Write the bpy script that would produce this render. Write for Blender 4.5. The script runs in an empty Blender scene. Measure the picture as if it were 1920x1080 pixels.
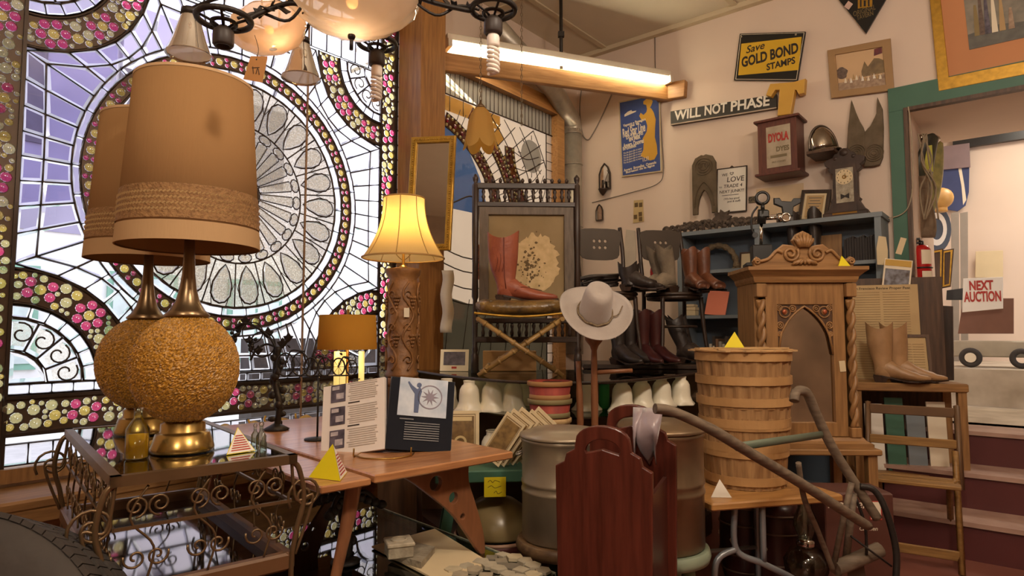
import bpy, math, random
from math import sin, cos, pi, radians as R, hypot, atan2, sqrt
from mathutils import Vector as V, Matrix, noise
random.seed(7)
SC = bpy.context.scene
COL = SC.collection
# ---------------------------------------------------------------- camera
F, CH, PIT = 1200.0, 1.2, R(4.0)
cam = bpy.data.objects.new('camera', bpy.data.cameras.new('camera'))
COL.objects.link(cam)
cam.data.sensor_width = 36.0
cam.data.lens = 36.0 * F / 1920
cam.data.clip_start = 0.05
cam.location = (0, 0, CH)
cam.rotation_euler = (pi / 2 + PIT, 0, 0)
SC.camera = cam
# ---------------------------------------------------------------- world, exposure
SC.view_settings.view_transform = 'Standard'
SC.view_settings.look = 'None'
SC.view_settings.gamma = 1
SC.view_settings.use_curve_mapping = False
SC.view_settings.exposure = 0.0
W = bpy.data.worlds.new('sky'); SC.world = W; W.use_nodes = True
wn = W.node_tree
bgn = wn.nodes['Background']
tcw = wn.nodes.new('ShaderNodeTexCoord'); sepw = wn.nodes.new('ShaderNodeSeparateXYZ')
rmpw = wn.nodes.new('ShaderNodeValToRGB')
wn.links.new(tcw.outputs['Generated'], sepw.inputs[0]); wn.links.new(sepw.outputs['Z'], rmpw.inputs[0])
rmpw.color_ramp.elements[0].position = 0.0; rmpw.color_ramp.elements[0].color = (0.86, 0.80, 0.76, 1)
rmpw.color_ramp.elements[1].position = 0.6; rmpw.color_ramp.elements[1].color = (0.80, 0.86, 1.0, 1)
wn.links.new(rmpw.outputs[0], bgn.inputs[0])
bgn.inputs[1].default_value = 3.2
SC.cycles.max_bounces = 10
SC.cycles.transparent_max_bounces = 24
SC.cycles.sample_clamp_indirect = 4.0

def lamp(name, kind, loc, energy, col, size=0.1, rot=(0, 0, 0), size_y=None):
    l = bpy.data.lights.new(name, kind); l.energy = energy; l.color = col
    if kind == 'AREA':
        l.size = size
        if size_y: l.shape = 'RECTANGLE'; l.size_y = size_y
    elif kind == 'SUN': l.angle = size
    else: l.shadow_soft_size = size
    o = bpy.data.objects.new(name, l); COL.objects.link(o); o.location = loc; o.rotation_euler = rot
    return o
WARM = (1.0, 0.76, 0.52)
# unseen fill lights added over and behind the camera to brighten the room
lamp('room_fill_light', 'POINT', (1.0, 0.5, 3.1), 135, (1.0, 0.83, 0.66), .16)
lamp('room_fill_light', 'POINT', (-0.7, -0.9, 2.9), 110, (1.0, 0.83, 0.66), .16)
lamp('room_fill_light', 'POINT', (2.3, 1.6, 3.1), 40, (1.0, 0.85, 0.70), .16)
# ---------------------------------------------------------------- pixel helpers and wall frames
def at(px, py, Y):
    dx, dz = (px - 960) / F, (540 - py) / F
    d = V((dx, cos(PIT) - dz * sin(PIT), sin(PIT) + dz * cos(PIT)))
    return V((0, 0, CH)) + d * (Y / d.y)
def onz(px, py, z):
    dx, dz = (px - 960) / F, (540 - py) / F
    d = V((dx, cos(PIT) - dz * sin(PIT), sin(PIT) + dz * cos(PIT)))
    return V((0, 0, CH)) + d * ((z - CH) / d.z)
A = R(39.4)
CX, CY, CEIL = 0.646, 6.2, 3.92
U = V((cos(A), -sin(A), 0)); NB = V((-sin(A), -cos(A), 0))      # back wall: right, out
D = V((sin(A), cos(A), 0)); NW = V((cos(A), -sin(A), 0))        # window wall: right, out
RB, RW = -A, pi / 2 - A
C0 = V((CX, CY, 0))
def _hit(px, py, n, off):
    dx, dz = (px - 960) / F, (540 - py) / F
    d = V((dx, cos(PIT) - dz * sin(PIT), sin(PIT) + dz * cos(PIT))); o = V((0, 0, CH))
    return o + d * (((C0 + n * off) - o).dot(n) / d.dot(n))
def bw(px, py, off=0.0):                     # -> (t, z) on the back wall
    p = _hit(px, py, NB, off); return (p - C0).dot(U), p.z
def BP(t, z, off=0.0):
    p = C0 + U * t + NB * off; return V((p.x, p.y, z))
def ww(px, py, off=0.0):
    p = _hit(px, py, NW, off); return (p - C0).dot(D), p.z
def WP(t, z, off=0.0):
    p = C0 + D * t + NW * off; return V((p.x, p.y, z))
# ---------------------------------------------------------------- materials
def c(h):
    v = [int(h[i:i + 2], 16) / 255 for i in (0, 2, 4)]
    return tuple((x / 12.92 if x <= .04045 else ((x + .055) / 1.055) ** 2.4) for x in v) + (1,)
MATS = {}
def _base(name):
    m = bpy.data.materials.new(name); m.use_nodes = True; MATS[name] = m
    nt = m.node_tree; b = nt.nodes['Principled BSDF']
    return m, nt, b
def M(name, col=None, rough=.5, metal=0., var=.18, vs=6., bump=0., bs=60., stretch=None, col2=None, emis=0, ecol=None,
      spec=.5, wave=None, sheen=0, trans=0, coat=0, detail=3.):
    if name in MATS: return MATS[name]
    m, nt, b = _base(name)
    b.inputs['Roughness'].default_value = rough; b.inputs['Metallic'].default_value = metal
    b.inputs['Specular IOR Level'].default_value = spec
    if coat: b.inputs['Coat Weight'].default_value = coat; b.inputs['Coat Roughness'].default_value = .15
    if sheen: b.inputs['Sheen Weight'].default_value = sheen
    if trans: b.inputs['Transmission Weight'].default_value = trans
    ca = c(col); cb = c(col2) if col2 else tuple(x * (1 - var) for x in ca[:3]) + (1,)
    tc = nt.nodes.new('ShaderNodeTexCoord'); mp = nt.nodes.new('ShaderNodeMapping')
    nt.links.new(tc.outputs['Object'], mp.inputs[0])
    if stretch: mp.inputs['Scale'].default_value = stretch
    if wave:
        tx = nt.nodes.new('ShaderNodeTexWave'); tx.inputs['Scale'].default_value = wave
        tx.inputs['Distortion'].default_value = 6; tx.inputs['Detail'].default_value = 3; fac = tx.outputs['Fac']
    else:
        tx = nt.nodes.new('ShaderNodeTexNoise'); tx.inputs['Scale'].default_value = vs
        tx.inputs['Detail'].default_value = detail; fac = tx.outputs['Fac']
    nt.links.new(mp.outputs[0], tx.inputs['Vector'])
    rp = nt.nodes.new('ShaderNodeValToRGB'); rp.color_ramp.elements[0].position = .3; rp.color_ramp.elements[1].position = .7
    rp.color_ramp.elements[0].color = ca; rp.color_ramp.elements[1].color = cb
    nt.links.new(fac, rp.inputs[0]); nt.links.new(rp.outputs[0], b.inputs['Base Color'])
    if bump:
        n2 = nt.nodes.new('ShaderNodeTexNoise'); n2.inputs['Scale'].default_value = bs
        nt.links.new(mp.outputs[0], n2.inputs['Vector'])
        bp = nt.nodes.new('ShaderNodeBump'); bp.inputs['Strength'].default_value = bump; bp.inputs['Distance'].default_value = .01
        nt.links.new(n2.outputs['Fac'], bp.inputs['Height']); nt.links.new(bp.outputs[0], b.inputs['Normal'])
    if emis:
        b.inputs['Emission Strength'].default_value = emis; b.inputs['Emission Color'].default_value = c(ecol or col)
    return m
def wood(name, c1, c2, axis='x', rough=.45, sc=1., coat=0):
    s = {'x': (1.2, 14, 14), 'y': (14, 1.2, 14), 'z': (14, 14, 1.2)}[axis]
    return M(name, c1, rough, col2=c2, vs=4 * sc, stretch=s, bump=.12, bs=5, coat=coat, detail=5)
def glass(name, col='ffffff', gloss=.12, rough=.02, bump=0., bs=40., white=0., wcol=None, tint=1.):
    if name in MATS: return MATS[name]
    m, nt, b = _base(name); nt.nodes.remove(b)
    out = nt.nodes['Material Output']
    tr = nt.nodes.new('ShaderNodeBsdfTransparent'); tr.inputs[0].default_value = c(col)
    gl = nt.nodes.new('ShaderNodeBsdfGlossy'); gl.inputs['Roughness'].default_value = rough
    fr = nt.nodes.new('ShaderNodeLayerWeight'); fr.inputs[0].default_value = .35
    mu = nt.nodes.new('ShaderNodeMath'); mu.operation = 'MULTIPLY_ADD'; mu.inputs[1].default_value = .8; mu.inputs[2].default_value = gloss * .4
    nt.links.new(fr.outputs['Fresnel'], mu.inputs[0])
    mx = nt.nodes.new('ShaderNodeMixShader'); nt.links.new(mu.outputs[0], mx.inputs[0])
    if white:
        tl = nt.nodes.new('ShaderNodeBsdfTranslucent'); tl.inputs[0].default_value = c(wcol or col)
        df = nt.nodes.new('ShaderNodeBsdfDiffuse'); df.inputs[0].default_value = c(wcol or col)
        m1 = nt.nodes.new('ShaderNodeMixShader'); m1.inputs[0].default_value = .35
        nt.links.new(tl.outputs[0], m1.inputs[1]); nt.links.new(df.outputs[0], m1.inputs[2])
        m2 = nt.nodes.new('ShaderNodeMixShader'); m2.inputs[0].default_value = white
        nt.links.new(tr.outputs[0], m2.inputs[1]); nt.links.new(m1.outputs[0], m2.inputs[2])
        nt.links.new(m2.outputs[0], mx.inputs[1])
        if bump:
            tc = nt.nodes.new('ShaderNodeTexCoord'); vo = nt.nodes.new('ShaderNodeTexVoronoi'); vo.inputs['Scale'].default_value = bs
            nt.links.new(tc.outputs['Object'], vo.inputs['Vector'])
            mr = nt.nodes.new('ShaderNodeMapRange'); mr.inputs[1].default_value = .15; mr.inputs[2].default_value = .75
            mr.inputs[3].default_value = white * 1.5 if white < .6 else 1; mr.inputs[4].default_value = white * .35
            nt.links.new(vo.outputs['Distance'], mr.inputs[0]); nt.links.new(mr.outputs[0], m2.inputs[0])
    else: nt.links.new(tr.outputs[0], mx.inputs[1])
    nt.links.new(gl.outputs[0], mx.inputs[2]); nt.links.new(mx.outputs[0], out.inputs[0])
    return m
def refr(name, col='ffffff', ior=1.4, rough=.03, transl=.25, tcol=None, gloss=.1):
    if name in MATS: return MATS[name]
    m, nt, b = _base(name); nt.nodes.remove(b); out = nt.nodes['Material Output']
    r = nt.nodes.new('ShaderNodeBsdfRefraction'); r.inputs[0].default_value = c(col); r.inputs['IOR'].default_value = ior; r.inputs['Roughness'].default_value = rough
    t = nt.nodes.new('ShaderNodeBsdfTranslucent'); t.inputs[0].default_value = c(tcol or col)
    g = nt.nodes.new('ShaderNodeBsdfGlossy'); g.inputs['Roughness'].default_value = .06
    x1 = nt.nodes.new('ShaderNodeMixShader'); x1.inputs[0].default_value = transl
    x2 = nt.nodes.new('ShaderNodeMixShader'); x2.inputs[0].default_value = gloss
    nt.links.new(r.outputs[0], x1.inputs[1]); nt.links.new(t.outputs[0], x1.inputs[2])
    nt.links.new(x1.outputs[0], x2.inputs[1]); nt.links.new(g.outputs[0], x2.inputs[2]); nt.links.new(x2.outputs[0], out.inputs[0])
    return m
def shade_mat(name, col, transl=.6, tcol=None):
    if name in MATS: return MATS[name]
    m, nt, b = _base(name); nt.nodes.remove(b); out = nt.nodes['Material Output']
    d = nt.nodes.new('ShaderNodeBsdfDiffuse'); d.inputs[0].default_value = c(col)
    t = nt.nodes.new('ShaderNodeBsdfTranslucent'); t.inputs[0].default_value = c(tcol or col)
    tc = nt.nodes.new('ShaderNodeTexCoord'); mp = nt.nodes.new('ShaderNodeMapping'); mp.inputs['Scale'].default_value = (1, 1, .15)
    no = nt.nodes.new('ShaderNodeTexNoise'); no.inputs['Scale'].default_value = 120
    nt.links.new(tc.outputs['Object'], mp.inputs[0]); nt.links.new(mp.outputs[0], no.inputs['Vector'])
    bp = nt.nodes.new('ShaderNodeBump'); bp.inputs['Strength'].default_value = .2; bp.inputs['Distance'].default_value = .003
    nt.links.new(no.outputs['Fac'], bp.inputs['Height']); nt.links.new(bp.outputs[0], d.inputs['Normal'])
    x = nt.nodes.new('ShaderNodeMixShader'); x.inputs[0].default_value = transl
    nt.links.new(d.outputs[0], x.inputs[1]); nt.links.new(t.outputs[0], x.inputs[2]); nt.links.new(x.outputs[0], out.inputs[0])
    return m
# ---------------------------------------------------------------- mesh builder
def crv(pts, n=8, closed=False):
    P = [V(p) for p in pts]; m = len(P); out = []
    rng = range(m if closed else m - 1)
    for i in rng:
        if closed: p0, p1, p2, p3 = P[(i - 1) % m], P[i], P[(i + 1) % m], P[(i + 2) % m]
        else: p0, p1, p2, p3 = P[max(i - 1, 0)], P[i], P[i + 1], P[min(i + 2, m - 1)]
        for k in range(n):
            t = k / n
            out.append(.5 * ((2 * p1) + (p2 - p0) * t + (2 * p0 - 5 * p1 + 4 * p2 - p3) * t * t + (3 * p1 - p0 - 3 * p2 + p3) * t ** 3))
    if not closed: out.append(P[-1].copy())
    return out
def spiral(cx, cz, r0, r1, a0, a1, n=24, y=0.):
    return [V((cx + (r0 + (r1 - r0) * i / n) * cos(a0 + (a1 - a0) * i / n), y, cz + (r0 + (r1 - r0) * i / n) * sin(a0 + (a1 - a0) * i / n))) for i in range(n + 1)]
def circ(cx, cz, r, n=24, a0=0., a1=2 * pi, y=0., sx=1.):
    full = abs(a1 - a0 - 2 * pi) < 1e-6
    return [V((cx + sx * r * cos(a0 + (a1 - a0) * i / n), y, cz + r * sin(a0 + (a1 - a0) * i / n))) for i in range(n if full else n + 1)]
TMPC = [0]
class MB:
    def __init__(s): s.v = []; s.f = []; s.s = []
    def add(s, vs, fs, m=None, smooth=False):
        b = len(s.v)
        s.v += [tuple(m @ V(p)) if m is not None else tuple(p) for p in vs]
        s.f += [tuple(i + b for i in f) for f in fs]; s.s += [smooth] * len(fs)
        return s
    def box(s, cx, cy, cz, sx, sy, sz, m=None, bev=0.):
        x, y, z = sx / 2, sy / 2, sz / 2
        if bev <= 0:
            vs = [(cx + a * x, cy + b * y, cz + d * z) for a in (-1, 1) for b in (-1, 1) for d in (-1, 1)]
            return s.add(vs, [(0, 1, 3, 2), (4, 6, 7, 5), (0, 4, 5, 1), (2, 3, 7, 6), (0, 2, 6, 4), (1, 5, 7, 3)], m)
        e = min(bev, x * .9, y * .9, z * .9)
        rings = []
        for (zz, q) in ((-z, e), (-z + e, 0), (z - e, 0), (z, e)):
            X, Y, E = x - q, y - q, e * .6
            rings.append([(cx + a, cy + b, cz + zz) for a, b in ((-X + E, -Y), (X - E, -Y), (X, -Y + E), (X, Y - E), (X - E, Y), (-X + E, Y), (-X, Y - E), (-X, -Y + E))])
        return s.loft(rings, True, m, False)
    def loft(s, rings, caps=True, m=None, smooth=True, closed=False):
        n = len(rings[0]); vs = [p for r in rings for p in r]; fs = []
        L = len(rings)
        for i in range(L if closed else L - 1):
            a, b = i * n, ((i + 1) % L) * n
            for j in range(n):
                k = (j + 1) % n; fs.append((a + j, a + k, b + k, b + j))
        s.add(vs, fs, m, smooth)
        if caps and not closed:
            b0 = len(s.v) - len(vs)
            s.f.append(tuple(b0 + j for j in range(n))[::-1]); s.s.append(False)
            s.f.append(tuple(b0 + (L - 1) * n + j for j in range(n))); s.s.append(False)
        return s
    def cyl(s, p0, p1, r0, r1=None, n=12, m=None, caps=True):
        return s.tube([p0, p1], [r0, r0 if r1 is None else r1], n, m=m, caps=caps)
    def tube(s, pts, r, n=8, closed=False, m=None, caps=True, flat=None):
        P = [V(p) for p in pts]; L = len(P); rings = []
        rad = r if isinstance(r, (list, tuple)) else [r] * L
        prev = None
        for i in range(L):
            if closed: d = P[(i + 1) % L] - P[i - 1]
            else: d = P[min(i + 1, L - 1)] - P[max(i - 1, 0)]
            if d.length < 1e-9: d = V((0, 0, 1))
            d.normalize()
            if prev is None:
                a = V((0, 0, 1)) if abs(d.z) < .9 else V((1, 0, 0))
                prev = (a - d * a.dot(d)).normalized()
            else:
                q = prev - d * prev.dot(d)
                prev = q.normalized() if q.length > 1e-6 else prev
            o = d.cross(prev)
            f = flat or 1.
            rings.append([P[i] + prev * (rad[i] * cos(2 * pi * j / n)) + o * (rad[i] * f * sin(2 * pi * j / n)) for j in range(n)])
        return s.loft(rings, caps, m, True, closed)
    def lathe(s, prof, n=24, m=None, caps=True, wob=None, sx=1., sy=1., o=(0, 0, 0)):
        rings = []
        for (r, z) in prof:
            rings.append([(o[0] + sx * r * (1 + (wob(2 * pi * j / n, z) if wob else 0)) * cos(2 * pi * j / n),
                           o[1] + sy * r * (1 + (wob(2 * pi * j / n, z) if wob else 0)) * sin(2 * pi * j / n), o[2] + z) for j in range(n)])
        return s.loft(rings, caps, m, True)
    def sphere(s, cx, cy, cz, rx, ry=None, rz=None, n=12, k=8, m=None):
        ry = rx if ry is None else ry; rz = rx if rz is None else rz
        return s.loft([[(cx + rx * sin(pi * (i + .02) / (k + .04)) * cos(2 * pi * j / n), cy + ry * sin(pi * (i + .02) / (k + .04)) * sin(2 * pi * j / n), cz - rz * cos(pi * (i + .02) / (k + .04))) for j in range(n)] for i in range(k + 1)], True, m)
    def torus(s, c0, R0, r, n=28, k=8, m=None, axis='z'):
        ax = {'z': lambda a: V((cos(a), sin(a), 0)), 'y': lambda a: V((cos(a), 0, sin(a))), 'x': lambda a: V((0, cos(a), sin(a)))}[axis]
        return s.tube([V(c0) + ax(2 * pi * i / n) * R0 for i in range(n)], r, k, True, m)
    def quad(s, x0, z0, x1, z1, y, m=None):
        return s.add([(x0, y, z0), (x1, y, z0), (x1, y, z1), (x0, y, z1)], [(0, 1, 2, 3)], m)
    def _curve(s, cu, m, flip=True):
        o = bpy.data.objects.new('t', cu)
        me = bpy.data.meshes.new_from_object(o)
        vs = [(p.co.x, -p.co.z, p.co.y) for p in me.vertices]; fs = [tuple(f.vertices) for f in me.polygons]
        bpy.data.objects.remove(o); bpy.data.meshes.remove(me); bpy.data.curves.remove(cu)
        return s.add(vs, fs, m)
    def plate(s, outlines, th, y=0., bev=0., m=None):
        """flat shape in the x-z plane with holes; th thick, centred on y"""
        cu = bpy.data.curves.new('t', 'CURVE'); cu.dimensions = '2D'; cu.fill_mode = 'BOTH'; cu.extrude = max(th / 2 - bev, .0002); cu.bevel_depth = bev; cu.bevel_resolution = 1
        for ol in outlines:
            sp = cu.splines.new('POLY'); sp.points.add(len(ol) - 1); sp.use_cyclic_u = True
            for p, q in zip(sp.points, ol):
                p.co = (q[0], q[2] if len(q) == 3 else q[1], 0, 1)
        mm = Matrix.Translation((0, y, 0)); mm = m @ mm if m is not None else mm
        return s._curve(cu, mm)
    def text(s, t, x, z, size, y=0., align='CENTER', bold=0., ext=.001, sx=1., shear=0., m=None, sp=1.):
        cu = bpy.data.curves.new('t', 'FONT'); cu.body = t; cu.size = size; cu.align_x = align; cu.align_y = 'CENTER'; cu.resolution_u = 3
        cu.extrude = ext; cu.offset = bold; cu.shear = shear; cu.space_character = sp
        mm = Matrix.Translation((x, y, z)) @ Matrix.Diagonal((sx, 1, 1, 1)); mm = m @ mm if m is not None else mm
        return s._curve(cu, mm)
    def mesh(s, name):
        me = bpy.data.meshes.new(name); me.from_pydata(s.v, [], s.f)
        me.polygons.foreach_set('use_smooth', s.s); me.update(); return me
def O(name, mb, mat, parent=None, loc=None, rot=None, rec=True):
    o = bpy.data.objects.new(name, mb if isinstance(mb, bpy.types.Mesh) else mb.mesh(name)); COL.objects.link(o)
    if isinstance(mat, str): mat = MATS[mat]
    if not o.data.materials: o.data.materials.append(mat)
    if parent: o.parent = parent
    if loc is not None: o.location = loc
    if rot is not None: o.rotation_euler = rot if isinstance(rot, (tuple, list)) else (0, 0, rot)
    return o
def recalc(mb):      # consistent outward normals
    import bmesh
    me = mb.mesh('t'); b = bmesh.new(); b.from_mesh(me); bmesh.ops.recalc_face_normals(b, faces=b.faces); b.to_mesh(me); b.free()
    return me
def tag(o, label, cat, group=None):
    o['label'] = label; o['category'] = cat
    if group: o['group'] = group
    return o
def T(name, label, cat, loc=(0, 0, 0), rz=0., group=None):
    o = bpy.data.objects.new(name, None); COL.objects.link(o); o.empty_display_size = .05
    o.location = loc; o.rotation_euler = rz if isinstance(rz, (tuple, list)) else (0, 0, rz)
    return tag(o, label, cat, group)
def S(name, label, cat, mb, mat, loc=(0, 0, 0), rz=0., group=None):
    o = O(name, mb, mat, None, loc, rz); return tag(o, label, cat, group)
def ST(name, mb, mat, loc=None, rot=None, parent=None):
    o = O(name, mb, mat, parent, loc, rot)
    if not parent: o['kind'] = 'structure'
    return o
def kids(o): return [x for x in bpy.data.objects if x.parent == o]
def dup(root, loc, rz=None, label=None, sc=None):
    r = root.copy(); COL.objects.link(r); r.location = loc
    if rz is not None: r.rotation_euler = rz if isinstance(rz, (tuple, list)) else (0, 0, rz)
    if label: r['label'] = label
    if sc: r.scale = (sc, sc, sc)
    for ch in kids(root):
        d = ch.copy(); COL.objects.link(d); d.parent = r
        for g in kids(ch):
            e = g.copy(); COL.objects.link(e); e.parent = d
    return r
def rotm(ax, a): return Matrix.Rotation(a, 4, ax)
def tr(x, y, z): return Matrix.Translation((x, y, z))
# ---------------------------------------------------------------- material palette
M('wall_paint', 'dfcbba', .8, var=.06, vs=2, bump=.06, bs=14)
M('ceiling_paint', 'd8cbb4', .85, var=.06, vs=3)
M('floor_paint', '8f5a4b', .3, col2='74453a', vs=3, bump=.05, bs=6)
wood('post_wood', 'a8763f', '875a2f', 'z')
wood('beam_wood', 'b98a55', '95683a', 'x')
wood('oak', 'a37a4c', '7f5c38', 'z'); wood('oak_x', 'a37a4c', '7f5c38', 'x')
wood('table_wood', 'bf8a5c', '986540', 'x', .28, coat=.3)
wood('dark_wood', '3d2b20', '261a13', 'z', .4); wood('dark_wood_x', '3d2b20', '261a13', 'x', .4)
wood('maroon_wood', '5f2a1e', '43190f', 'z', .33, coat=.2)
wood('walnut', '5d4330', '3e2b1f', 'z', .5)
wood('chair_wood', 'a07a45', '7b5930', 'x', .5)
wood('pale_slat', 'c9a878', 'a78357', 'x', .7)
wood('grey_wood', '7c6c5a', '57493b', 'x', .7)
M('black_iron', '2b2522', .5, .3, bump=.2, bs=80)
M('bronze', '7d664a', .38, .7, vs=14)
M('brass', 'b08a4a', .28, .9, vs=10)
M('gold_leaf', 'c79a3c', .38, .6, var=.3, vs=30)
M('chrome', 'd8d4cc', .1, 1.)
M('steel', '9a958c', .35, .8)
M('galv', 'b5ada0', .35, .55, var=.2, vs=20)
M('paper', 'e8dcc4', .8, var=.05); M('cream_paper', 'd9c6a0', .8, var=.08)
M('white_paint', 'ece6da', .6, var=.04)
M('ink', '2a221f', .7); M('ink_grey', '6f655d', .8)
M('black_enamel', '1c1b1a', .35); M('yellow_enamel', 'd8ae2c', .4, var=.05)
M('pyramid_yellow', 'e6d416', .6, var=.04)
M('red_print', 'b3342a', .6); M('blue_print', '3a4f8e', .65, var=.12, vs=20)
M('bluegrey_paint', '7b858c', .55, var=.1, vs=4)
M('green_paint', '3f6a57', .5, var=.12, vs=5)
M('plastic_black', '1d1b1b', .4)
M('cfl', 'f4e9de', .4, var=.02)
M('red_gloss', 'b01c1c', .25, var=.1)
glass('clear_glass', 'fbfbf6'); glass('case_glass', 'e4ece2', gloss=.2)
M('mirror', 'cfcac2', .04, 1., var=.02); M('dark_mirror', '8c8680', .05, 1., var=.1, vs=3)
M('milk_glass', 'efe6cf', .3, var=.03)
# ---------------------------------------------------------------- structure: floor, walls, ceiling
EXT = -10.0
# the floor stops at the window wall
fl = MB().add([WP(0, 0), WP(-9.1, 0), WP(-9.1, 0, 6.1), WP(0, 0, 6.1)], [(0, 1, 2, 3)])
ST('floor', fl, 'floor_paint')
# back wall with doorway opening
tdl, ztop = bw(1703, 205); tdl2 = tdl + 1.35; zsill = .60
tw = MB()
def wallbox(mb, t0, t1, z0, z1, th=.12):
    mb.box((t0 + t1) / 2, th / 2, (z0 + z1) / 2, t1 - t0, th, z1 - z0)
wallbox(tw, 0, tdl, 0, CEIL); wallbox(tw, tdl, tdl2, ztop, CEIL); wallbox(tw, tdl, tdl2, 0, zsill); wallbox(tw, tdl2, 6, 0, CEIL)
ST('wall_back', tw, 'wall_paint', C0, RB)
# ceiling with flat panels and thin joints
cl = MB()
cl.box(3, -4.5, .03, 6.3, 9.4, .06)
ST('ceiling', cl, 'ceiling_paint', (C0.x, C0.y, CEIL), RB)
cb = MB()
for k in range(1, 5): cb.box(-1.0 + 3, -1.25 * k, -.006, 8, .05, .012)
for k in range(0, 6): cb.box(-1.2 + 1.25 * k + .3, -3.2, -.006, .05, 6.4, .012)
cb.box(3, -.03, -.02, 6, .06, .04)
ST('trim_1', cb, M('ceiling_batten', 'cdbd9f', .8, var=.05), (C0.x, C0.y, CEIL), RB)
# window wall: openings for both stained glass windows
X1a, X1b = -4.80, -2.20          # big window
Z1a, Z1b = 0.56, 3.40
X2a, X2b = -2.0, -.36
Z2a, Z2b = 0.75, 3.32
wl = MB()
def wb(x0, x1, z0, z1): wl.box((x0 + x1) / 2, .06, (z0 + z1) / 2, x1 - x0, .12, z1 - z0)
wb(-9, X1a, 0, CEIL); wb(X1a, X1b, 0, Z1a); wb(X1a, X1b, Z1b, CEIL); wb(X1b, X2a, 0, CEIL)
wb(X2a, X2b, 0, Z2a); wb(X2a, X2b, Z2b, CEIL); wb(X2b, 0.12, 0, CEIL)
ST('wall_left', wl, 'wall_paint', C0, RW)
ST('wall_right', MB().box(6.06, -5, CEIL / 2, .12, 10.2, CEIL), M('rear_paint', '9a8068', .8, col2='6e5a48', vs=1.5), C0, RB)
ST('wall_rear', MB().box(1, -9.1, CEIL / 2, 10.2, .12, CEIL), 'rear_paint', C0, RB)
# wooden display ledge under the window and wall panelling
ST('trim_7', MB().box(-3.2, -.17, .615, 1.25, .24, .14, bev=.006), 'oak_x', C0, RW)
sl = MB().box(-4.6, -.16, .52, 5.2, .34, .045, bev=.01).box(-4.6, -.31, .475, 5.2, .05, .05)
ST('trim_2', sl, 'oak_x', C0, RW)
pn = MB().box(-4.6, -.012, .235, 5.2, .02, .47)
for k in range(9): pn.box(-7 + .62 * k, -.03, .24, .06, .03, .46)
ST('trim_3', pn, 'beam_wood', C0, RW)
# wooden post and the beam to the back wall
pp = at(789, 400, 4.42)
ST('column_1', MB().box(0, 0, CEIL / 2, .235, .235, CEIL, bev=.008), 'post_wood', (pp.x, pp.y, 0), RB)
def beam(name, a, b, w, h, mat):
    a, b = V(a), V(b); d = b - a; L = d.length
    o = ST(name, MB().box(L / 2, 0, 0, L, w, h, bev=.006), mat, a, (0, -math.asin(d.z / L), atan2(d.y, d.x)))
    return o
b0, b1 = at(826, 116, 4.56), at(1275, 178, 5.62)
beam('beam_1', b0, b1, .05, .14, 'beam_wood')
tb, zb = bw(1262, 173)
S('wood_block', 'rough wooden block fixed to the wall below the end of the fluorescent tube', 'block', MB().box(0, -.03, 0, .27, .06, .15, bev=.006), 'beam_wood', BP(tb, zb), (0, R(5), RB))
# ---------------------------------------------------------------- street outside
gr = MB().add([WP(3, -.15, -.3), WP(-14, -.15, -.3), WP(-14, -.15, -16), WP(3, -.15, -16)], [(0, 1, 2, 3)])
ST('ground_street', gr, M('pavement', 'c9c4bd', .9))
fb = MB().box(-8, 0, 1.6, 26, .3, 3.4); fo = O('facade_wall', fb, M('facade_white', 'e6e6e2', .8, var=.08), None, WP(0, 0, -9.5), RW)
bt = T('street_building', 'pale building with green windows across the street, seen through the round window', 'building', WP(0, -.1, -9.5), RW)
fo.parent = bt; fo.location = (0, 0, 0); fo.rotation_euler = (0, 0, 0)
O('upper_wall', MB().box(2.1, -.02, 5.2, 6, .3, 4.4), M('facade_pale', 'dcd8de', .8, var=.15, vs=.8), bt)
O('upper_wall', MB().box(-11, -.03, 5.2, 20, .3, 4.4), M('facade_lavender', 'a09bb4', .8, var=.3, vs=.8), bt)  # darker half added so the left panes stay lavender instead of blowing out
for k in range(10):
    x = -18 + 2.2 * k
    O('window_frame', MB().box(x, -.17, 1.55, 1.2, .06, 1.7), M('facade_green', '7fae98', .6), bt)
    O('window_pane', MB().box(x - .27, -.21, 1.55, .48, .03, 1.5).box(x + .27, -.21, 1.55, .48, .03, 1.5), M('facade_pane', 'c7d6d2', .2), bt)
    O('upper_window', MB().box(x, -.19, 5.3, 1.1, .05, 1.7), M('facade_upper_pane', '55505f', .3), bt)
dk = T('street_wall', 'dark grey garden wall close outside the right half of the round window', 'wall', WP(-1.1, -.1, -1.7), RW)
O('wall_body', MB().box(-.2, 0, .6, 2.3, .2, 1.3), M('street_stone', '57504c', .9, var=.4, vs=7), dk)
# ================================================================ WINDOW 1 : jewelled rose window
LEAD = M('lead_came', '4a3e36', .45, .6)
CLEAR = glass('clear_pane', 'efeef6', gloss=.1)
LAV = glass('lavender_pane', 'c2bce0', gloss=.1)
BEV = refr('bevel_glass', 'fafaff', 1.22, .02, .3, gloss=.1)
PEB = glass('pebbled_pane', 'f6f4ee', gloss=.08, white=.42, wcol='ece6da', bump=1, bs=110)
JY = glass('jewel_amber', 'c9b05c', gloss=.4, rough=.08, white=.25, wcol='f2cc60'); JP = glass('jewel_pink', 'cc4676', gloss=.4, rough=.08, white=.25, wcol='e0486e')
JC = glass('jewel_champagne', 'c2b880', gloss=.4, rough=.08, white=.25, wcol='e8d9a4')
BACK = M('jewel_ground', '5c4838', .5, .3)
RX, RZ, H = -3.44, 1.98, 1.0
RC = .50
win = O('window_1', MB().box((X1a + X1b) / 2, .02, Z1a + .03, X1b - X1a, .10, .06).box((X1a + X1b) / 2, .02, Z1b - .03, X1b - X1a, .10, .06)
        .box(X1a + .03, .02, (Z1a + Z1b) / 2, .06, .10, Z1b - Z1a).box(X1b - .03, .02, (Z1a + Z1b) / 2, .06, .10, Z1b - Z1a), 'oak', None, C0, RW)
win['kind'] = 'structure'
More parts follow.
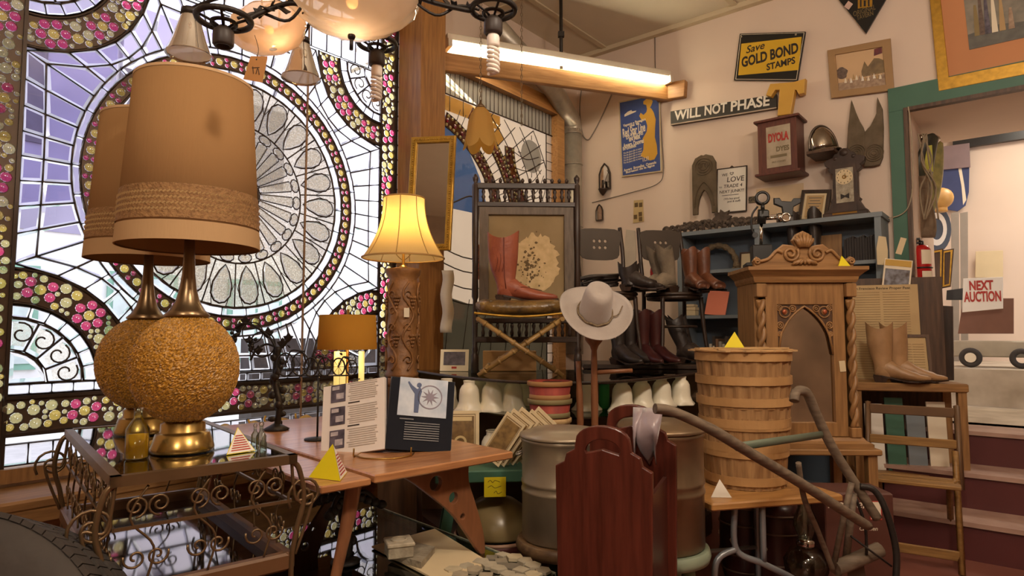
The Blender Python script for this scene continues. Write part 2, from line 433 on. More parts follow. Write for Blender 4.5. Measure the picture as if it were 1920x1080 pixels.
lead, clear, lav, bev, peb, back, mauve = MB(), MB(), MB(), MB(), MB(), MB(), MB()
jy, jp, jc = MB(), MB(), MB()
def piece(poly, mid, d=.016, lead_r=.0062, y=0.):
    """one leaded pane: flat centre, bevelled rim, lead line round it"""
    P = [V((p[0], y, p[1])) for p in poly]; n = len(P); ce = sum(P, V()) / n
    inn = []
    for p in P:
        q = p - ce; L = q.length; inn.append(ce + q * max(.25, 1 - d / max(L, 1e-4)) + V((0, -.007, 0)))
    mid.add(inn, [tuple(range(n))])
    bev.add(P + inn, [(i, (i + 1) % n, n + (i + 1) % n, n + i) for i in range(n)])
    if lead_r: lead.tube(P, lead_r, 4, True)
def jewel(mb, x, z, r, y=-.004):
    mb.loft([[(x + r * cs * cos(2 * pi * j / 9), y - h * r, z + r * cs * sin(2 * pi * j / 9)) for j in range(9)] for cs, h in ((1, 0), (.86, .35), (.5, .62), (.08, .72))], False)
holes = []
def strew(inside, flowers, x0, x1, z0, z1, tries=900):
    loc = []
    holes.clear()
    def ok(x, z, r): return inside(x, z, r) and all(hypot(x - a, z - b) > r + q - .001 for a, b, q in loc)
    for fx, fz in flowers:
        if ok(fx, fz, .022): jewel(jy, fx, fz, .024); loc.append((fx, fz, .024))
        for k in range(6):
            x, z = fx + .05 * cos(k * pi / 3 + .3), fz + .05 * sin(k * pi / 3 + .3)
            if ok(x, z, .021): jewel(jp, x, z, .0225); loc.append((x, z, .0225))
    for r, n in ((.0245, tries), (.017, tries), (.011, tries)):
        for _ in range(n):
            x, z = random.uniform(x0, x1), random.uniform(z0, z1)
            if ok(x, z, r): jewel(jc if random.random() < .72 else jy, x, z, r); loc.append((x, z, r))
    holes.extend([circ(a, b, q * .97, 10) for a, b, q in loc])
# jewelled upright borders, left and right
BL, BR = RX - H, RX + H
for (xa, xb) in ((BL - .15, BL), (BR, BR + .13)):
    for x in (xa, xb): lead.box(x, 0, (Z1a + Z1b) / 2, .014, .02, Z1b - Z1a - .1)
    fl_ = [((xa + xb) / 2 + .012 * (-1) ** k, Z1a + .22 + .36 * k) for k in range(8)]
    strew(lambda x, z, r, xa=xa, xb=xb: xa + r + .006 < x < xb - r - .006, fl_, xa, xb, Z1a + .08, Z1b - .08, 1100)
    back.plate([[(xa, Z1a + .05), (xb, Z1a + .05), (xb, Z1b - .05), (xa, Z1b - .05)]] + holes, .006, .004)
# outer clear strip left of the left border, brown bevel ladder right of the right border
for k in range(26):
    z = Z1a + .07 + .105 * k
    piece([(BR + .145, z), (BR + .215, z), (BR + .225, z + .1), (BR + .145, z + .1)], mauve, .012)
for k in range(11):
    z = Z1a + .07 + .25 * k
    piece([(BL - .29, z), (BL - .16, z), (BL - .16, z + .245), (BL - .29, z + .245)], clear, .02)
# corner medallions: jewelled band, ring of arcs, clear disc
corners = [(BL, RZ - H), (BL, RZ + H), (BR, RZ - H), (BR, RZ + H)]
for (qx, qz) in corners:
    sx, sz = (1 if qx < RX else -1), (1 if qz < RZ else -1)
    a0, a1 = {(1, 1): (0, pi / 2), (1, -1): (-pi / 2, 0), (-1, 1): (pi / 2, pi), (-1, -1): (pi, 3 * pi / 2)}[(sx, sz)]
    r0, r1 = RC - .15, RC
    arc = [(qx + r1 * cos(a0 + (a1 - a0) * k / 18), qz + r1 * sin(a0 + (a1 - a0) * k / 18)) for k in range(19)]
    arci = [(qx + r0 * cos(a0 + (a1 - a0) * k / 18), qz + r0 * sin(a0 + (a1 - a0) * k / 18)) for k in range(19)]
    lead.tube([V((x, 0, z)) for x, z in arc], .008, 4); lead.tube([V((x, 0, z)) for x, z in arci], .008, 4)
    fl_ = [(qx + (r0 + r1) / 2 * cos(a0 + (a1 - a0) * f), qz + (r0 + r1) / 2 * sin(a0 + (a1 - a0) * f)) for f in (.16, .5, .84)]
    strew(lambda x, z, r: r0 + r + .006 < hypot(x - qx, z - qz) < r1 - r - .006 and sx * (x - qx) > r and sz * (z - qz) > r,
          fl_, min(qx, qx + sx * r1), max(qx, qx + sx * r1), min(qz, qz + sz * r1), max(qz, qz + sz * r1), 1500)
    back.plate([arc + arci[::-1]] + holes, .006, .004)
    for k in range(7):
        aa, ab = a0 + (a1 - a0) * k / 7, a0 + (a1 - a0) * (k + 1) / 7
        piece([(qx + r * cos(a), qz + r * sin(a)) for r, a in ((r0 - .06, aa), (r0 - .008, aa), (r0 - .008, ab), (r0 - .06, ab))], clear, .012)
    for k in range(4):
        aa, ab = a0 + (a1 - a0) * k / 4, a0 + (a1 - a0) * (k + 1) / 4; am = (aa + ab) / 2
        piece([(qx + r * cos(a), qz + r * sin(a)) for r, a in ((.15, aa), (r0 - .07, aa), (r0 - .065, am), (r0 - .07, ab), (.15, ab))], peb, .02)
        lead.tube(spiral(qx + .22 * cos(am), qz + .22 * sin(am), .012, .05, aa, aa + 2.2 * pi, 16, -.008), .004, 4)
    piece([(qx, qz)] + [(qx + .14 * cos(a0 + (a1 - a0) * k / 6), qz + .14 * sin(a0 + (a1 - a0) * k / 6)) for k in range(7)], clear, .03)
# field between rose and border: two rows of bevelled trapezoids
def reach(a):
    ca, sa = cos(a), sin(a); r = H / max(abs(ca), abs(sa))
    for sx in (-1, 1):
        for sz in (-1, 1):
            b = ca * sx * H + sa * sz * H; q = b * b - (2 * H * H - RC * RC)
            if q > 0 and b > 0: r = min(r, b - sqrt(q))
    return r
NA = 56
for k in range(NA):
    a, b = 2 * pi * k / NA, 2 * pi * (k + 1) / NA
    ra, rb = reach(a) - .008, reach(b) - .008; r0 = .80; wd = .085
    lft = cos((a + b) / 2) < -.1
    mat = lav if (lft and sin((a + b) / 2) > -.25) else clear
    pa = lambda r, t: (RX + r * cos(t), RZ + r * sin(t))
    ia, ib = max(ra - wd, r0 + .01), max(rb - wd, r0 + .01)
    if ra - ia > .01: piece([pa(ia, a), pa(ra, a), pa(rb, b), pa(ib, b)], mat, .018)
    if ia - r0 > .03: piece([pa(r0, a), pa(ia, a), pa(ib, b), pa(r0, b)], mat, .02)
# rose: bevel ring, bead ring, bevel ring, petals
def ring(r0, r1, n, mat, d=.012):
    for k in range(n):
        a, b = 2 * pi * k / n, 2 * pi * (k + 1) / n; m = (a + b) / 2
        piece([(RX + r * cos(t), RZ + r * sin(t)) for r, t in ((r0, a), (r1, a), (r1, m), (r1, b), (r0, b), (r0, m))], mat, d)
ring(.765, .80, 36, clear); ring(.645, .69, 30, clear)
bh = []
for r in (.765, .691): lead.tube(circ(RX, RZ, r, 72), .006, 4, True)
for k in range(54):
    a = 2 * pi * k / 54
    jewel(jy, RX + .728 * cos(a), RZ + .728 * sin(a), .021); bh.append(circ(RX + .728 * cos(a), RZ + .728 * sin(a), .0205, 10))
    for dr in (-.016, .016): jewel(jp, RX + (.728 + dr) * cos(a + pi / 54), RZ + (.728 + dr) * sin(a + pi / 54), .0125); bh.append(circ(RX + (.728 + dr) * cos(a + pi / 54), RZ + (.728 + dr) * sin(a + pi / 54), .012, 8))
back.plate([circ(RX, RZ, .763, 64), circ(RX, RZ, .693, 64)] + bh, .006, .004)
peb.plate([circ(RX, RZ, .642, 64)], .003, .004)
NP = 22
for k in range(NP):
    a = 2 * pi * k / NP; hw = pi / NP
    P = lambda r, t: (RX + r * cos(a + t * hw), RZ + r * sin(a + t * hw))
    pet = [P(.41, 0), P(.45, -.42), P(.52, -.72), P(.58, -.66), P(.615, -.35), P(.625, 0), P(.615, .35), P(.58, .66), P(.52, .72), P(.45, .42)]
    piece(pet, peb, .012, .005, -.004)
    loop = [P(.365 + .026 * cos(t), .75 * sin(t)) for t in [2 * pi * i / 10 for i in range(10)]]
    piece(loop, peb, .009, .004, -.004)
    inner = [P(.13, -.8), P(.335, -.62), P(.35, 0), P(.335, .62), P(.13, .8)]
    piece(inner, peb, .012, .004, -.004)
    lead.tube([V((x, -.002, z)) for x, z in (P(.39, 1), P(.64, 1))], .004, 4)
    mid = [P(.50, 1), P(.56, 1 - .3), P(.635, 1 - .55), P(.64, 1), P(.635, 1 + .55), P(.56, 1 + .3)]
    lead.tube([V((x, -.002, z)) for x, z in mid], .003, 4, True)
lead.tube(circ(RX, RZ, .395, 48), .005, 4, True); lead.tube(circ(RX, RZ, .125, 24), .006, 4, True); lead.tube(circ(RX, RZ, .642, 64), .006, 4, True)
piece([(RX + .115 * cos(2 * pi * i / 12), RZ + .115 * sin(2 * pi * i / 12)) for i in range(12)], clear, .04)
# vertical stiffening bars
sbar = MB().box(-3.02, -.012, (Z1a + Z1b) / 2, .010, .010, Z1b - Z1a); O('stiffening_bar', sbar, M('bar_tan', '9a7a5c', .5), win)
# rows under the rose: bevel row, jewelled strip, bevel row
zb0 = RZ - H
for (za, zc, n) in ((Z1a + .07, Z1a + .16, 22), (Z1a + .19, Z1a + .205, 10)):
    for k in range(n):
        xa = BL + (2 * H) * k / n; xb = BL + (2 * H) * (k + 1) / n
        if zc - za > .02: piece([(xa, za), (xb, za), (xb, zc), (xa, zc)], clear, .015)
zs0, zs1 = Z1a + .20, zb0 - .06
for z in (zs0, zs1): lead.box(RX, -.004, z, 2 * H, .02, .016)
strew(lambda x, z, r: zs0 + r + .012 < z < zs1 - r - .012, [(BL + .3 + .38 * k, (zs0 + zs1) / 2) for k in range(5)], BL, BR, zs0, zs1, 2600)
back.plate([[(BL, zs0), (BR, zs0), (BR, zs1), (BL, zs1)]] + holes, .006, .004)
for k in range(24):
    xa, xb = BL + 2 * H * k / 24, BL + 2 * H * (k + 1) / 24
    piece([(xa, zs1 + .012), (xb, zs1 + .012), (xb, zb0 - .004), (xa, zb0 - .004)], clear, .012)
# top rows above the field
for k in range(18):
    xa, xb = BL + 2 * H * k / 18, BL + 2 * H * (k + 1) / 18
    piece([(xa, RZ + H + .01), (xb, RZ + H + .01), (xb, RZ + H + .2), (xa, RZ + H + .2)], clear, .02)
    piece([(xa, RZ + H + .21), (xb, RZ + H + .21), (xb, Z1b - .07), (xa, Z1b - .07)], clear, .02)
for nm, mb, mt in (('lead_came', lead, LEAD), ('clear_glass', clear, CLEAR), ('lavender_glass', lav, LAV), ('mauve_glass', mauve, glass('mauve_pane', '8d766c', gloss=.4, white=.5, wcol='7a6258')), ('bevelled_rim', bev, BEV), ('pebbled_glass', peb, PEB),
                   ('jewel_ground', back, BACK), ('amber_jewels', jy, JY), ('pink_jewels', jp, JP), ('champagne_jewels', jc, JC)):
    O(nm, mb, mt, win)
# ================================================================ WINDOW 2 : landscape stained glass
win2 = O('window_2', MB().box((X2a + X2b) / 2, -.01, Z2a + .05, X2b - X2a + .12, .12, .10).box((X2a + X2b) / 2, -.01, Z2b - .03, X2b - X2a + .12, .12, .13)
         .box(X2a + .02, -.01, (Z2a + Z2b) / 2, .10, .12, Z2b - Z2a).box(X2b - .02, -.01, (Z2a + Z2b) / 2, .11, .12, Z2b - Z2a), 'beam_wood', None, C0, RW)
win2['kind'] = 'structure'
l2, g_sky, g_cream, g_amber, g_white, g_green, g_red, bd, bdr = [MB() for _ in range(9)]
xa, xb, za, zb = X2a + .07, X2b - .07, Z2a + .1, Z2b - .09
def ln(pts, r=.005): l2.tube([V((p[0], -.006, p[1])) for p in pts], r, 4)
def pan(mb, poly, y=.0): mb.add([(p[0], y, p[1]) for p in poly], [tuple(range(len(poly)))])
pan(g_cream, [(xa, za), (xb, za), (xb, zb), (xa, zb)], .004)
# picket row of narrow panes on top, and down the right side
pan(g_white, [(xa, zb - .2), (xb, zb - .2), (xb, zb), (xa, zb)], .0)
for k in range(30): ln([(xa + (xb - xa) * k / 29, zb - .2), (xa + (xb - xa) * k / 29, zb)], .004)
ln([(xa, zb - .2), (xb, zb - .2)], .007); ln([(xb - .1, za), (xb - .1, zb - .2)], .006)
for k in range(26): ln([(xb - .1, za + (zb - .2 - za) * k / 26), (xb, za + (zb - .2 - za) * k / 26)], .0035)
# amber panel row
pan(g_amber, [(xa, zb - .33), (xa + .75, zb - .33), (xa + .75, zb - .21), (xa, zb - .21)], -.002)
for k in range(5): ln([(xa + .15 * k, zb - .33), (xa + .15 * k, zb - .2)], .004)
# beaded arch ribbons
def ribbon(cx, cz, r0, r1, a0, a1, n, y=-.003, red=False):
    arc = [(cx + r1 * cos(a0 + (a1 - a0) * k / 24), cz + r1 * sin(a0 + (a1 - a0) * k / 24)) for k in range(25)]
    arci = [(cx + r0 * cos(a0 + (a1 - a0) * k / 24), cz + r0 * sin(a0 + (a1 - a0) * k / 24)) for k in range(25)]
    g_red.plate([arc + arci[::-1]], .003, y)
    ln(arc, .006); ln(arci, .006)
    for k in range(n):
        a = a0 + (a1 - a0) * (k + .5) / n
        bd.sphere(cx + (r0 + .018) * cos(a), -.012, cz + (r0 + .018) * sin(a), .013, .008, .013, 8, 4); bd.sphere(cx + (r1 - .018) * cos(a), -.012, cz + (r1 - .018) * sin(a), .013, .008, .013, 8, 4)
        if k % 2: bdr.sphere(cx + (r0 + r1) / 2 * cos(a), -.012, cz + (r0 + r1) / 2 * sin(a), .018, .01, .018, 8, 4)
pan(g_sky, [(xa, 2.15), (xa + .62, 2.15), (xa + .50, 2.45), (xa + .30, 2.75), (xa, 2.92)], -.002)
ribbon(xa - .15, 1.95, .86, .97, R(4), R(74), 26); ribbon(xa - .15, 1.95, 1.08, 1.19, R(8), R(62), 32)
for k in range(18):
    a = R(6 + 3.6 * k); ln([(xa - .15 + .97 * cos(a), 1.95 + .97 * sin(a)), (xa - .15 + 1.08 * cos(a), 1.95 + 1.08 * sin(a))], .0035)
ribbon(xb + .05, zb - .42, .62, .74, R(182), R(268), 22)
# round medallions and leaf arcs at the right
mx, mz = xb - .32, zb - .46
for r in (.07, .15, .19): ln(circ(mx, mz, r, 28) + [circ(mx, mz, r, 28)[0]], .005)
for k in range(8): ln([(mx + .15 * cos(k * pi / 4), mz + .15 * sin(k * pi / 4)), (mx + .19 * cos(k * pi / 4), mz + .19 * sin(k * pi / 4))], .004)
pan(g_white, [(mx + .148 * cos(t * pi / 12), mz + .148 * sin(t * pi / 12)) for t in range(24)], -.003)
for (cx_, cz_, r) in ((mx + .17, mz - .24, .07), (mx - .02, mz - .3, .06), (mx - .24, mz + .1, .06)): ln(circ(cx_, cz_, r, 18) + [circ(cx_, cz_, r, 18)[0]], .004)
for k in range(7):
    a = R(185 + 13 * k); ln(crv([(xb + .05 + .62 * cos(a), zb - .42 + .62 * sin(a)), (xb + .05 + .45 * cos(a + .1), zb - .42 + .45 * sin(a + .1)), (xb + .05 + .26 * cos(a), zb - .42 + .26 * sin(a))], 4), .004)
# fan of cream cells spreading below the ribbons, and a lattice at the right
for r in (1.30, 1.42, 1.56, 1.72):
    ln([(xa - .15 + r * cos(R(10 + 2 * k)), 1.95 + r * sin(R(10 + 2 * k))) for k in range(24) if xa - .15 + r * cos(R(10 + 2 * k)) < xb - .1 and 1.95 + r * sin(R(10 + 2 * k)) < zb - .2], .0045)
for k in range(11):
    a = R(8 + 5 * k); P_ = [(xa - .15 + r * cos(a), 1.95 + r * sin(a)) for r in (1.19, 1.35, 1.5, 1.72)]; P_ = [p for p in P_ if p[0] < xb - .1 and p[1] < zb - .2]
    if len(P_) > 1: ln(P_, .0045)
for k in range(4): pan(g_amber, [(xa - .15 + r * cos(R(a_)), 1.95 + r * sin(R(a_))) for r, a_ in ((1.19, 13 + 10 * k), (1.30, 13 + 10 * k), (1.30, 18 + 10 * k), (1.19, 18 + 10 * k))], -.002)
for x_ in (.9, 1.02, 1.14, 1.26): ln([(xa + x_, 1.5), (xa + x_, 2.15)], .004)
for z_ in (1.95, 2.06): ln([(xa + .9, z_), (xb - .1, z_ + .02)], .004)
# mountains and meadow
ln(crv([(xa, 2.12), (xa + .2, 2.2), (xa + .42, 2.28), (xa + .6, 2.15), (xa + .85, 2.3), (xa + 1.1, 2.12), (xb - .1, 2.2)], 5), .006)
pan(g_white, [(xa + .45, 2.1), (xa + .85, 2.1), (xa + .85, 2.28), (xa + .66, 2.2), (xa + .5, 2.25)], -.002)
pan(g_green, [(xa, za), (xb - .1, za), (xb - .1, 1.45), (xa + .9, 1.5), (xa + .4, 1.42), (xa, 1.5)], -.002)
for zz in (1.5, 1.62, 1.75, 1.86): ln(crv([(xa, zz), (xa + .4, zz - .08), (xa + .9, zz + .03), (xb - .1, zz - .05)], 5), .005)
for k in range(9): ln([(xa + .1 + .17 * k, za), (xa + .16 + .17 * k + .05 * (k % 3), 1.46)], .004)
pan(g_red, [(xa + .45, 1.62), (xa + .9, 1.66), (xa + .9, 1.9), (xa + .62, 1.98), (xa + .45, 1.88)], -.003)
for k in range(5): ln([(xa + .45, 1.66 + .05 * k), (xa + .9, 1.69 + .05 * k)], .005)
for nm, mb, mt in (('lead_came', l2, LEAD), ('blue_sky_glass', g_sky, glass('sky_glass', '4f72b4', white=.7, wcol='5c82c4')), ('cream_glass', g_cream, glass('cream_glass', 'b8a48a', white=.8, wcol='b7a084')),
                   ('amber_glass', g_amber, glass('amber_pane', 'c89c58', white=.5, wcol='d0a050')), ('white_glass', g_white, glass('white_pane', 'a4a6a4', white=.7, wcol='b0aca4')),
                   ('green_glass', g_green, glass('green_pane', '62665a', white=.7, wcol='6a6a60')), ('red_glass', g_red, glass('red_pane', '8a4a34', white=.6, wcol='8a4a36')),
                   ('amber_beads', bd, glass('pearl_bead', 'f6eab8', gloss=.3, white=.5, wcol='f2e2a8')), ('ruby_beads', bdr, JP)):
    O(nm, mb, mt, win2)
# ================================================================ LEFT FOREGROUND
TANS = shade_mat('tan_shade', 'a57f56', .2, 'ab8458'); CREAMS = shade_mat('cream_shade', 'e8cda0', .7, 'f2cf8a')
M('braid', '7d5a36', .8, col2='9a7448', vs=90, bump=.5, bs=120)
M('amber_crumb', 'cc9530', .35, col2='6e4a14', vs=170, bump=.2, bs=400, spec=.7)
M('ribbed_brass', 'a8894f', .25, .9, vs=14, stretch=(1, 1, .1))
M('tan_edge', 'caa67c', .8)
# ---- tea cart
cart = T('tea_cart', 'ornate bronze metal tea cart with glass top holding the amber lamps', 'cart', (-.888, 1.46, 0), R(40))
CWd, CL, CZ = .40, .92, .88
fr = MB()
for a, b in (((0, 0), (CWd, 0)), ((CWd, 0), (CWd, CL)), ((CWd, CL), (0, CL)), ((0, CL), (0, 0))):
    fr.box((a[0] + b[0]) / 2, (a[1] + b[1]) / 2, CZ - .012, abs(a[0] - b[0]) + .022, abs(a[1] - b[1]) + .022, .024)
O('top_frame', fr, 'bronze', cart)
O('glass_top', MB().box(CWd / 2, CL / 2, CZ - .006, CWd - .02, CL - .02, .008), glass('cart_glass', 'b9a888', gloss=1.0, rough=.03), cart)
tz = .60
t = MB()
for (x, y, sx, sy) in ((CWd / 2, .01, CWd, .03), (CWd / 2, CL - .01, CWd, .03), (.0, CL / 2, .03, CL), (CWd, CL / 2, .03, CL)):
    t.box(x, y, tz + .005, sx, sy, .045, bev=.006)
O('tray_rail', t, M('tray_wood', '6a4a30', .4), cart)
O('tray_mirror', MB().box(CWd / 2, CL / 2, tz - .01, CWd - .02, CL - .03, .008), 'dark_mirror', cart)
for (x, y) in ((0, 0), (CWd, 0), (0, CL), (CWd, CL)):
    lg = MB(); ox = -.05 if x == 0 else .05
    lg.tube(crv([(x, y, CZ - .02), (x + ox * .4, y, CZ - .04), (x + ox * .7, y, CZ - .12), (x + ox * .3, y, tz + .07), (x + ox * .1, y, tz - .03), (x + ox * .5, y, .32), (x, y, .06), (x + ox * .5, y, .012)], 7), .0072, 8)
    lg.tube(crv([(x, y, CZ - .02), (x + ox * .3, y, CZ - .12), (x + ox * 1.2, y, tz + .16), (x + ox * .3, y, tz + .02)], 6), .0045, 6)
    lg.tube([p + V((0, y, 0)) for p in spiral(x + ox * .8, CZ - .11, .008, .05, 0, 3.2 * pi, 24)], .004, 6)
    O('leg', lg, 'bronze', cart)
def apron(n, length, along, fixed):
    mb = MB()
    for i in range(n):
        q = length * (i + .5) / n; w = min(.05, length / n * .42)
        for sg in (-1, 1):
            pts = spiral(q + sg * w * .5, CZ - .075, .006, w * .52, pi / 2, pi / 2 + sg * 3 * pi, 22)
            pts2 = spiral(q + sg * w * .45, tz + .09, .004, w * .5, -pi / 2, -pi / 2 + sg * 2.6 * pi, 20)
            for P in (pts, pts2):
                mb.tube([V((p.x, fixed, p.z)) if along == 'x' else V((fixed, p.x, p.z)) for p in P], .003, 5)
        a = crv([(q, 0, CZ - .03), (q - w * .7, 0, CZ - .10), (q + w * .3, 0, CZ - .17), (q, 0, tz + .03)], 5)
        mb.tube([V((p.x, fixed, p.z)) if along == 'x' else V((fixed, p.x, p.z)) for p in a], .003, 5)
    mb.box(length / 2 if along == 'x' else fixed, fixed if along == 'x' else length / 2, CZ - .12, length if along == 'x' else .006, .006 if along == 'x' else length, .008)
    return mb
O('scrollwork', apron(3, CWd, 'x', 0), 'bronze', cart); O('scrollwork', apron(5, CL, 'y', CWd), 'bronze', cart)
O('scrollwork', apron(2, CWd, 'x', CL), 'bronze', cart); O('scrollwork', apron(7, CL, 'y', 0), 'bronze', cart)
cartM = Matrix.Translation((-.888, 1.46, 0)) @ Matrix.Rotation(R(40), 4, 'Z')
# ---- the two amber lamps
def big_lamp():
    L = T('table_lamp', 'front tall lamp with amber crumbled globe and big tan drum shade', 'lamp', (0, 0, 0), 0, 'amber globe lamps')
    b = MB().lathe([(.078, 0), (.080, .008), (.078, .014), (.068, .046), (.062, .050), (.056, .054), (.056, .074), (.048, .078), (.048, .090), (.04, .095)], 36)
    O('base', b, 'ribbed_brass', L)
    g = MB(); n, k = 250, 150; rr = .137; rings = []
    for i in range(k + 1):
        th = pi * (i + .15) / (k + .3)
        row = []
        for j in range(n):
            q = rr * (1 + random.uniform(-.014, .014)); a = 2 * pi * j / n
            row.append((q * sin(th) * cos(a), q * sin(th) * sin(a), .222 - q * 1.09 * cos(th)))
        rings.append(row)
    g.loft(rings, True, None, False)
    O('globe', g, 'amber_crumb', L)
    st = MB().lathe([(.056, .362), (.058, .368), (.046, .38), (.031, .405), (.022, .44), (.017, .48), (.014, .54), (.0125, .66), (.0125, .85)], 28)
    O('stem', st, M('stem_bronze', '8b7355', .3, .85), L)
    rb, rt, zb, zt = .182, .152, .555, 1.022
    sh = MB(); rings = []
    for r, z in ((rb - .003, zb), (rb, zb), (rt, zt), (rt - .003, zt), (rb - .004, zb + .004)):
        rings.append([(r * cos(2 * pi * j / 64), r * sin(2 * pi * j / 64), z) for j in range(64)])
    sh.loft(rings, False)
    shade = O('lamp_shade', sh, TANS, L)
    def ringband(z0, z1, off):
        mb = MB(); f = lambda z: rb + (rt - rb) * (z - zb) / (zt - zb) + off
        mb.loft([[(f(z) * cos(2 * pi * j / 64), f(z) * sin(2 * pi * j / 64), z) for j in range(64)] for z in (z0, z1)], False); return mb
    O('braid_band', ringband(zb + .055, zb + .145, .0015), 'braid', shade)
    O('hem', ringband(zb, zb + .05, .001), shade_mat('hem_cloth', 'c9a67c', .2), shade); O('hem', ringband(zt - .008, zt, .001), 'tan_edge', shade)  # cream hem strip, its paler colour also stands for light from below
    dots = MB()
    for row in range(4):
        z = zb + .078 + .015 * row; f = rb + (rt - rb) * (z - zb) / (zt - zb) + .002
        for j in range(110):
            a = 2 * pi * (j + .5 * (row % 2)) / 110
            m = tr(f * cos(a), f * sin(a), z) @ rotm('Z', a) @ rotm('X', .6)
            dots.add([(0, -.0045, -.0018), (0, .0045, -.0018), (.0022, .0045, .0018), (.0022, -.0045, .0018)], [(0, 1, 2, 3)], m)
    O('braid_stitching', dots, M('stitch', 'cfae78', .7), shade)
    return L
L1 = big_lamp(); L1.location = cartM @ V((.192, .245, CZ + .001))
dup(L1, cartM @ V((.17, .67, CZ + .001)), .4, 'rear tall lamp with amber globe and tan shade, partly hidden by its twin')
# ---- things on the cart
def bottle(nm, lab, loc, s, fill):
    B = T(nm, lab, 'bottle', loc)
    O('bottle_glass', MB().lathe([(.02 * s, 0), (.022 * s, .003 * s), (.022 * s, .06 * s), (.008 * s, .082 * s), (.008 * s, .1 * s), (.011 * s, .102 * s)], 16, caps=False), 'case_glass', B)
    if fill: O('oil', MB().lathe([(.0195 * s, .002 * s), (.0205 * s, .004 * s), (.0205 * s, .05 * s), (.001, .05 * s)], 16), M('amber_oil', 'f0b41c', .12, var=.1), B)  # opaque bright yellow stands in for light shining through the oil
    else: O('stopper', MB().sphere(0, 0, .112 * s, .012 * s, n=8, k=6), 'clear_glass', B)
    return B
bottle('oil_bottle', 'small glass bottle half filled with amber oil on the cart top', cartM @ V((.075, .20, CZ)), 1.25, True)
for (x, y, s, la) in ((.36, .12, .62, 'tallest of the little clear perfume bottles at the cart corner'), (.37, .20, .5, 'small clear perfume bottle right beside the lamp base on the cart'), (.345, .06, .45, 'tiny clear perfume bottle nearest the front corner of the cart')):
    bottle('perfume_bottle', la, cartM @ V((x, y, CZ)), s, False)
def pyramid(lab, loc, rz, s, mat='pyramid_yellow', face='white_paint'):
    P = T('price_pyramid', lab, 'sign', loc, rz)
    a = [(-.5 * s, -.29 * s, 0), (.5 * s, -.29 * s, 0), (0, .58 * s, 0), (0, 0, .82 * s)]
    O('card', MB().add(a, [(0, 2, 1), (1, 2, 3), (2, 0, 3), (0, 1, 3)]), mat, P)
    fc = MB(); e = [V(a[1]), V(a[2]), V(a[3])]; n = (e[1] - e[0]).cross(e[2] - e[0]).normalized() * .0008
    ce = (e[0] + e[1] + e[2]) / 3
    fc.add([ce + (p - ce) * .93 + n for p in e], [(0, 1, 2)]); O('printed_face', fc, face, P)
    ink = MB()
    for k in range(7):
        f = .10 + .09 * k
        l, r = e[0].lerp(e[2], f), e[1].lerp(e[2], f); l2_, r2_ = e[0].lerp(e[2], f + .04), e[1].lerp(e[2], f + .04)
        q = lambda p, w: ce + (p - ce) * w + n * 2.2
        ink.add([l.lerp(r, .12) + n * 2, l.lerp(r, .88) + n * 2, l2_.lerp(r2_, .88) + n * 2, l2_.lerp(r2_, .12) + n * 2], [(0, 1, 2, 3)])
    O('printed_lines', ink, 'red_print' if mat == 'pyramid_yellow' else 'ink_grey', P)
    return P
pyramid('small red and yellow price pyramid on the cart in front of the lamp base', cartM @ V((.30, .13, CZ)), R(-70), .08)
# ---- tyre
T('tyre', 'old black rubber tyre standing at the lower left corner', 'tyre', (-1.155, 1.26, .415), (R(-24), 0, R(4))).scale = (1.02, 1.02, 1.02)
ty = [o for o in bpy.data.objects if o.name == 'tyre'][0]
prof = [(.24, -.085), (.30, -.105), (.37, -.105), (.40, -.092), (.413, -.075), (.413, .075), (.40, .092), (.37, .105), (.30, .105), (.24, .085)]
tm = rotm('X', pi / 2)
O('rubber', MB().loft([[(r * cos(2 * pi * j / 72), y, r * sin(2 * pi * j / 72)) for j in range(72)] for r, y in prof], False), M('rubber', '3d3733', .75, var=.25, vs=9, bump=.3, bs=30), ty)
trd = MB()
for j in range(96):
    a = 2 * pi * j / 96
    for y, w in ((-.06, .05), (0.0, .035), (.06, .05)):
        m = rotm('Y', -a) @ tr(.414, y, 0)
        trd.box(0, 0, 0, .010, w, .024, m)
O('tread', trd, 'rubber', ty)
O('rim', MB().loft([[(r * cos(2 * pi * j / 40), y, r * sin(2 * pi * j / 40)) for j in range(40)] for r, y in ((.245, -.09), (.22, -.08), (.20, -.03), (.05, -.02), (.05, .02), (.2, .03), (.22, .08), (.245, .09))], False), M('rust_rim', '6f5a48', .6, .4, var=.4, vs=12), ty)
# ---- coffee table on the glass showcase
TR = R(43); TO = V((-.53, 1.81, 0)); tabM = Matrix.Translation(TO) @ Matrix.Rotation(TR, 4, 'Z')
PZ = .42
case = T('display_platform', 'low glass topped showcase carrying the little wooden table', 'showcase', TO, TR)
O('cabinet_body', MB().box(.34, .59, PZ / 2 - .02, .68, 1.60, PZ - .04), M('case_brown', '6b5138', .5, var=.3), case)
O('mirror_sheet', MB().box(.33, .30, PZ - .012, .66, 1.2, .006), M('case_mirror', '8d8574', .12, .85, var=.5, vs=9), case)
O('glass_top', MB().box(.35, .59, PZ - .004, .72, 1.62, .008), glass('thick_glass', 'c9d6c4', gloss=.5), case)
O('edge_strip', MB().box(.712, .59, PZ - .004, .006, 1.62, .016), M('chipped_glass_edge', '9aa392', .3, var=.4, vs=40), case)
tab = T('coffee_table', 'small light wooden table with pierced curved leg, under the open book', 'table', TO, TR)
tz0 = .78
O('top_board', MB().box(.45, .68, tz0 - .013, .56, 1.36, .026, bev=.004), 'table_wood', tab)
O('side_leaf', MB().box(.085, .66, tz0 - .020, .16, 1.30, .022, bev=.004), 'table_wood', tab)
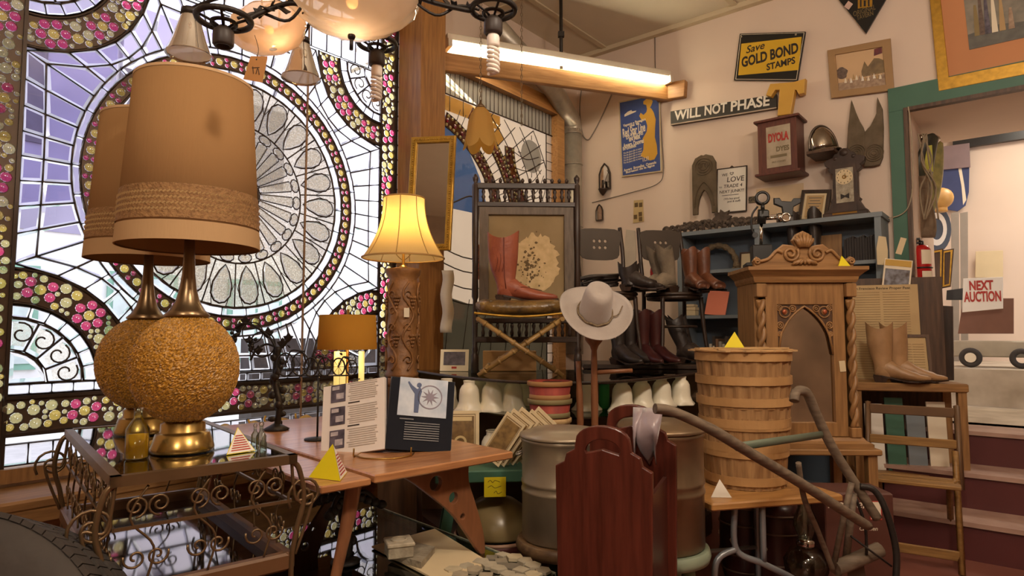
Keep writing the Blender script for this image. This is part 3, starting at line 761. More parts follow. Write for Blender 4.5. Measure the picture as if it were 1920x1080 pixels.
def brace(y):
    ol = crv([(.30, 0, .752), (.36, 0, .72), (.44, 0, .66), (.53, 0, .585), (.60, 0, .50), (.655, 0, PZ + .006), (.675, 0, PZ + .006), (.665, 0, .50), (.63, 0, .60), (.60, 0, .68), (.60, 0, .752)], 4)
    return MB().plate([ol, circ(.46, .695, .028, 18), circ(.535, .635, .022, 16), circ(.575, .565, .013, 12)], .022, y, .003)
M('leg_walnut', '8a5a3c', .35, var=.25, vs=9, stretch=(6, 6, 1))
for y in (.10, 1.22): O('leg', brace(y), 'leg_walnut', tab)
for y in (.10, 1.22):
    O('leg', MB().tube(crv([(.16, y, .757), (.145, y, .66), (.12, y, .55), (.09, y, PZ + .006)], 6), [.03 - .014 * k / 18 for k in range(19)], 8, flat=.55), 'leg_walnut', tab)
# ---- book on wire easel
bk = T('open_book', 'open picture book with white left page and dark right page', 'book', tabM @ V((.375, .275, tz0 + .018)), R(0))
bk.location.z = tz0 + .016
PH, PW = .262, .245
tilt = rotm('X', -R(22))
mL = tilt @ rotm('Y', R(-5)) @ rotm('Z', R(-14)); mR = tilt @ rotm('Y', R(1)) @ rotm('Z', R(14))
pg = MB().box(-PW / 2, .006, PH / 2, PW, .016, PH, mL)
O('left_page', pg, M('page_white', 'e6ddd6', .6, var=.03), bk)
O('right_page', MB().box(PW * .47, .006, PH / 2, PW * .94, .016, PH, mR), M('page_dark', '1e2028', .8, spec=.15), bk)
cov = MB().box(-PW / 2 - .003, .018, PH / 2, PW + .008, .006, PH + .012, mL).box(PW * .47, .018, PH / 2, PW * .94 + .008, .006, PH + .012, mR)
O('cover', cov, M('cover_navy', '2b2a3a', .5), bk)
tx = MB()
for k, z in enumerate((.228, .143, .058)):
    pho = O('photograph', MB().box(-PW + .062, -.0035, z, .058, .002, .066, mL), M('photo_grey', '6b6270', .5, col2='35303c', vs=30), bk)
    O('photo_light_area', MB().box(-PW + .062 + .008, -.0048, z - .012, .030, .002, .022, mL), M('photo_light', 'c8bfc0', .5, col2='8d8692', vs=40), pho)
    O('photo_sky', MB().box(-PW + .062 - .010, -.0048, z + .020, .028, .002, .014, mL), 'photo_light', pho)
    O('heading', MB().box(-PW + .125, -.003, z + .042, .045, .002, .004, mL), 'ink', bk)
    for q in range(9): tx.box(-PW + .158 + .004 * (q % 2), -.003, z + .03 - .0078 * q, .116 - .008 * (q % 3), .002, .0032, mL)
O('text_lines', tx, M('text_grey', 'c0b5ab', .7), bk)
O('illustration', MB().box(PW * .48, -.0035, .193, PW * .72, .002, .142, mR), M('illus_pale', 'c3cbd6', .4, col2='9aa8bd', vs=18), bk)
fig = MB()
fig.plate([[(.088, .135), (.104, .135), (.106, .19), (.112, .215), (.104, .232), (.094, .222), (.075, .235), (.062, .25), (.058, .246), (.07, .225), (.086, .205)]], .002, -.005, m=mR)
fig.plate([circ(.10, .238, .009, 12)], .002, -.005, m=mR)
O('printed_figure', fig, M('figure_blue', '3b4c78', .5), bk)
star = MB()
st = []
for k in range(20): st.append((.143 + (.032 if k % 2 == 0 else .013) * cos(k * pi / 10), .196 + (.032 if k % 2 == 0 else .013) * sin(k * pi / 10)))
star.plate([st], .002, -.005, m=mR); star.plate([circ(.143, .196, .045, 28), circ(.143, .196, .041, 28)], .002, -.005, m=mR)
O('printed_compass', star, M('star_grey', '7d7384', .5), bk)
cap = MB()
for q in range(8): cap.box(PW * .5, -.004, .098 - .0085 * q, .125, .002, .0035, mR)
cap.box(.065, -.004, .110, .05, .002, .004, mR)
O('caption_lines', cap, M('caption_grey', '77787c', .6), bk)
es = T('book_easel', 'thin brass wire easel holding the open book', 'stand', bk.location - V((0, 0, .02)), 0)
w = MB()
for sx in (-.09, .10):
    yo = -.02 if sx < 0 else .0
    w.tube(crv([(sx, yo - .055, .035), (sx, yo - .055, .008), (sx, yo + .0, .004), (sx * .9, .16, .004)], 5), .003, 6)
    w.tube(crv([(sx * .9, .16, .004), (sx * .8, .13, .10), (sx * .6, .12, .22)], 5), .003, 6)
w.tube(crv([(-.09, -.055, .008), (-.04, -.10, .006), (.05, -.10, .006), (.10, -.055, .008)], 6), .003, 6)
O('wire_frame', w, 'brass', es)
pyramid('bright yellow price pyramid at the front corner of the wooden table', tabM @ V((.085, .10, tz0 - .008)), R(-25), .118)
# ---- vine candlestick, wire bicycles, drum lamp on the table
def vine(mb, p0, h, r, leaves=10, seed=1):
    rnd = random.Random(seed)
    mb.tube(crv([p0, p0 + V((.01, 0, h * .3)), p0 + V((-.012, .004, h * .6)), p0 + V((.0, 0, h))], 6), r, 8)
    for k in range(leaves):
        z = h * (.08 + .9 * k / leaves); a = rnd.uniform(0, 6.28)
        q = p0 + V((cos(a) * r * 1.5, sin(a) * r * 1.5, z))
        mb.sphere(q.x, q.y, q.z, rnd.uniform(.012, .022), .01, rnd.uniform(.012, .02), 7, 5)
vs = T('iron_candlestick', 'black iron candlestick twined with vine leaves and grapes, left of the book', 'candlestick', tabM @ V((.32, 1.06, tz0)))
mb = MB(); vine(mb, V((0, 0, 0)), .36, .014, 16, 3); mb.lathe([(.05, 0), (.055, .006), (.03, .02), (.012, .03)], 16)
O('stem', mb, 'black_iron', vs)
def grapes(o, n, r, seed, hgt=.05):
    m2 = MB(); rn = random.Random(seed)
    for i in range(n):
        f = i / n; rad = r * (1 - f)
        m2.sphere(o.x + rn.uniform(-rad, rad), o.y + rn.uniform(-rad, rad), o.z - f * hgt, .0085, n=7, k=5)
    return m2
br = MB()
br.tube(crv([(0, 0, .33), (-.04, 0, .40), (-.11, 0, .45), (-.16, 0, .46), (-.19, 0, .44)], 6), .006, 6)
br.tube(crv([(0, 0, .35), (-.06, .02, .37), (-.10, .0, .34), (-.12, 0, .30)], 6), .005, 6)
br.tube(circ(-.07, .37, .055, 24), .0035, 5, True); br.tube(circ(-.115, .42, .045, 24), .003, 5, True)
br.tube(crv([(0, 0, .34), (.04, 0, .40), (.03, 0, .46)], 6), .004, 6)
O('branches', br, 'black_iron', vs)
lf = MB()
for (x, z, s) in ((-.15, .475, .02), (-.175, .45, .018), (-.05, .42, .024), (.015, .375, .022), (.04, .40, .02), (-.09, .345, .02), (-.13, .39, .016)):
    lf.plate([crv([(x, 0, z + s), (x + s * .5, 0, z + s * .3), (x + s, 0, z + .2 * s), (x + s * .5, 0, z - s * .5), (x, 0, z - s), (x - s * .6, 0, z - s * .4), (x - s, 0, z + .2 * s), (x - s * .4, 0, z + .3 * s)], 2, True)], .006, .005, .002)
O('leaves', lf, 'black_iron', vs)
O('grapes', grapes(V((-.19, 0, .43)), 14, .02, 5), 'black_iron', vs); O('grapes', grapes(V((-.12, 0, .39)), 16, .022, 6), 'black_iron', vs)
wb_ = T('wire_bicycle', 'miniature black wire bicycles on a thin stand, just above the book', 'ornament', tabM @ V((.33, .70, tz0)), R(8))
wm = MB(); hb = .25
for (x, y, r) in ((-.125, 0, .045), (-.075, .03, .045), (-.025, -.02, .036), (.025, .0, .036), (.075, .02, .034), (.125, .03, .030)):
    wm.tube([p + V((0, y, 0)) for p in circ(x, hb + r, r, 26, sx=.72)], .0032, 6, True)
    for k in range(4):
        a = pi * k / 4; wm.tube([(x - .7 * r * cos(a), y, hb + r - r * sin(a)), (x + .7 * r * cos(a), y, hb + r + r * sin(a))], .0009, 4)
O('wheels', wm, 'black_iron', wb_)
wf = MB()
for (xa_, xb_, s) in ((-.125, -.05, .045), (-.025, .025, .036), (.075, .125, .033)):
    wf.tube(crv([(xa_, 0, hb + s), (xa_ + .02, 0, hb + 2.2 * s), (xb_ - .01, 0, hb + 2.0 * s), (xb_, .01, hb + s)], 5), .003, 6)
    wf.tube(crv([(xa_ + .01, -.02, hb + 2.7 * s), (xa_ + .015, 0, hb + 2.5 * s), (xa_ + .01, .02, hb + 2.7 * s)], 4), .0028, 5)
    wf.sphere(xb_ - .015, 0, hb + 2.15 * s, .012, .007, .005, 8, 5)
wf.tube([(-.13, .0, hb), (.13, .01, hb)], .003, 6)
O('frames', wf, 'black_iron', wb_)
O('stand', MB().cyl((0, .01, 0), (0, .01, hb + .01), .004, n=8).lathe([(.05, 0), (.05, .005), (.006, .012)], 20, o=(0, .01, 0)), 'black_iron', wb_)
dl = T('drum_lamp', 'small lit candle lamp with mustard drum shade behind the book', 'lamp', tabM @ V((.51, .80, tz0)))
zsb = .35
O('lamp_shade', MB().loft([[(r * cos(2 * pi * j / 40), r * sin(2 * pi * j / 40), z) for j in range(40)] for r, z in ((.124, zsb), (.118, zsb + .145), (.1165, zsb + .145), (.1225, zsb))], False), shade_mat('mustard_shade', 'ab7a30', .12, 'c98a30'), dl)
cs = MB(); cs2 = MB()
for k in range(3):
    a = 2 * pi * k / 3 + .5; x, y = .062 * cos(a), .062 * sin(a)
    cs.cyl((x, y, .19), (x, y, .34), .0125, n=12); cs2.tube(crv([(0, 0, .10), (x * .5, y * .5, .09), (x, y, .12), (x, y, .19)], 5), .005, 6); cs2.lathe([(.014, .18), (.026, .19), (.026, .194), (.012, .196)], 12, o=(x, y, 0))
O('candle_tubes', cs, M('candle_ivory', 'f2dca0', .5, emis=.8, ecol='ffdf80'), dl)
cs2.lathe([(.07, 0), (.07, .008), (.03, .02), (.012, .04), (.012, .09), (.02, .10), (.008, .12), (.006, zsb + .17)], 20)
O('candelabra_base', cs2, 'brass', dl)
O('bulb', MB().sphere(0, 0, zsb + .07, .022, .022, .03, 10, 8), M('bulb_glow', 'ffe0a0', .4, emis=12, ecol='ffd070'), dl)
lamp('drum_lamp_light', 'POINT', dl.location + V((0, 0, zsb + .08)), 7, (1, .68, .32), .03)
# ---- things on the showcase
def flat(name, lab, cat, pix, z, th, mat, group=None):
    pts = [onz(x, y, z) for x, y in pix]; ce = sum(pts, V()) / len(pts)
    a = [(p.x - ce.x, p.y - ce.y, 0) for p in pts]; b = [(p[0], p[1], th) for p in a]; n = len(pts)
    mb = MB().add(a + b, [tuple(range(n))[::-1], tuple(range(n, 2 * n))] + [(i, (i + 1) % n, n + (i + 1) % n, n + i) for i in range(n)])
    return S(name, lab, cat, mb, mat, (ce.x, ce.y, z), 0, group)
flat('board', 'cream board lying flat on the low glass showcase', 'board', [(697, 1027), (828, 1095), (918, 1057), (815, 994)], PZ + .004, .006, 'cream_paper')
flat('stone_slab', 'grey stone slab with broken edge on the cream board, under the carved box', 'stone', [(727, 1047), (790, 1066), (815, 1036), (760, 1022)], PZ + .0115, .02, M('grey_stone', 'b3a892', .8, col2='857a68', vs=25, bump=.4, bs=60))
bx = T('stone_box', 'small square carved stone box on the grey slab', 'box', onz(748, 1040, PZ + .033), R(20))
O('body', MB().box(0, 0, .018, .085, .085, .036, bev=.003), 'grey_stone', bx)
lid = O('lid', MB().box(0, 0, .043, .092, .092, .013, bev=.003).torus((0, 0, .051), .025, .004, 20, 6), M('pale_stone', 'c9bda6', .8, col2='a0937c', vs=30), bx)
# mosaic stones on a tray
trO = tabM @ V((.585, -.085, 0))
trayM = Matrix.Translation((trO.x, trO.y, 0)) @ Matrix.Rotation(R(43), 4, 'Z')
rn = random.Random(4); STM = [M('stone_%d' % i, h, .75, var=.2, vs=30) for i, h in enumerate(('b4ab96', '938a78', 'c4b79a', '7f7769', 'a89c86'))]
k = 0
for iy in range(5):
    for ix in range(5):
        x, y = -.112 + .056 * ix + rn.uniform(-.008, .008), -.10 + .05 * iy + rn.uniform(-.006, .006)
        n = rn.choice((4, 5, 6)); ol = [(rn.uniform(.025, .033) * cos(2 * pi * q / n + .3), rn.uniform(.022, .03) * sin(2 * pi * q / n + .3)) for q in range(n)]
        th = rn.uniform(.008, .014)
        mb = MB().plate([ol], th, 0, .0015, rotm('X', -pi / 2))
        o = S('mosaic_stone', 'flat grey and buff broken mosaic stone in the heap on the glass showcase', 'stone', mb, STM[rn.randrange(5)], trayM @ V((x, y, PZ + th / 2 + .0015)), rn.uniform(0, 6), 'loose mosaic stones')
gbx = T('green_box', 'little green wooden box behind the right page of the open book', 'box', tabM @ V((.60, .50, tz0)), R(20))
O('body', MB().box(0, 0, .045, .05, .10, .09, bev=.004), 'green_paint', gbx)
O('lid', MB().box(0, 0, .097, .054, .104, .012, bev=.003), M('lid_yellow', 'c9b458', .5), gbx)
# iron vine stand under the table
ivs = T('vine_stand', 'black iron vine leaf stand under the wooden table', 'stand', tabM @ V((.26, .33, PZ + .004)))
mb = MB(); vine(mb, V((0, 0, 0)), .26, .017, 9, 8); mb.lathe([(.05, 0), (.05, .006), (.018, .02)], 14)
O('stem', mb, 'black_iron', ivs)
mb = MB()
for a, l in ((.4, .12), (2.7, .15), (4.4, .1)):
    e = V((cos(a) * l, sin(a) * l, 0)); mb.tube(crv([V((0, 0, .20)), e * .5 + V((0, 0, .23)), e + V((0, 0, .17))], 5), .008, 6)
    for q in range(4): mb.sphere(e.x * (.4 + .2 * q), e.y * (.4 + .2 * q), .21 - .01 * q, .02, .012, .016, 7, 5)
O('branches', mb, 'black_iron', ivs)
# ---- gilded shells on the window ledge
for k in range(7):
    t_, z_ = -3.70 + .16 * k, .686
    o = T('gilt_ornament', 'gilded leaf ornament lying on the window ledge, %s' % ['leftmost of the row', 'second from the left', 'third from the left', 'middle of the row', 'third from the right end', 'second from the right end', 'rightmost of the row'][k], 'ornament', WP(t_, z_, .13), RW + .5 * (k % 3), 'gilded ornaments on the ledge')
    O('leaf', MB().lathe([(.05, 0), (.06, .006), (.045, .02), (.02, .035), (.005, .04)], 18, wob=lambda a, z: .22 * cos(5 * a), sx=1.2, sy=.7), 'gold_leaf', o)
    O('stem', MB().tube(crv([(-.06, 0, .01), (-.09, .01, .03), (-.08, .02, .055)], 4), .006, 6), 'gold_leaf', o)
# ---- chandelier
ch = T('chandelier', 'iron vine chandelier with frosted glass bowl and spiral bulbs, hanging at the top', 'chandelier', at(660, 20, 1.85))
cc = ch.location.copy()
def rel(px, py, Y): return at(px, py, Y) - cc
FROST = glass('frosted_amber', 'ecdcc8', gloss=.08, white=.85, wcol='e2cbb0')
bowlz = rel(660, 66, 1.85).z
bowl = MB(); nn = 48
bowl.loft([[(r * (1 + .03 * cos(12 * 2 * pi * j / nn)) * cos(2 * pi * j / nn), r * (1 + .03 * cos(12 * 2 * pi * j / nn)) * sin(2 * pi * j / nn), bowlz + z) for j in range(nn)] for r, z in ((.008, 0), (.05, .008), (.10, .026), (.15, .055), (.19, .095), (.205, .13), (.203, .132))], False)
O('glass_bowl', bowl, FROST, ch)
O('bulb', MB().sphere(0, 0, bowlz + .10, .018), M('bowl_bulb', 'ffd9a0', .4, emis=6, ecol='ffb060'), ch)
lamp('chandelier_light', 'POINT', cc + V((0, 0, bowlz + .05)), .55, (1, .7, .45), .02)
O('finial', MB().sphere(0, 0, bowlz - .004, .012, n=10, k=6).cyl((0, 0, bowlz - .045), (0, 0, bowlz), .006, n=8), 'black_iron', ch)
O('centre_stem', MB().cyl((0, 0, bowlz + .13), (0, 0, CEIL - cc.z), .012, n=10).tube([(.2 * cos(a), .2 * sin(a), bowlz + .14) for a in [2 * pi * i / 30 for i in range(30)]], .008, 6, True), 'black_iron', ch)
hoops = [((420, 36), 1.72, .07, False), ((925, 18), 1.86, .065, True), ((707, 82), 2.12, .062, True)]
for (hp, Y, r, bulb_) in hoops:
    h = rel(hp[0], hp[1], Y)
    mb = MB().torus(h, r, .0085, 30, 8).torus(h + V((0, 0, -.012)), r * .45, .006, 20, 6)
    for k in range(5):
        a = 2 * pi * k / 5; mb.tube([h + V((r * cos(a), r * sin(a), 0)), h + V((r * .45 * cos(a), r * .45 * sin(a), -.012)), h + V((0, 0, -.03))], .004, 5)
    O('hoop', mb, 'black_iron', ch)
    O('arm', MB().tube(crv([V((0, 0, h.z + .09)) + (h * .28) * 1, h * .5 + V((0, 0, .035)), h * .8 + V((0, 0, .0)), h + V((-r * h.x / max(h.length, .01), -r * h.y / max(h.length, .01), 0))], 7), .0075, 7)
      .tube(crv([h * .35 + V((0, 0, .06)), h * .55 + V((.015, 0, -.015)), h * .75 + V((0, .015, .02)), h * .9], 6), .0045, 6), 'black_iron', ch)
    s_ = O('socket', MB().lathe([(.012, -.02), (.026, -.034), (.028, -.04), (.028, -.072), (.024, -.078), (.018, -.078), (.017, -.066)], 20, o=tuple(h)), M('socket_brown', '3a302b', .5), ch)
    if bulb_:
        cf = MB().lathe([(.017, -.115), (.019, -.11), (.019, -.085), (.014, -.07)], 14, o=tuple(h))
        for q in (0, pi):
            cf.tube([h + V((.0155 * cos(q + t_ * .5), .0155 * sin(q + t_ * .5), -.118 - .0021 * t_)) for t_ in range(38)], .0055, 6)
        O('spiral_bulb', cf, 'cfl', ch)
    l3 = MB(); rl = random.Random(int(hp[0]))
    for q in range(6):
        f = .35 + .09 * q; p = h * f + V((rl.uniform(-.02, .02), rl.uniform(-.02, .02), rl.uniform(.01, .04))); s = rl.uniform(.014, .022)
        l3.plate([crv([(0, 0, s), (s * .5, 0, .3 * s), (s, 0, .2 * s), (.4 * s, 0, -.5 * s), (0, 0, -s), (-.5 * s, 0, -.4 * s), (-s, 0, .2 * s), (-.4 * s, 0, .3 * s)], 2, True)], .004, 0, .001, tr(*p) @ rotm('Z', rl.uniform(0, 3)) @ rotm('X', rl.uniform(-1, 1)))
    O('vine_leaves', l3, 'black_iron', ch)
for (px, py, Y, s) in ((357, 25, 1.98, 1.05), (566, 78, 2.1, .98)):
    h = rel(px, py, Y)
    O('bell_shade', MB().lathe([(.022 * s, 0), (.030 * s, -.02 * s), (.038 * s, -.05 * s), (.050 * s, -.09 * s), (.063 * s, -.125 * s), (.066 * s, -.132 * s), (.061 * s, -.125 * s)], 30, caps=False, o=tuple(h)), glass('frosted_white', 'e8dccb', gloss=.1, white=.92, wcol='dccab4'), ch)
    O('shade_holder', MB().lathe([(.008 * s, .02 * s), (.026 * s, .012 * s), (.028 * s, -.008 * s)], 16, o=tuple(h)).tube(crv([h + V((0, 0, .015)), h * .8 + V((0, 0, .05)), h * .4 + V((0, 0, .08))], 5), .006, 6), 'black_iron', ch)
h = rel(505, 62, 1.95)
pt = MB().lathe([(.012, -.055), (.05, -.05), (.09, -.03), (.115, .0), (.112, .035), (.085, .06), (.082, .058)], 36, caps=False, wob=lambda a, z: .04 * cos(8 * a))
o = O('petal_shade', pt, FROST, ch, h, (0, R(-14), 0))
O('petal_bulb', MB().sphere(h.x, h.y, h.z + .01, .014), M('petal_glow', 'ffc890', .4, emis=5, ecol='ffa050'), ch)
lamp('petal_lamp_light', 'POINT', cc + h + V((.03, -.02, -.01)), .3, (1, .6, .32), .02)
# tag hanging from the chandelier
tg = T('price_tag', 'brown paper price tag hanging beside the tall lamp shade', 'tag', at(481, 106, 1.56), R(8))
O('card', MB().plate([[(-.014, 0), (.026, .002), (.026, -.004), (.016, -.066), (-.03, -.06), (-.016, -.008)], circ(0, -.008, .002, 8)], .001), M('kraft', 'b07a42', .8), tg)
O('handwriting', MB().tube([(-.008, -.001, -.026), (-.006, -.001, -.045)], .0008, 4).tube([(-.01, -.001, -.03), (.008, -.001, -.028)], .0008, 4).tube(crv([(.0, -.001, -.045), (.004, -.001, -.03), (.008, -.001, -.047)], 4), .0008, 4), 'ink', tg)
O('string', MB().tube(crv([(0, 0, -.008), (.004, 0, .02), (-.006, .0, .055)], 4), .0007, 4), 'ink', tg)
# ================================================================ CENTRE: glass counter and what stands on it
KZ = .97
CASEG = glass('counter_glass', 'dfe6dc', gloss=.35)
fp = [onz(x, y, KZ) for x, y in ((780, 694), (840, 703), (920, 711), (1000, 715), (1090, 716), (1190, 711), (1270, 703), (1330, 695))]
fp = crv([(p.x, p.y, 0) for p in fp], 4)
bx0, bx1, by = fp[0].x, fp[-1].x, 4.02
ko = V((.3, 3.5, 0))
def slab(z, th, inset=0.):
    pts = [(p.x - ko.x, p.y - ko.y + inset) for p in fp] + [(bx1 - ko.x, by - ko.y), (bx0 - ko.x, by - ko.y)]
    n = len(pts); a = [(x, y, z - th) for x, y in pts]; b = [(x, y, z) for x, y in pts]
    return MB().add(a + b, [tuple(range(n))[::-1], tuple(range(n, 2 * n))] + [(i, (i + 1) % n, n + (i + 1) % n, n + i) for i in range(n)])
ctr = T('display_counter', 'bow fronted glass shop counter with milk glass lampshades on its shelf', 'counter', ko)
O('glass_top', slab(KZ, .010), CASEG, ctr)
O('top_rim', MB().tube([V((p.x - ko.x, p.y - ko.y, KZ - .006)) for p in fp], .008, 6), 'dark_wood', ctr)
O('shelf', slab(.80, .008, .03), glass('shelf_glass', 'd2dccb', gloss=.3), ctr); O('shelf', slab(.50, .012, .03), 'walnut', ctr)
O('base', slab(.12, .12, .02), 'dark_wood', ctr)
kb = MB().box((bx0 + bx1) / 2 - ko.x, by - ko.y + .01, .49, bx1 - bx0, .02, .95)
for x in (bx0, bx1): kb.box(x - ko.x, (fp[0].y + by) / 2 - ko.y, .49, .03, by - fp[0].y, .96)
O('back_panel', kb, M('counter_back', '6e5238', .6, var=.25), ctr)
# milk glass lampshades on the upper shelf
def milk():
    m = T('lampshade', 'milk glass bell lampshade on the counter shelf', 'lampshade', (0, 0, 0), 0, 'milk glass lampshades in the counter')
    pr = [(.066, 0), (.068, .006), (.056, .020), (.047, .045), (.046, .075), (.043, .10), (.034, .118), (.026, .124), (.026, .140), (.0235, .140), (.0235, .124), (.031, .114), (.040, .098), (.043, .06), (.052, .02)]
    O('glass_bell', MB().lathe(pr[:9], 28, caps=False, wob=lambda a, z: .10 * cos(6 * a) * max(0, 1 - z / .03)), 'milk_glass', m)
    O('neck_ring', MB().torus((0, 0, .139), .0255, .003, 20, 6), 'milk_glass', m)
    return m
mk = milk(); first = True
spots = [(838, 3.44, 'leftmost milk glass shade on the counter shelf'), (880, 3.30, 'second milk glass shade, standing a little in front of its neighbours'), (898, 3.58, 'milk glass shade behind the second and third ones on the left of the shelf'),
         (922, 3.32, 'third milk glass shade in the front row, left of the red baskets'), (945, 3.6, 'milk glass shade at the back, between the third and fourth front ones'), (962, 3.34, 'fourth front milk glass shade, nearest the red baskets'), (990, 3.6, 'milk glass shade half hidden behind the red baskets'),
         (1100, 3.35, 'milk glass shade between the red baskets and the green can'), (1166, 3.30, 'milk glass shade just right of the hat stand post'), (1203, 3.42, 'third milk glass shade from the right end of the shelf'), (1240, 3.52, 'second milk glass shade from the right end of the shelf'), (1276, 3.62, 'rightmost milk glass shade, beside the bushel baskets')]
for i, (px, Y, la) in enumerate(spots):
    p = at(px, 700, Y); loc = (p.x, p.y, .8005)
    if i == 0: mk.location = loc; mk['label'] = la; mk.scale = (1.12, 1.12, 1.1)
    else: dup(mk, loc, .3 * i, la)
for i, (px, Y, la) in enumerate(((925, 3.35, 'pale glass shade lying on the lower shelf behind the green stool'), (985, 3.3, 'pale glass shade on the lower shelf beside the dented can'))):
    p = at(px, 850, Y); dup(mk, (p.x, p.y, .5005), .2, la, 1.4)['group'] = 'glass shades on the lower shelf'
# ---- bamboo stool with leather cushion and the red boot
st = T('folding_stool', 'bamboo folding stool with black and gold cushion under the red boot', 'stool', (at(975, 600, 3.42).x, 3.42, KZ))
sw, sh = .215, .30
for y in (-.15, .15):
    for sg in (-1, 1):
        b = MB(); p0, p1 = V((-sg * sw, y + .012 * sg, .012)), V((sg * sw, y + .012 * sg, sh))
        b.cyl(p0, p1, .012, n=10)
        for f in (.08, .25, .42, .58, .75, .92): q = p0.lerp(p1, f); d = (p1 - p0).normalized() * .006; b.cyl(q - d, q + d, .0155, n=10)
        O('leg', b, M('bamboo', 'ab8850', .4, col2='7a5c30', vs=8), st)
for sg in (-1, 1): O('seat_rail', MB().cyl((sg * sw, -.16, sh), (sg * sw, .16, sh), .012, n=10), 'bamboo', st); O('stretcher', MB().cyl((sg * sw * .8, -.16, .055), (sg * sw * .8, .16, .055), .009, n=8), 'bamboo', st)
O('pivot', MB().cyl((0, -.17, .156), (0, .17, .156), .010, n=8), 'bamboo', st)
cu = MB(); rings = []
for i in range(15):
    x = -.235 + .47 * i / 14; e = sqrt(max(0, 1 - (abs(x) / .24) ** 6)); zc = sh + .055 + .018 * (x / .235) ** 2
    rings.append([(x, .17 * e * (abs(cos(t_)) ** .6) * (1 if cos(t_) >= 0 else -1), zc + .045 * max(e, .25) * (abs(sin(t_)) ** .8) * (1 if sin(t_) >= 0 else -1)) for t_ in [2 * pi * j / 20 for j in range(20)]])
cu.loft(rings, True)
O('cushion', cu, M('black_gold_leather', '3a2d20', .3, col2='8a6a34', vs=16, bump=.4, bs=40), st)
O('fringe', MB().tube(crv([(-.235, -.165, sh + .03), (0, -.172, sh + .012), (.235, -.165, sh + .03)], 8), .006, 6), 'gold_leaf', st)
# ---- boots
def boot(lab, mat, loc, rz, h=.34, L=.28, group=None, lean=0., sa=1., heel=.035, solemat='dark_wood', stitch=None, ankle=1., name='boot', w=1.):
    B = T(name, lab, 'boot', loc, rz, group)
    up = MB(); n = 24
    rings = []
    prof = [(h, .062, .050, .0), (h * .86, .060, .049, .0), (h * .66, .057, .046, .0), (h * .48, .049, .041, .004), (h * .36, .044, .037, .008), (h * .26, .049, .038, .012), (h * .16, .054, .038, .016), (heel + .012, .050, .035, .016), (heel, .046, .033, .016)]
    for i, (z, a, b_, cx_) in enumerate(prof):
        dx_ = lean * max(0, z - .10)
        kk = 1 + (sa - 1) * min(1, max(0, (z / h - .22) / .2)); a *= kk
        rings.append([(cx_ - (kk - 1) * .02 + a * cos(2 * pi * j / n) - dx_, w * b_ * sin(2 * pi * j / n), z + ((.022 * cos(4 * pi * j / n)) if i == 0 else (.01 * cos(4 * pi * j / n) if i == 1 else 0))) for j in range(n)])
    up.loft(rings, False)
    foot = []
    zs = heel
    for (x, hw, z0, z1) in ((-.036, .020, zs, .07), (-.02, .035, zs - .002, .115), (.02, .039, zs - .008, .145 * ankle), (.06, .040, zs * .6, .128 * ankle), (.10, .042, zs * .25 + .006, .098), (.14, .045, .010, .078), (.18, .043, .008, .064), (L - .07, .034, .010, .052), (L - .035, .018, .014, .044), (L - .018, .006, .018, .036)):
        foot.append([(x, w * hw * cos(t_), (z0 + z1) / 2 + (z1 - z0) / 2 * sin(t_)) for t_ in [2 * pi * j / 16 for j in range(16)]])
    up.loft(foot, True)
    O('upper', up, mat, B)
    so = MB(); rings = []
    for (x, hw, z) in ((-.045, .025, zs), (.0, .037, zs - .002), (.05, .032, zs * .65), (.09, .034, .012), (.14, .047, .004), (.19, .043, .004), (L - .06, .032, .007), (L - .012, .006, .014)):
        rings.append([(x, -w * hw, z), (x, w * hw, z), (x, w * hw, z + .009), (x, -w * hw, z + .009)])
    so.loft(rings, True, None, False); O('sole', so, solemat, B)
    O('heel', MB().loft([[(x0 + (.0 if z else .006), -w * hy, z), (x1 - (0 if z else .004), -w * hy, z), (x1 - (0 if z else .004), w * hy, z), (x0, w * hy, z)] for x0, x1, hy, z in ((-.040, .026, .030, 0.), (-.047, .036, .034, zs))], True, None, False), solemat, B)
    if stitch:
        s_ = MB()
        for sg in (-1, 1):
            for q in range(3):
                s_.tube(crv([(-.045 + .02 * q - lean * .15, sg * w * (.036 + .006 * q) - .0 * q, h * .45), (-.03 + .018 * q - lean * .2, sg * w * (.044 + .003 * q), h * .62), (-.042 + .022 * q - lean * .25, sg * w * (.040 + .005 * q), h * .78), (-.02 + .012 * q - lean * .3, sg * w * (.049), h * .93)], 5), .0012, 4)
            s_.tube([(.004 - lean * (h - .1), sg * w * .0515, h - .022), (.004 - lean * .2, sg * w * .048, h * .66), (.006, sg * w * .038, h * .36), (.014, sg * w * .039, h * .2)], .0025, 5)
            s_.tube(crv([(.06, sg * w * .040, .06), (.10, sg * w * .036, .082), (.16, sg * w * .024, .072), (.20, sg * w * .01, .064)], 4), .0014, 4)
        O('stitching', s_, stitch, B)
    return B
M('red_leather', 'a0583e', .4, col2='844430', vs=12, bump=.15, bs=60); M('red_stitch', '6d2f1f', .5)
M('dark_leather', '3c322d', .38, col2='2a2320', vs=14, bump=.2, bs=50); M('brown_leather', '7a4a30', .4, col2='583322', vs=12, bump=.2, bs=50)
M('suede_grey', '8a7c68', .9, col2='6c6050', vs=14, bump=.3, bs=90); M('tan_leather', 'b08a62', .45, col2='94714c', vs=10, bump=.15, bs=40); M('oxblood', '4d2622', .32, col2='38191a', vs=10)
p = at(946, 600, 3.42)
boot('tooled red brown cowboy boot standing on the bamboo stool cushion', 'red_leather', (p.x, 3.40, KZ + .388), R(-8), .365, .30, stitch='red_stitch', sa=1.4)
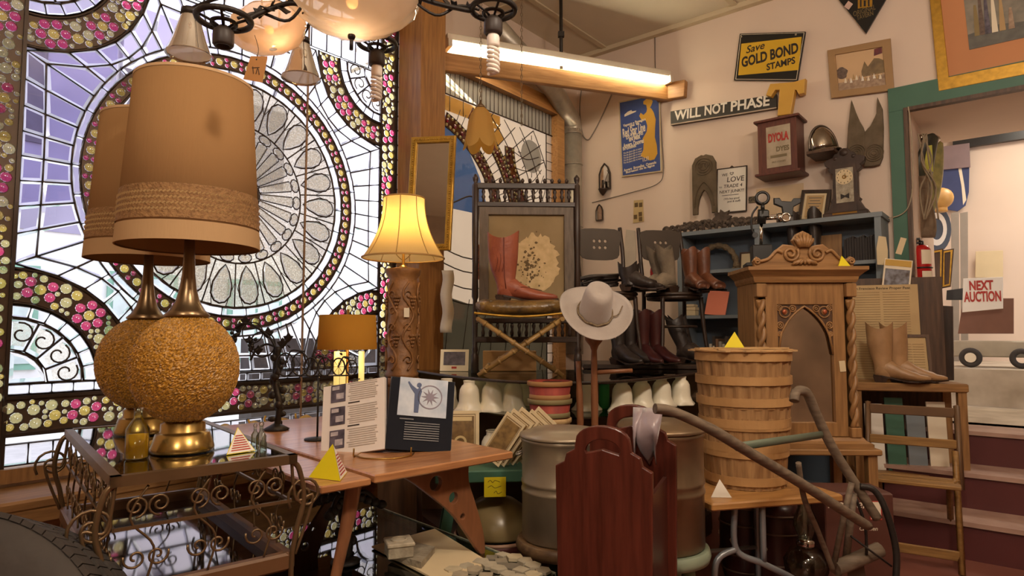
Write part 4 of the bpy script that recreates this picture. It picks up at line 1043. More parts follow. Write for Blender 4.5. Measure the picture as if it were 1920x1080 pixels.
# ---- fire screen with spindles
sc = T('fire_screen', 'tall dark turned wood screen with faded picture panel behind the red boot', 'screen', (at(987, 500, 3.74).x, 3.74, KZ), R(2))
SWd = .30; SH = 1.13
for sg in (-1, 1):
    x = sg * SWd
    O('post', MB().lathe([(.022, 0), (.022, .10), (.014, .115), (.02, .13), (.014, .15), (.017, .30), (.013, .42), (.02, .44), (.017, .60), (.02, .80), (.02, 1.10), (.010, 1.112), (.016, 1.13), (.018, 1.145), (.006, 1.165)], 14, o=(x, 0, 0)), 'dark_wood', sc)
for z, hh in ((1.095, .035), (.985, .03), (.30, .03), (.19, .035)): O('rail', MB().box(0, 0, z, 2 * SWd, .028, hh, bev=.004), 'dark_wood_x', sc)
for k in range(13):
    x = -SWd + .047 + (2 * SWd - .094) * k / 12
    O('spindle', MB().lathe([(.007, 1.0), (.006, 1.015), (.013, 1.03), (.006, 1.045), (.012, 1.06), (.006, 1.08)], 8, o=(x, 0, 0)), 'dark_wood', sc)
    O('lower_spindle', MB().lathe([(.007, .205), (.012, .23), (.006, .25), (.012, .27), (.006, .286)], 8, o=(x, 0, 0)), 'dark_wood', sc)
for k in range(12):
    x = -SWd + .06 + (2 * SWd - .12) * k / 11
    O('finial', MB().lathe([(.005, 1.112), (.010, 1.122), (.011, 1.132), (.004, 1.142)], 8, o=(x, 0, 0)), 'dark_wood', sc)
fr = MB().plate([[(-.275, .335), (.275, .335), (.275, .965), (-.275, .965)], [(-.225, .36), (-.225, .925), (.225, .925), (.225, .36)]], .024, -.006, .003)
O('picture_frame', fr, M('grey_brown_wood', '6a5c4e', .55, col2='54483c', vs=6, stretch=(10, 10, 2)), sc)
O('picture_panel', MB().box(0, .004, .64, .46, .006, .58), M('olive_cloth', '9a8562', .85, col2='877350', vs=4, bump=.1, bs=150), sc)
rn = random.Random(9)
ol = [(.055 + (.145 + rn.uniform(-.018, .016)) * cos(2 * pi * j / 60) * .95, .64 + (.17 + rn.uniform(-.02, .018)) * sin(2 * pi * j / 60)) for j in range(60)]
O('pale_medallion', MB().plate([ol], .002, -.0005), M('pale_print', 'd3b98c', .8, col2='bba173', vs=25), sc)
dk_ = MB()
for k in range(90):
    x, z = rn.gauss(.02, .035), rn.gauss(.63, .06); s = rn.uniform(.003, .011)
    dk_.plate([[(x + s * cos(2 * pi * j / 6) * rn.uniform(.4, 1.2), z + s * sin(2 * pi * j / 6) * rn.uniform(.4, 1.2)) for j in range(6)]], .001, -.0022 - .00001 * k)
O('printed_figures', dk_, M('sepia_ink', '6b5636', .8), sc)
# ---- carved pillar lamp with bell shade
pl = T('pillar_lamp', 'lit lamp with cream bell shade on a carved grapevine wooden pillar', 'lamp', (at(755, 600, 3.42).x, 3.42, .0))
pz = .965
O('pillar', MB().lathe([(.085, pz), (.088, pz + .02), (.08, pz + .03), (.082, pz + .25), (.08, pz + .50), (.072, pz + .52), (.09, pz + .545), (.094, pz + .56), (.094, pz + .575), (.06, pz + .58)], 32, wob=lambda a, z: .012 * sin(5 * a + 30 * z)), M('carved_oak', '9a6c3e', .5, col2='6d4826', vs=16, bump=.4, bs=40), pl)
cv = MB(); R0 = .083
def onp(a, z, o=0.): return V(((R0 + o) * cos(a), (R0 + o) * sin(a), pz + z))
for q in range(6):
    a0 = q * pi / 3
    cv.tube(crv([onp(a0 + .35 * sin(k * 1.15), .04 + .042 * k, .002) for k in range(12)], 4), .0065, 6)
    for k in range(5):
        s = 1 if k % 2 else -1
        cv.tube([onp(a0 + s * (.28 - .2 * f) * cos(f * 7) , .09 + .085 * k + .03 * (1 - f) * sin(f * 7), .003) for f in [i / 12 for i in range(13)]], .004, 5)
    for gz in (.36, .16):
        for r in range(4):
            for i in range(4 - r): gp = onp(a0 + .3 + (i - (3 - r) / 2) * .11, gz + .06 - .018 * r, .003); cv.sphere(gp.x, gp.y, gp.z, .009, n=7, k=5)
O('carving', cv, 'carved_oak', pl)
O('base_block', MB().lathe([(.10, pz - .045), (.10, pz - .01), (.085, pz)], 28), 'carved_oak', pl)
O('plinth', MB().box(0, 0, (pz - .045) / 2, .2, .2, pz - .047), 'walnut', pl)
hz = pz + .58
O('fitting', MB().lathe([(.03, hz), (.02, hz + .01), (.008, hz + .02), (.008, hz + .30)], 14).tube(crv([(0, 0, hz + .04), (.04, 0, hz + .08), (.055, 0, hz + .17), (0, 0, hz + .30)], 5), .0025, 5).tube(crv([(0, 0, hz + .04), (-.04, 0, hz + .08), (-.055, 0, hz + .17), (0, 0, hz + .30)], 5), .0025, 5), 'brass', pl)
zb_ = hz + .055; nA = 48
bell = lambda f: .218 - .108 * (1 - (1 - f) ** 2.2) * 1.0
shp = MB()
for sgn in (0, 1):
    shp.loft([[((bell(f) - .0015 * sgn) * (1 - .012 * abs(sin(4 * 2 * pi * j / nA))) * cos(2 * pi * j / nA), (bell(f) - .0015 * sgn) * (1 - .012 * abs(sin(4 * 2 * pi * j / nA))) * sin(2 * pi * j / nA), zb_ + .325 * f) for j in range(nA)] for f in [i / 12 for i in range(13)]], False)
    break
bs_ = O('lamp_shade', shp, CREAMS, pl)
rb_ = MB()
for k in range(8):
    a = 2 * pi * k / 8 + pi / 8 * 0
    rb_.tube([((bell(f) + .001) * cos(a), (bell(f) + .001) * sin(a), zb_ + .325 * f) for f in [i / 10 for i in range(11)]], .0025, 5)
O('ribs', rb_, M('shade_braid', 'b98f52', .7), bs_)
O('trim', MB().torus((0, 0, zb_), bell(0), .005, 48, 6), 'shade_braid', bs_); O('trim', MB().torus((0, 0, zb_ + .325), bell(1), .004, 40, 6), 'shade_braid', bs_)
O('finial', MB().sphere(0, 0, hz + .39, .009, n=8, k=6).cyl((0, 0, hz + .3), (0, 0, hz + .39), .003, n=6), 'brass', pl)
O('bulb', MB().sphere(0, 0, zb_ + .16, .03, .03, .045, 12, 8), M('bell_bulb', 'ffe48a', .4, emis=16, ecol='ffd85c'), pl)
lamp('pillar_lamp_light', 'POINT', pl.location + V((0, 0, zb_ + .17)), 15, (1, .74, .36), .035)
tgp = S('price_label', 'little white price label stuck on the carved pillar', 'label', MB().plate([[(-.014, -.024), (.014, -.024), (.014, .024), (-.014, .024)]], .001), 'paper', pl.location + V((.035, -.0885, pz + .34)), R(20))
# ---- gilt mirror leaning on the post, white paper hanging
mp_ = at(808, 362, 4.18)
gm = T('gilt_mirror', 'tall narrow gilt framed mirror hanging on the wooden post', 'mirror', mp_, (R(-3), R(1.5), R(-12)))
MW, MH = .30, .76
O('mirror_glass', MB().box(0, .004, 0, MW - .05, .008, MH - .05), M('mirror_clear', 'c9c2b8', .02, 1., var=.01), gm)
O('frame', MB().plate([[(-MW / 2, -MH / 2), (MW / 2, -MH / 2), (MW / 2, MH / 2), (-MW / 2, MH / 2)], [(-MW / 2 + .032, -MH / 2 + .032), (-MW / 2 + .032, MH / 2 - .032), (MW / 2 - .032, MH / 2 - .032), (MW / 2 - .032, -MH / 2 + .032)]], .03, 0, .006), 'gold_leaf', gm)
bd_ = MB()
for k in range(46):
    z = -MH / 2 + .02 + (MH - .04) * k / 45
    for x in (-MW / 2 + .016, MW / 2 - .016): bd_.sphere(x, -.017, z, .006, n=6, k=4)
for k in range(17):
    x = -MW / 2 + .02 + (MW - .04) * k / 16
    for z in (-MH / 2 + .016, MH / 2 - .016): bd_.sphere(x, -.017, z, .006, n=6, k=4)
O('beading', bd_, 'gold_leaf', gm)
hp_ = at(838, 565, 4.2)
pp2 = MB(); rings = []
for i in range(14):
    z = .205 - .41 * i / 13; o_ = .008 * sin(i * .9)
    rings.append([(-.038 + o_, .0, z), (.040 + o_, .004, z), (.040 + o_, .0055, z), (-.038 + o_, .0015, z)])
pp2.loft(rings, True); S('paper_strip', 'white paper strip hanging at the edge of the wooden post', 'paper', pp2, 'paper', hp_, R(-10))
# ---- hat on its stand
hp = at(1113, 600, 2.9)
hs = T('hat_stand', 'plain turned wooden hat stand post under the pale cowboy hat', 'stand', (hp.x + .005, 2.93, 0))
O('post', MB().lathe([(.022, .02), (.016, .06), (.014, .6), (.017, .9), (.013, 1.12), (.02, 1.14), (.04, 1.165), (.045, 1.21), (.02, 1.23)], 14), 'leg_walnut', hs)
for k in range(3):
    a = 2 * pi * k / 3 + .4; O('foot', MB().tube(crv([(0, 0, .12), (.08 * cos(a), .08 * sin(a), .10), (.16 * cos(a), .16 * sin(a), .015)], 5), .013, 8), 'leg_walnut', hs)
O('peg', MB().cyl((.01, 0, 1.02), (.17, -.02, 1.03), .011, .009, n=10), 'leg_walnut', hs)
ht = T('cowboy_hat', 'pale grey felt cowboy hat with braided cord, tilted on the stand', 'hat', (hp.x, 2.86, 1.285), (R(44), R(3), R(4)))
FELT = M('grey_felt', 'b4aaa2', .95, col2='a1968e', vs=5, bump=.1, bs=160, sheen=.3)
br_ = MB(); rings = []
for i, (r, dz) in enumerate(((.078, .0), (.10, -.004), (.13, -.006), (.155, -.002), (.166, .006), (.167, .010), (.155, .004), (.13, .0), (.10, .002), (.078, .006))):
    rings.append([(r * .98 * cos(a), r * 1.06 * sin(a), dz + (max(0, r - .09) * 8) ** 1.6 * .075 * (abs(cos(a)) ** 2.2)) for a in [2 * pi * j / 56 for j in range(56)]])
br_.loft(rings, False); O('brim', br_, FELT, ht)
cn = MB(); rings = []
for i, (r, z) in enumerate(((.080, .0), (.079, .02), (.076, .05), (.072, .085), (.068, .115), (.060, .135), (.042, .148), (.018, .150), (.002, .149))):
    rings.append([(r * .92 * cos(a) * (1 - (.13 * (z / .15) * max(0, -sin(a)) * abs(cos(a)) * 2)), r * 1.08 * sin(a), z - (.024 * max(0, 1 - (r / .055)) if i > 5 else 0)) for a in [2 * pi * j / 48 for j in range(48)]])
cn.loft(rings, True); O('crown', cn, FELT, ht)
O('hat_cord', MB().tube([(.0765 * cos(a), .0885 * sin(a), .012 + .004 * sin(9 * a)) for a in [2 * pi * j / 60 for j in range(60)]], .0055, 6, True).tube(crv([(.07, -.03, .014), (.10, -.02, .02), (.125, .03, .028)], 4), .003, 5), M('braid_cord', '8d7a5c', .8, col2='5f5040', vs=120), ht)
O('price_label', MB().box(.062, -.122, -.0085, .034, .036, .002), 'paper', ht)
# walking stick beside it
wp = at(1086, 740, 2.96)
S('tool_handle', 'worn wooden tool handle standing upright left of the hat stand', 'handle', MB().tube(crv([(0, 0, 0), (0, 0, .55), (.004, 0, .80), (-.004, 0, 1.07)], 5), [.014] * 10 + [.016] * 3 + [.012] * 3, 10), 'leg_walnut', (wp.x, wp.y, 0))
# ---- bentwood chairs with pierced backs on the back table
t2 = T('back_table', 'dark table behind the counter carrying the two bentwood chairs and boots', 'table', (1.02, 4.34, 0), R(-4))
O('top', MB().box(0, 0, .985, 1.10, .58, .03, bev=.005), 'dark_wood_x', t2)
for sx in (-.5, .5):
    for sy in (-.24, .24): O('leg', MB().box(sx, sy, .485, .05, .05, .97), 'dark_wood', t2)
O('apron', MB().box(0, -.25, .92, 1.0, .02, .1), 'dark_wood_x', t2)
Z2 = 1.0005
def cafe_chair(lab, loc, rz):
    C = T('bentwood_chair', lab, 'chair', loc, rz, 'pierced back cafe chairs')
    sz_ = .45
    O('seat', MB().lathe([(.17, sz_ - .012), (.18, sz_ - .006), (.18, sz_ + .006), (.172, sz_ + .012)], 32, sx=1.05), 'dark_wood_x', C)
    O('seat_rim', MB().torus((0, 0, sz_ - .022), .165, .014, 32, 8), 'dark_wood', C)
    for sx in (-1, 1):
        O('leg', MB().tube(crv([(sx * .135, -.12, sz_ - .02), (sx * .145, -.135, .22), (sx * .165, -.16, 0.003)], 6), [.015 - .0003 * k for k in range(13)], 10), 'dark_wood', C)
        O('back_post', MB().tube(crv([(sx * .175, .19, .003), (sx * .155, .155, .22), (sx * .15, .14, sz_), (sx * .16, .165, .70), (sx * .155, .21, .93)], 6), .014, 10), 'dark_wood', C)
    O('stretcher', MB().torus((0, 0, .24), .145, .009, 32, 6), 'dark_wood', C)
    o_ = crv([(-.145, 0, .90), (0, 0, .915), (.145, 0, .90), (.14, 0, .80), (.125, 0, .715), (0, 0, .70), (-.125, 0, .715), (-.14, 0, .80)], 3, True)
    hol = [circ(x, z, .0125, 12) for x in (-.04, 0, .04) for z in (.785, .83)]
    O('back_plate', MB().plate([o_] + hol, .010, .185, .002), M('pierced_metal', '51473d', .45, .4, var=.15), C)
    return C
pc = at(1143, 600, 4.18); cafe_chair('left bentwood cafe chair with six hole back plate, belts piled on its seat', (pc.x, 4.20, Z2), R(10))
pc2 = at(1262, 600, 4.3); cafe_chair('right bentwood cafe chair with six hole back plate, grey and brown boots on its seat', (pc2.x, 4.28, Z2), R(12))
sz2 = Z2 + .463
def pair(lab, mat, px, Y, z, rz, grp, **k):
    q = at(px, 600, Y)
    for i, s in enumerate((-1, 1)):
        d = V((cos(rz + pi / 2), sin(rz + pi / 2), 0)) * (.048 * s)
        boot(('nearer' if s < 0 else 'farther') + ' of the ' + lab, mat, (q.x + d.x, Y + d.y, z), rz + .06 * s, group=grp, **k)
pair('two grey suede boots on the right cafe chair', 'suede_grey', 1250, 4.20, sz2, R(200), 'grey suede boots', h=.29, L=.25, lean=-.28)
pair('two brown leather boots at the right edge of the right cafe chair', 'brown_leather', 1308, 4.22, sz2, R(-75), 'brown boots on the chair', h=.28, L=.22, lean=.06)
pair('two low dark ankle boots on the left cafe chair', 'dark_leather', 1180, 4.10, sz2, R(-20), 'dark ankle boots', h=.17, L=.24)
bl = MB(); rn = random.Random(2)
for k in range(7):
    z = .012 + .012 * k
    bl.tube(crv([(-.13 + rn.uniform(-.02, .02), -.02 + .01 * k, z), (-.05, rn.uniform(-.05, .05), z + .02), (.04, rn.uniform(-.05, .05), z + .022), (.13 + rn.uniform(-.02, .03), .01, z + .03)], 6), .009, 6, flat=1.8)
q = at(1128, 600, 4.12); S('belt_bundle', 'tangle of black leather belts heaped on the left cafe chair', 'belts', bl, 'dark_leather', (q.x, 4.14, sz2 + .004), R(15))['kind'] = 'thing'
pair('two tall black boots under the left cafe chair', 'dark_leather', 1168, 4.13, Z2, R(-60), 'black boots under the chairs', h=.33, L=.27)
pair('two tall oxblood boots between the two cafe chairs', 'oxblood', 1216, 4.15, Z2, R(-70), 'oxblood boots', h=.33, L=.27)
pair('two scuffed black boots under the right cafe chair', 'dark_leather', 1282, 4.28, Z2, R(-30), 'scuffed boots under the right chair', h=.30, L=.27, lean=.3)
# ---- red fruit baskets
rbp = at(1031, 800, 2.95)
def basket_rings(mb, r0, r1, h, n=26, th=.003):
    mb.loft([[(r * cos(2 * pi * j / n), r * sin(2 * pi * j / n), z) for j in range(n)] for r, z in ((r0, 0), (r1, h), (r1 - th, h), (r0 - th, .004))], True)
RB3 = [('plain wooden fruit basket at the bottom of the red basket stack', 'pale_slat', 'pale_slat', 0.0), ('middle red fruit basket with grey green hoops', 'basket_red', 'hoop_green', .085), ('top red fruit basket, open and empty', 'basket_red', 'hoop_tan', .165)]
M('basket_red', 'a0402f', .7, col2='7d2c28', vs=9, stretch=(3, 3, .4)); M('hoop_green', '83764f', .7, var=.2); M('hoop_tan', 'a5794a', .7, var=.2)
S('pedestal', 'dark wooden pedestal carrying the stacked fruit baskets behind the can', 'pedestal', MB().box(0, 0, .335, .20, .20, .67, bev=.01), 'dark_wood', (rbp.x, rbp.y, 0))
for la, m1, m2, dz in RB3:
    b_ = T('fruit_basket', la, 'basket', (rbp.x, rbp.y, .671 + dz), .3 * dz * 10, 'stacked fruit baskets')
    k = .97 + dz * .25
    O('slats', MB().loft([[(r * k * (1 + .008 * (j % 2)) * cos(2 * pi * j / 48), r * k * (1 + .008 * (j % 2)) * sin(2 * pi * j / 48), z) for j in range(48)] for r, z in ((.076, 0), (.098, .145), (.095, .145), (.073, .004))], False), m1, b_)
    O('bottom', MB().lathe([(.074 * k, .002), (.074 * k, .005)], 30), m1, b_)
    for z, r in ((.135, .0975), (.075, .0885)): O('hoop', MB().loft([[((r + o) * k * cos(2 * pi * j / 40), (r + o) * k * sin(2 * pi * j / 40), zz) for j in range(40)] for o, zz in ((.002, z - .011), (.005, z - .009), (.005, z + .009), (.002, z + .011))], False), m2, b_)
# ---- metal cans on round stools
def can_thing(lab, loc, r, h, mat):
    C = T('metal_can', lab, 'can', loc)
    O('body', MB().lathe([(r * .96, 0), (r, .008), (r, h * .45), (r * 1.02, h * .46), (r * 1.02, h * .48), (r, h * .49), (r, h * .53), (r * 1.02, h * .54), (r * 1.02, h * .56), (r, h * .57), (r, h * .93), (r * 1.03, h * .94), (r * 1.03, h * .965), (r, h * .97)], 48), mat, C)
    O('lid', MB().lathe([(r * 1.05, h * .972), (r * 1.07, h * .98), (r * 1.05, h * 1.005), (r * .85, h * 1.02), (r * .78, h * 1.045), (r * .4, h * 1.065), (.02, h * 1.07)], 48), mat, C)
    O('bail_ear', MB().tube(crv([(-r * 1.0, -.02, h * .82), (-r * 1.12, -.02, h * .80), (-r * 1.12, .02, h * .80), (-r * 1.0, .02, h * .82)], 4), .005, 6), 'steel', C)
    return C
def stool_(lab, loc, r, h, mat):
    K = T('round_stool', lab, 'stool', loc)
    O('seat', MB().lathe([(r * .9, h - .05), (r, h - .045), (r * 1.03, h - .025), (r, h - .004), (r * .97, h)], 40), mat, K)
    for k in range(4):
        a = pi / 4 + pi / 2 * k; x, y = r * .68 * cos(a), r * .68 * sin(a)
        O('leg', MB().lathe([(.016, 0), (.026, .05), (.018, .09), (.028, .16), (.020, .20), (.016, .24), (.026, .27), (.024, h - .05)], 12, o=(x, y, 0)), mat, K)
    return K
M('can_pale', 'a39580', .35, .45, var=.2, vs=9); M('can_tan', '8a745a', .35, .65, var=.2, vs=9); M('stool_green', '8d9a84', .55, var=.2, vs=10); wood('stool_brown', '7a5f42', '5b4430', 'x')
c1 = (.205, 2.58); c2 = (.555, 2.50)
stool_('round brown wooden stool carrying the dented left can', (c1[0], c1[1], 0), .185, .40, 'stool_brown')
stool_('round stool with turned grey green legs carrying the right can', (c2[0], c2[1], 0), .19, .40, 'stool_green')
can_thing('left lidded metal can, grey and shiny, in front of the fruit baskets', (c1[0], c1[1], .4005), .165, .40, 'can_pale')
can_thing('right lidded tan metal can beside the bushel baskets', (c2[0], c2[1], .4005), .175, .44, 'can_tan')
# ---- maroon handled rack
rk = T('wooden_rack', 'maroon wooden rack with two shaped end boards and cut out hand holds', 'rack', (.30, 2.0, 0), R(-22))
def endboard(y, dx, h):
    w_ = .148
    ol = [(-w_ * .92, .05), (w_ * .92, .05), (w_, h - .16), (w_, h - .13)] + [(w_ - .028, h - .115), (w_ - .035, h - .09), (w_ - .062, h - .075), (w_ - .066, h - .045)] + \
         [((w_ - .066) * cos(a), h - .045 + .045 * sin(a)) for a in [pi * k / 12 for k in range(1, 12)]] + [(-w_ + .066, h - .045), (-w_ + .062, h - .075), (-w_ + .035, h - .09), (-w_ + .028, h - .115), (-w_, h - .13), (-w_, h - .16)]
    ho = [((.058) * cos(a), h - .075 + .04 * sin(a)) for a in [pi * k / 12 for k in range(0, 13)]] + [(-.052, h - .085), (-.03, h - .08), (0, h - .072), (.03, h - .08), (.052, h - .085)]
    return MB().plate([[(x + dx, z) for x, z in ol], [(x + dx, z) for x, z in ho]], .022, y, .004)
O('end_board', endboard(0, -.02, .91), 'maroon_wood', rk); O('end_board', endboard(.30, .01, .945), 'maroon_wood', rk)
O('side_panel', MB().box(.122, .15, .40, .012, .28, .62), M('rack_side', '4c2a22', .3, var=.2), rk); O('side_panel', MB().box(-.135, .15, .40, .012, .28, .62), 'rack_side', rk)
O('bottom_board', MB().box(-.005, .15, .075, .25, .29, .02), 'maroon_wood', rk)
scrf = MB(); rings = []
for i in range(10):
    f = i / 9
    rings.append([(.02 + .09 * j / 8 + .012 * sin(3 * f + j), .275 - .06 * sin(pi * f) * (1 + .2 * cos(j)), .92 - .17 * f * (.6 + .4 * cos(j * .8) ** 2) + .02 * (1 - f)) for j in range(9)])
n_ = 9; vv = [p for r in rings for p in r]
scrf.add(vv, [(a * n_ + b, a * n_ + b + 1, (a + 1) * n_ + b + 1, (a + 1) * n_ + b) for a in range(9) for b in range(8)], None, True)
scm = scrf.mesh('cloth'); sco = O('scarf', scm, M('lilac_satin', '9f8f94', .3, var=.2, vs=20, sheen=.4), None, rk.location, tuple(rk.rotation_euler))
md = sco.modifiers.new('s', 'SOLIDIFY'); md.thickness = .003
tag(sco, 'crumpled lilac grey satin cloth over the back board of the maroon rack', 'cloth')
# ---- green trestle stool and prints
gs = T('trestle_stool', 'green painted wooden trestle stool with a yellow note, behind the light table', 'stool', (-.08, 2.82, 0), R(6))
O('top_beam', MB().box(0, 0, .605, .50, .24, .05, bev=.005), 'green_paint', gs)
for sx in (-1, 1):
    for sy in (-1, 1):
        O('leg', MB().loft([[(sx * (.17 + a) - .022, sy * (.06 + b) - .02, z), (sx * (.17 + a) + .022, sy * (.06 + b) - .02, z), (sx * (.17 + a) + .022, sy * (.06 + b) + .02, z), (sx * (.17 + a) - .022, sy * (.06 + b) + .02, z)] for a, b, z in ((.10, .07, .0), (.0, .0, .58))], True, None, False), 'green_paint', gs)
O('cross_brace', MB().box(0, -.10, .20, .46, .02, .05), 'green_paint', gs); O('cross_brace', MB().box(0, .10, .20, .46, .02, .05), 'green_paint', gs)
nt_ = T('price_note', 'yellow handwritten note taped to the green stool', 'note', gs.location + V((.01, -.128, .565)), R(6))
O('note_paper', MB().plate([[(-.045, -.04), (.045, -.04), (.045, .04), (-.045, .04)]], .001), 'pyramid_yellow', nt_)
O('handwriting', MB().text('THIS', 0, .022, .024, -.0015, ext=.0005).text('STOOL', 0, -.002, .022, -.0015, ext=.0005).text('12.00', 0, -.025, .020, -.0015, ext=.0005) if False else MB().tube(crv([(-.03, -.001, .02), (-.02, -.001, .028), (-.01, -.001, .018), (.0, -.001, .027), (.02, -.001, .02)], 4), .001, 4).tube(crv([(-.03, -.001, -.002), (-.015, -.001, .006), (.0, -.001, -.004), (.025, -.001, .004)], 4), .001, 4).tube(crv([(-.005, -.001, -.025), (.005, -.001, -.016), (.012, -.001, -.028), (.028, -.001, -.02)], 4), .001, 4), 'ink', nt_)
def print_(lab, loc, rot, w_, h_, seed, grp=None):
    P = T('framed_print', lab, 'print', loc, rot, grp)
    O('mount', MB().plate([[(-w_ / 2, 0), (w_ / 2, 0), (w_ / 2, h_), (-w_ / 2, h_)]], .006), 'cream_paper', P)
    O('image', MB().box(0, -.004, h_ / 2, w_ * .72, .002, h_ * .80), M('print_tan%d' % (seed % 3), ('a5854f', '8d6f42', 'b3965e')[seed % 3], .6, col2='5f472a', vs=30 + 5 * seed), P)
    O('image_border', MB().plate([[(-w_ * .4, h_ * .06), (w_ * .4, h_ * .06), (w_ * .4, h_ * .94), (-w_ * .4, h_ * .94)], [(-w_ * .385, h_ * .07), (-w_ * .385, h_ * .93), (w_ * .385, h_ * .93), (w_ * .385, h_ * .07)]], .002, -.004), M('print_border', '7a5f36', .6), P)
    return P
q = onz(862, 860, .57)
pr = print_('cream mounted ornamental print with arched figure, leaning upright left of the card bundle', (at(864, 800, 2.86).x, 2.84, .6315), (R(-8), 0, R(4)), .165, .225, 1)
M('print_cream', 'd8c190', .6)
O('printed_arch', MB().plate([circ(0, .09, .028, 20), circ(0, .09, .018, 20)], .002, -.006), 'print_cream', pr); O('printed_figure', MB().plate([[(-.012, .03), (.012, .03), (.010, .085), (0, .095), (-.010, .085)]], .002, -.006), 'print_cream', pr); O('printed_title', MB().box(0, -.006, .19, .10, .002, .018), 'print_cream', pr)
rn = random.Random(3)
for k in range(6):
    print_('%s print in the bundle of slanting mounted cards' % ['frontmost', 'second', 'third', 'fourth', 'fifth', 'rearmost'][k], (at(918 + 9 * k, 800, 2.72 + .022 * k).x, 2.74 + .022 * k, .6315 + .035), (R(-6), R(33 + 1.5 * k), R(-24)), .10 + .01 * (k % 2), .21 + .012 * (k % 3), k, 'bundle of mounted prints')
# things glimpsed low behind the showcase
mc = T('maroon_tub', 'dark maroon tub with pale rim on the floor under the green stool', 'tub', (-.07, 2.83, 0))
O('body', MB().lathe([(.15, 0), (.165, .02), (.175, .30), (.18, .31), (.18, .335), (.165, .335), (.155, .05)], 32), M('maroon_tin', '5a2f2a', .45, .2), mc)
O('rim', MB().torus((0, 0, .335), .175, .008, 36, 8), M('tub_rim', 'b08a72', .5), mc)
gc = T('green_can', 'small green can on the counter shelf right of the hat stand', 'can', (at(1133, 740, 3.42).x, 3.42, .8005))
O('body', MB().lathe([(.026, 0), (.028, .004), (.028, .125), (.024, .13)], 20), M('green_tin', '2f8a46', .4), gc); O('lid', MB().lathe([(.029, .13), (.029, .142), (.0, .144)], 20), 'brown_leather', gc)

S('glass_dome', 'large dull olive glass dome shade resting on the maroon tub', 'lampshade', MB().lathe([(.165, 0), (.168, .01), (.16, .05), (.13, .10), (.08, .135), (.03, .15), (.02, .165)], 36), M('olive_glass', '9a8860', .3, col2='83724e', vs=4), (-.07, 2.83, .346))
S('tan_box', 'plain tan cardboard box on the counter behind the bamboo stool', 'box', MB().box(0, 0, .06, .32, .10, .12, bev=.003), M('tan_card', 'b08550', .7), (at(955, 680, 3.9).x, 3.90, KZ + .001), R(2))
K = T('small_picture', 'small framed picture leaning on the counter at the foot of the wooden post', 'picture', (at(852, 680, 3.86).x, 3.84, KZ + .002), (R(-12), 0, R(-4)))
O('mount', MB().plate([[(-.085, 0), (.085, 0), (.085, .13), (-.085, .13)]], .008), 'paper', K); O('image', MB().box(0, -.005, .075, .13, .002, .08), 'photo_grey', K); O('stamp', MB().box(0, -.005, .02, .03, .002, .012), 'red_print', K)
_q = at(1222, 497, 4.40)
S('red_strap', 'bright red strap hanging behind the right cafe chair back', 'strap', MB().tube(crv([(0, 0, .09), (.012, 0, .02), (.0, 0, -.05), (.01, 0, -.10)], 5), .012, 6, flat=.3), 'red_gloss', _q, 0)
S('wall_notice', 'crumpled pale paper pinned on the wall between the two cafe chairs', 'paper', MB().plate([[(-.06, -.20), (.05, -.19), (.06, .0), (.05, .18), (-.04, .2), (-.06, .05)]], .003), M('pale_notice', 'cbbfae', .7), BP(*bw(1182, 470, .008), .008), RB)
# ================================================================ RIGHT: blue shelf, cabinet, baskets, plough, folding chair
# ---- blue bookshelf against the back wall
SD = .28
t0, _z = bw(1270, 430, SD); t1, _z = bw(1652, 409, SD)
SHH = 2.02; SW_ = t1 - t0; tm_ = (t0 + t1) / 2
bs = T('bookshelf', 'blue grey painted bookshelf against the back wall holding boots and black books', 'bookshelf', BP(tm_, 0, SD / 2 + .012), RB)
for x, nm in ((-SW_ / 2 + .02, 'side'), (SW_ / 2 - .02, 'side'), (-SW_ * .06, 'divider')): O(nm, MB().box(x, 0, SHH / 2 - .012, .04, SD, SHH - .024), 'bluegrey_paint', bs)
O('back_board', MB().box(0, SD / 2 - .006, SHH / 2, SW_ - .05, .01, SHH - .05), M('bluegrey_back', '5f6a76', .6, var=.15, vs=3), bs)
SHZ = (1.70, 1.34, .92, .5, .1)
O('top_board', MB().box(0, 0, SHH - .015, SW_ + .02, SD + .01, .032), 'bluegrey_paint', bs)
for z in SHZ:
    O('shelf', MB().box(-SW_ * .28 , .0, z - .014, SW_ * .44 - .04, SD - .02, .026), 'bluegrey_paint', bs); O('shelf', MB().box(SW_ * .22, .0, z - .014, SW_ * .56 - .04, SD - .02, .026), 'bluegrey_paint', bs)
def onshelf(px, py, z, off=SD / 2): t, _ = bw(px, py, off); return BP(t, z, off)
# horse collar, boots, brown board, row of black books, small frame
hc = S('woven_collar', 'woven straw horseshoe shaped collar standing on the blue shelf', 'collar', MB().tube([V((.155 * cos(a), .0, .16 * sin(a) + .045)) for a in [R(-10) + R(200) * k / 40 for k in range(41)]], [.024 + .004 * sin(k * 1.4) for k in range(41)], 10).box(.155, 0, .012, .05, .045, .02).box(-.155, 0, .012, .05, .045, .02), M('straw', '7c6a50', .8, col2='5b4c38', vs=60, bump=.5, bs=90), onshelf(1345, 500, 1.701), RB)
sf = T('framed_card', 'small pale framed card leaning at the divider of the blue shelf', 'frame', onshelf(1398, 490, 1.702, .12), (R(-8), 0, RB))
O('frame', MB().plate([[(-.05, 0), (.05, 0), (.05, .14), (-.05, .14)], [(-.038, .012), (-.038, .128), (.038, .128), (.038, .012)]], .012), 'walnut', sf); O('card', MB().box(0, .002, .07, .08, .003, .12), 'cream_paper', sf)
for s_, la in ((-1, 'left black cowboy boot on the upper blue shelf, behind the cabinet crest'), (1, 'right black cowboy boot on the upper blue shelf, behind the cabinet crest')):
    boot(la, 'dark_leather', onshelf(1508 + 20 * s_, 440, 1.7015, .16), RB - R(90) + .12 * s_, .40, .20, 'black cowboy boots on the blue shelf', sa=1.25)
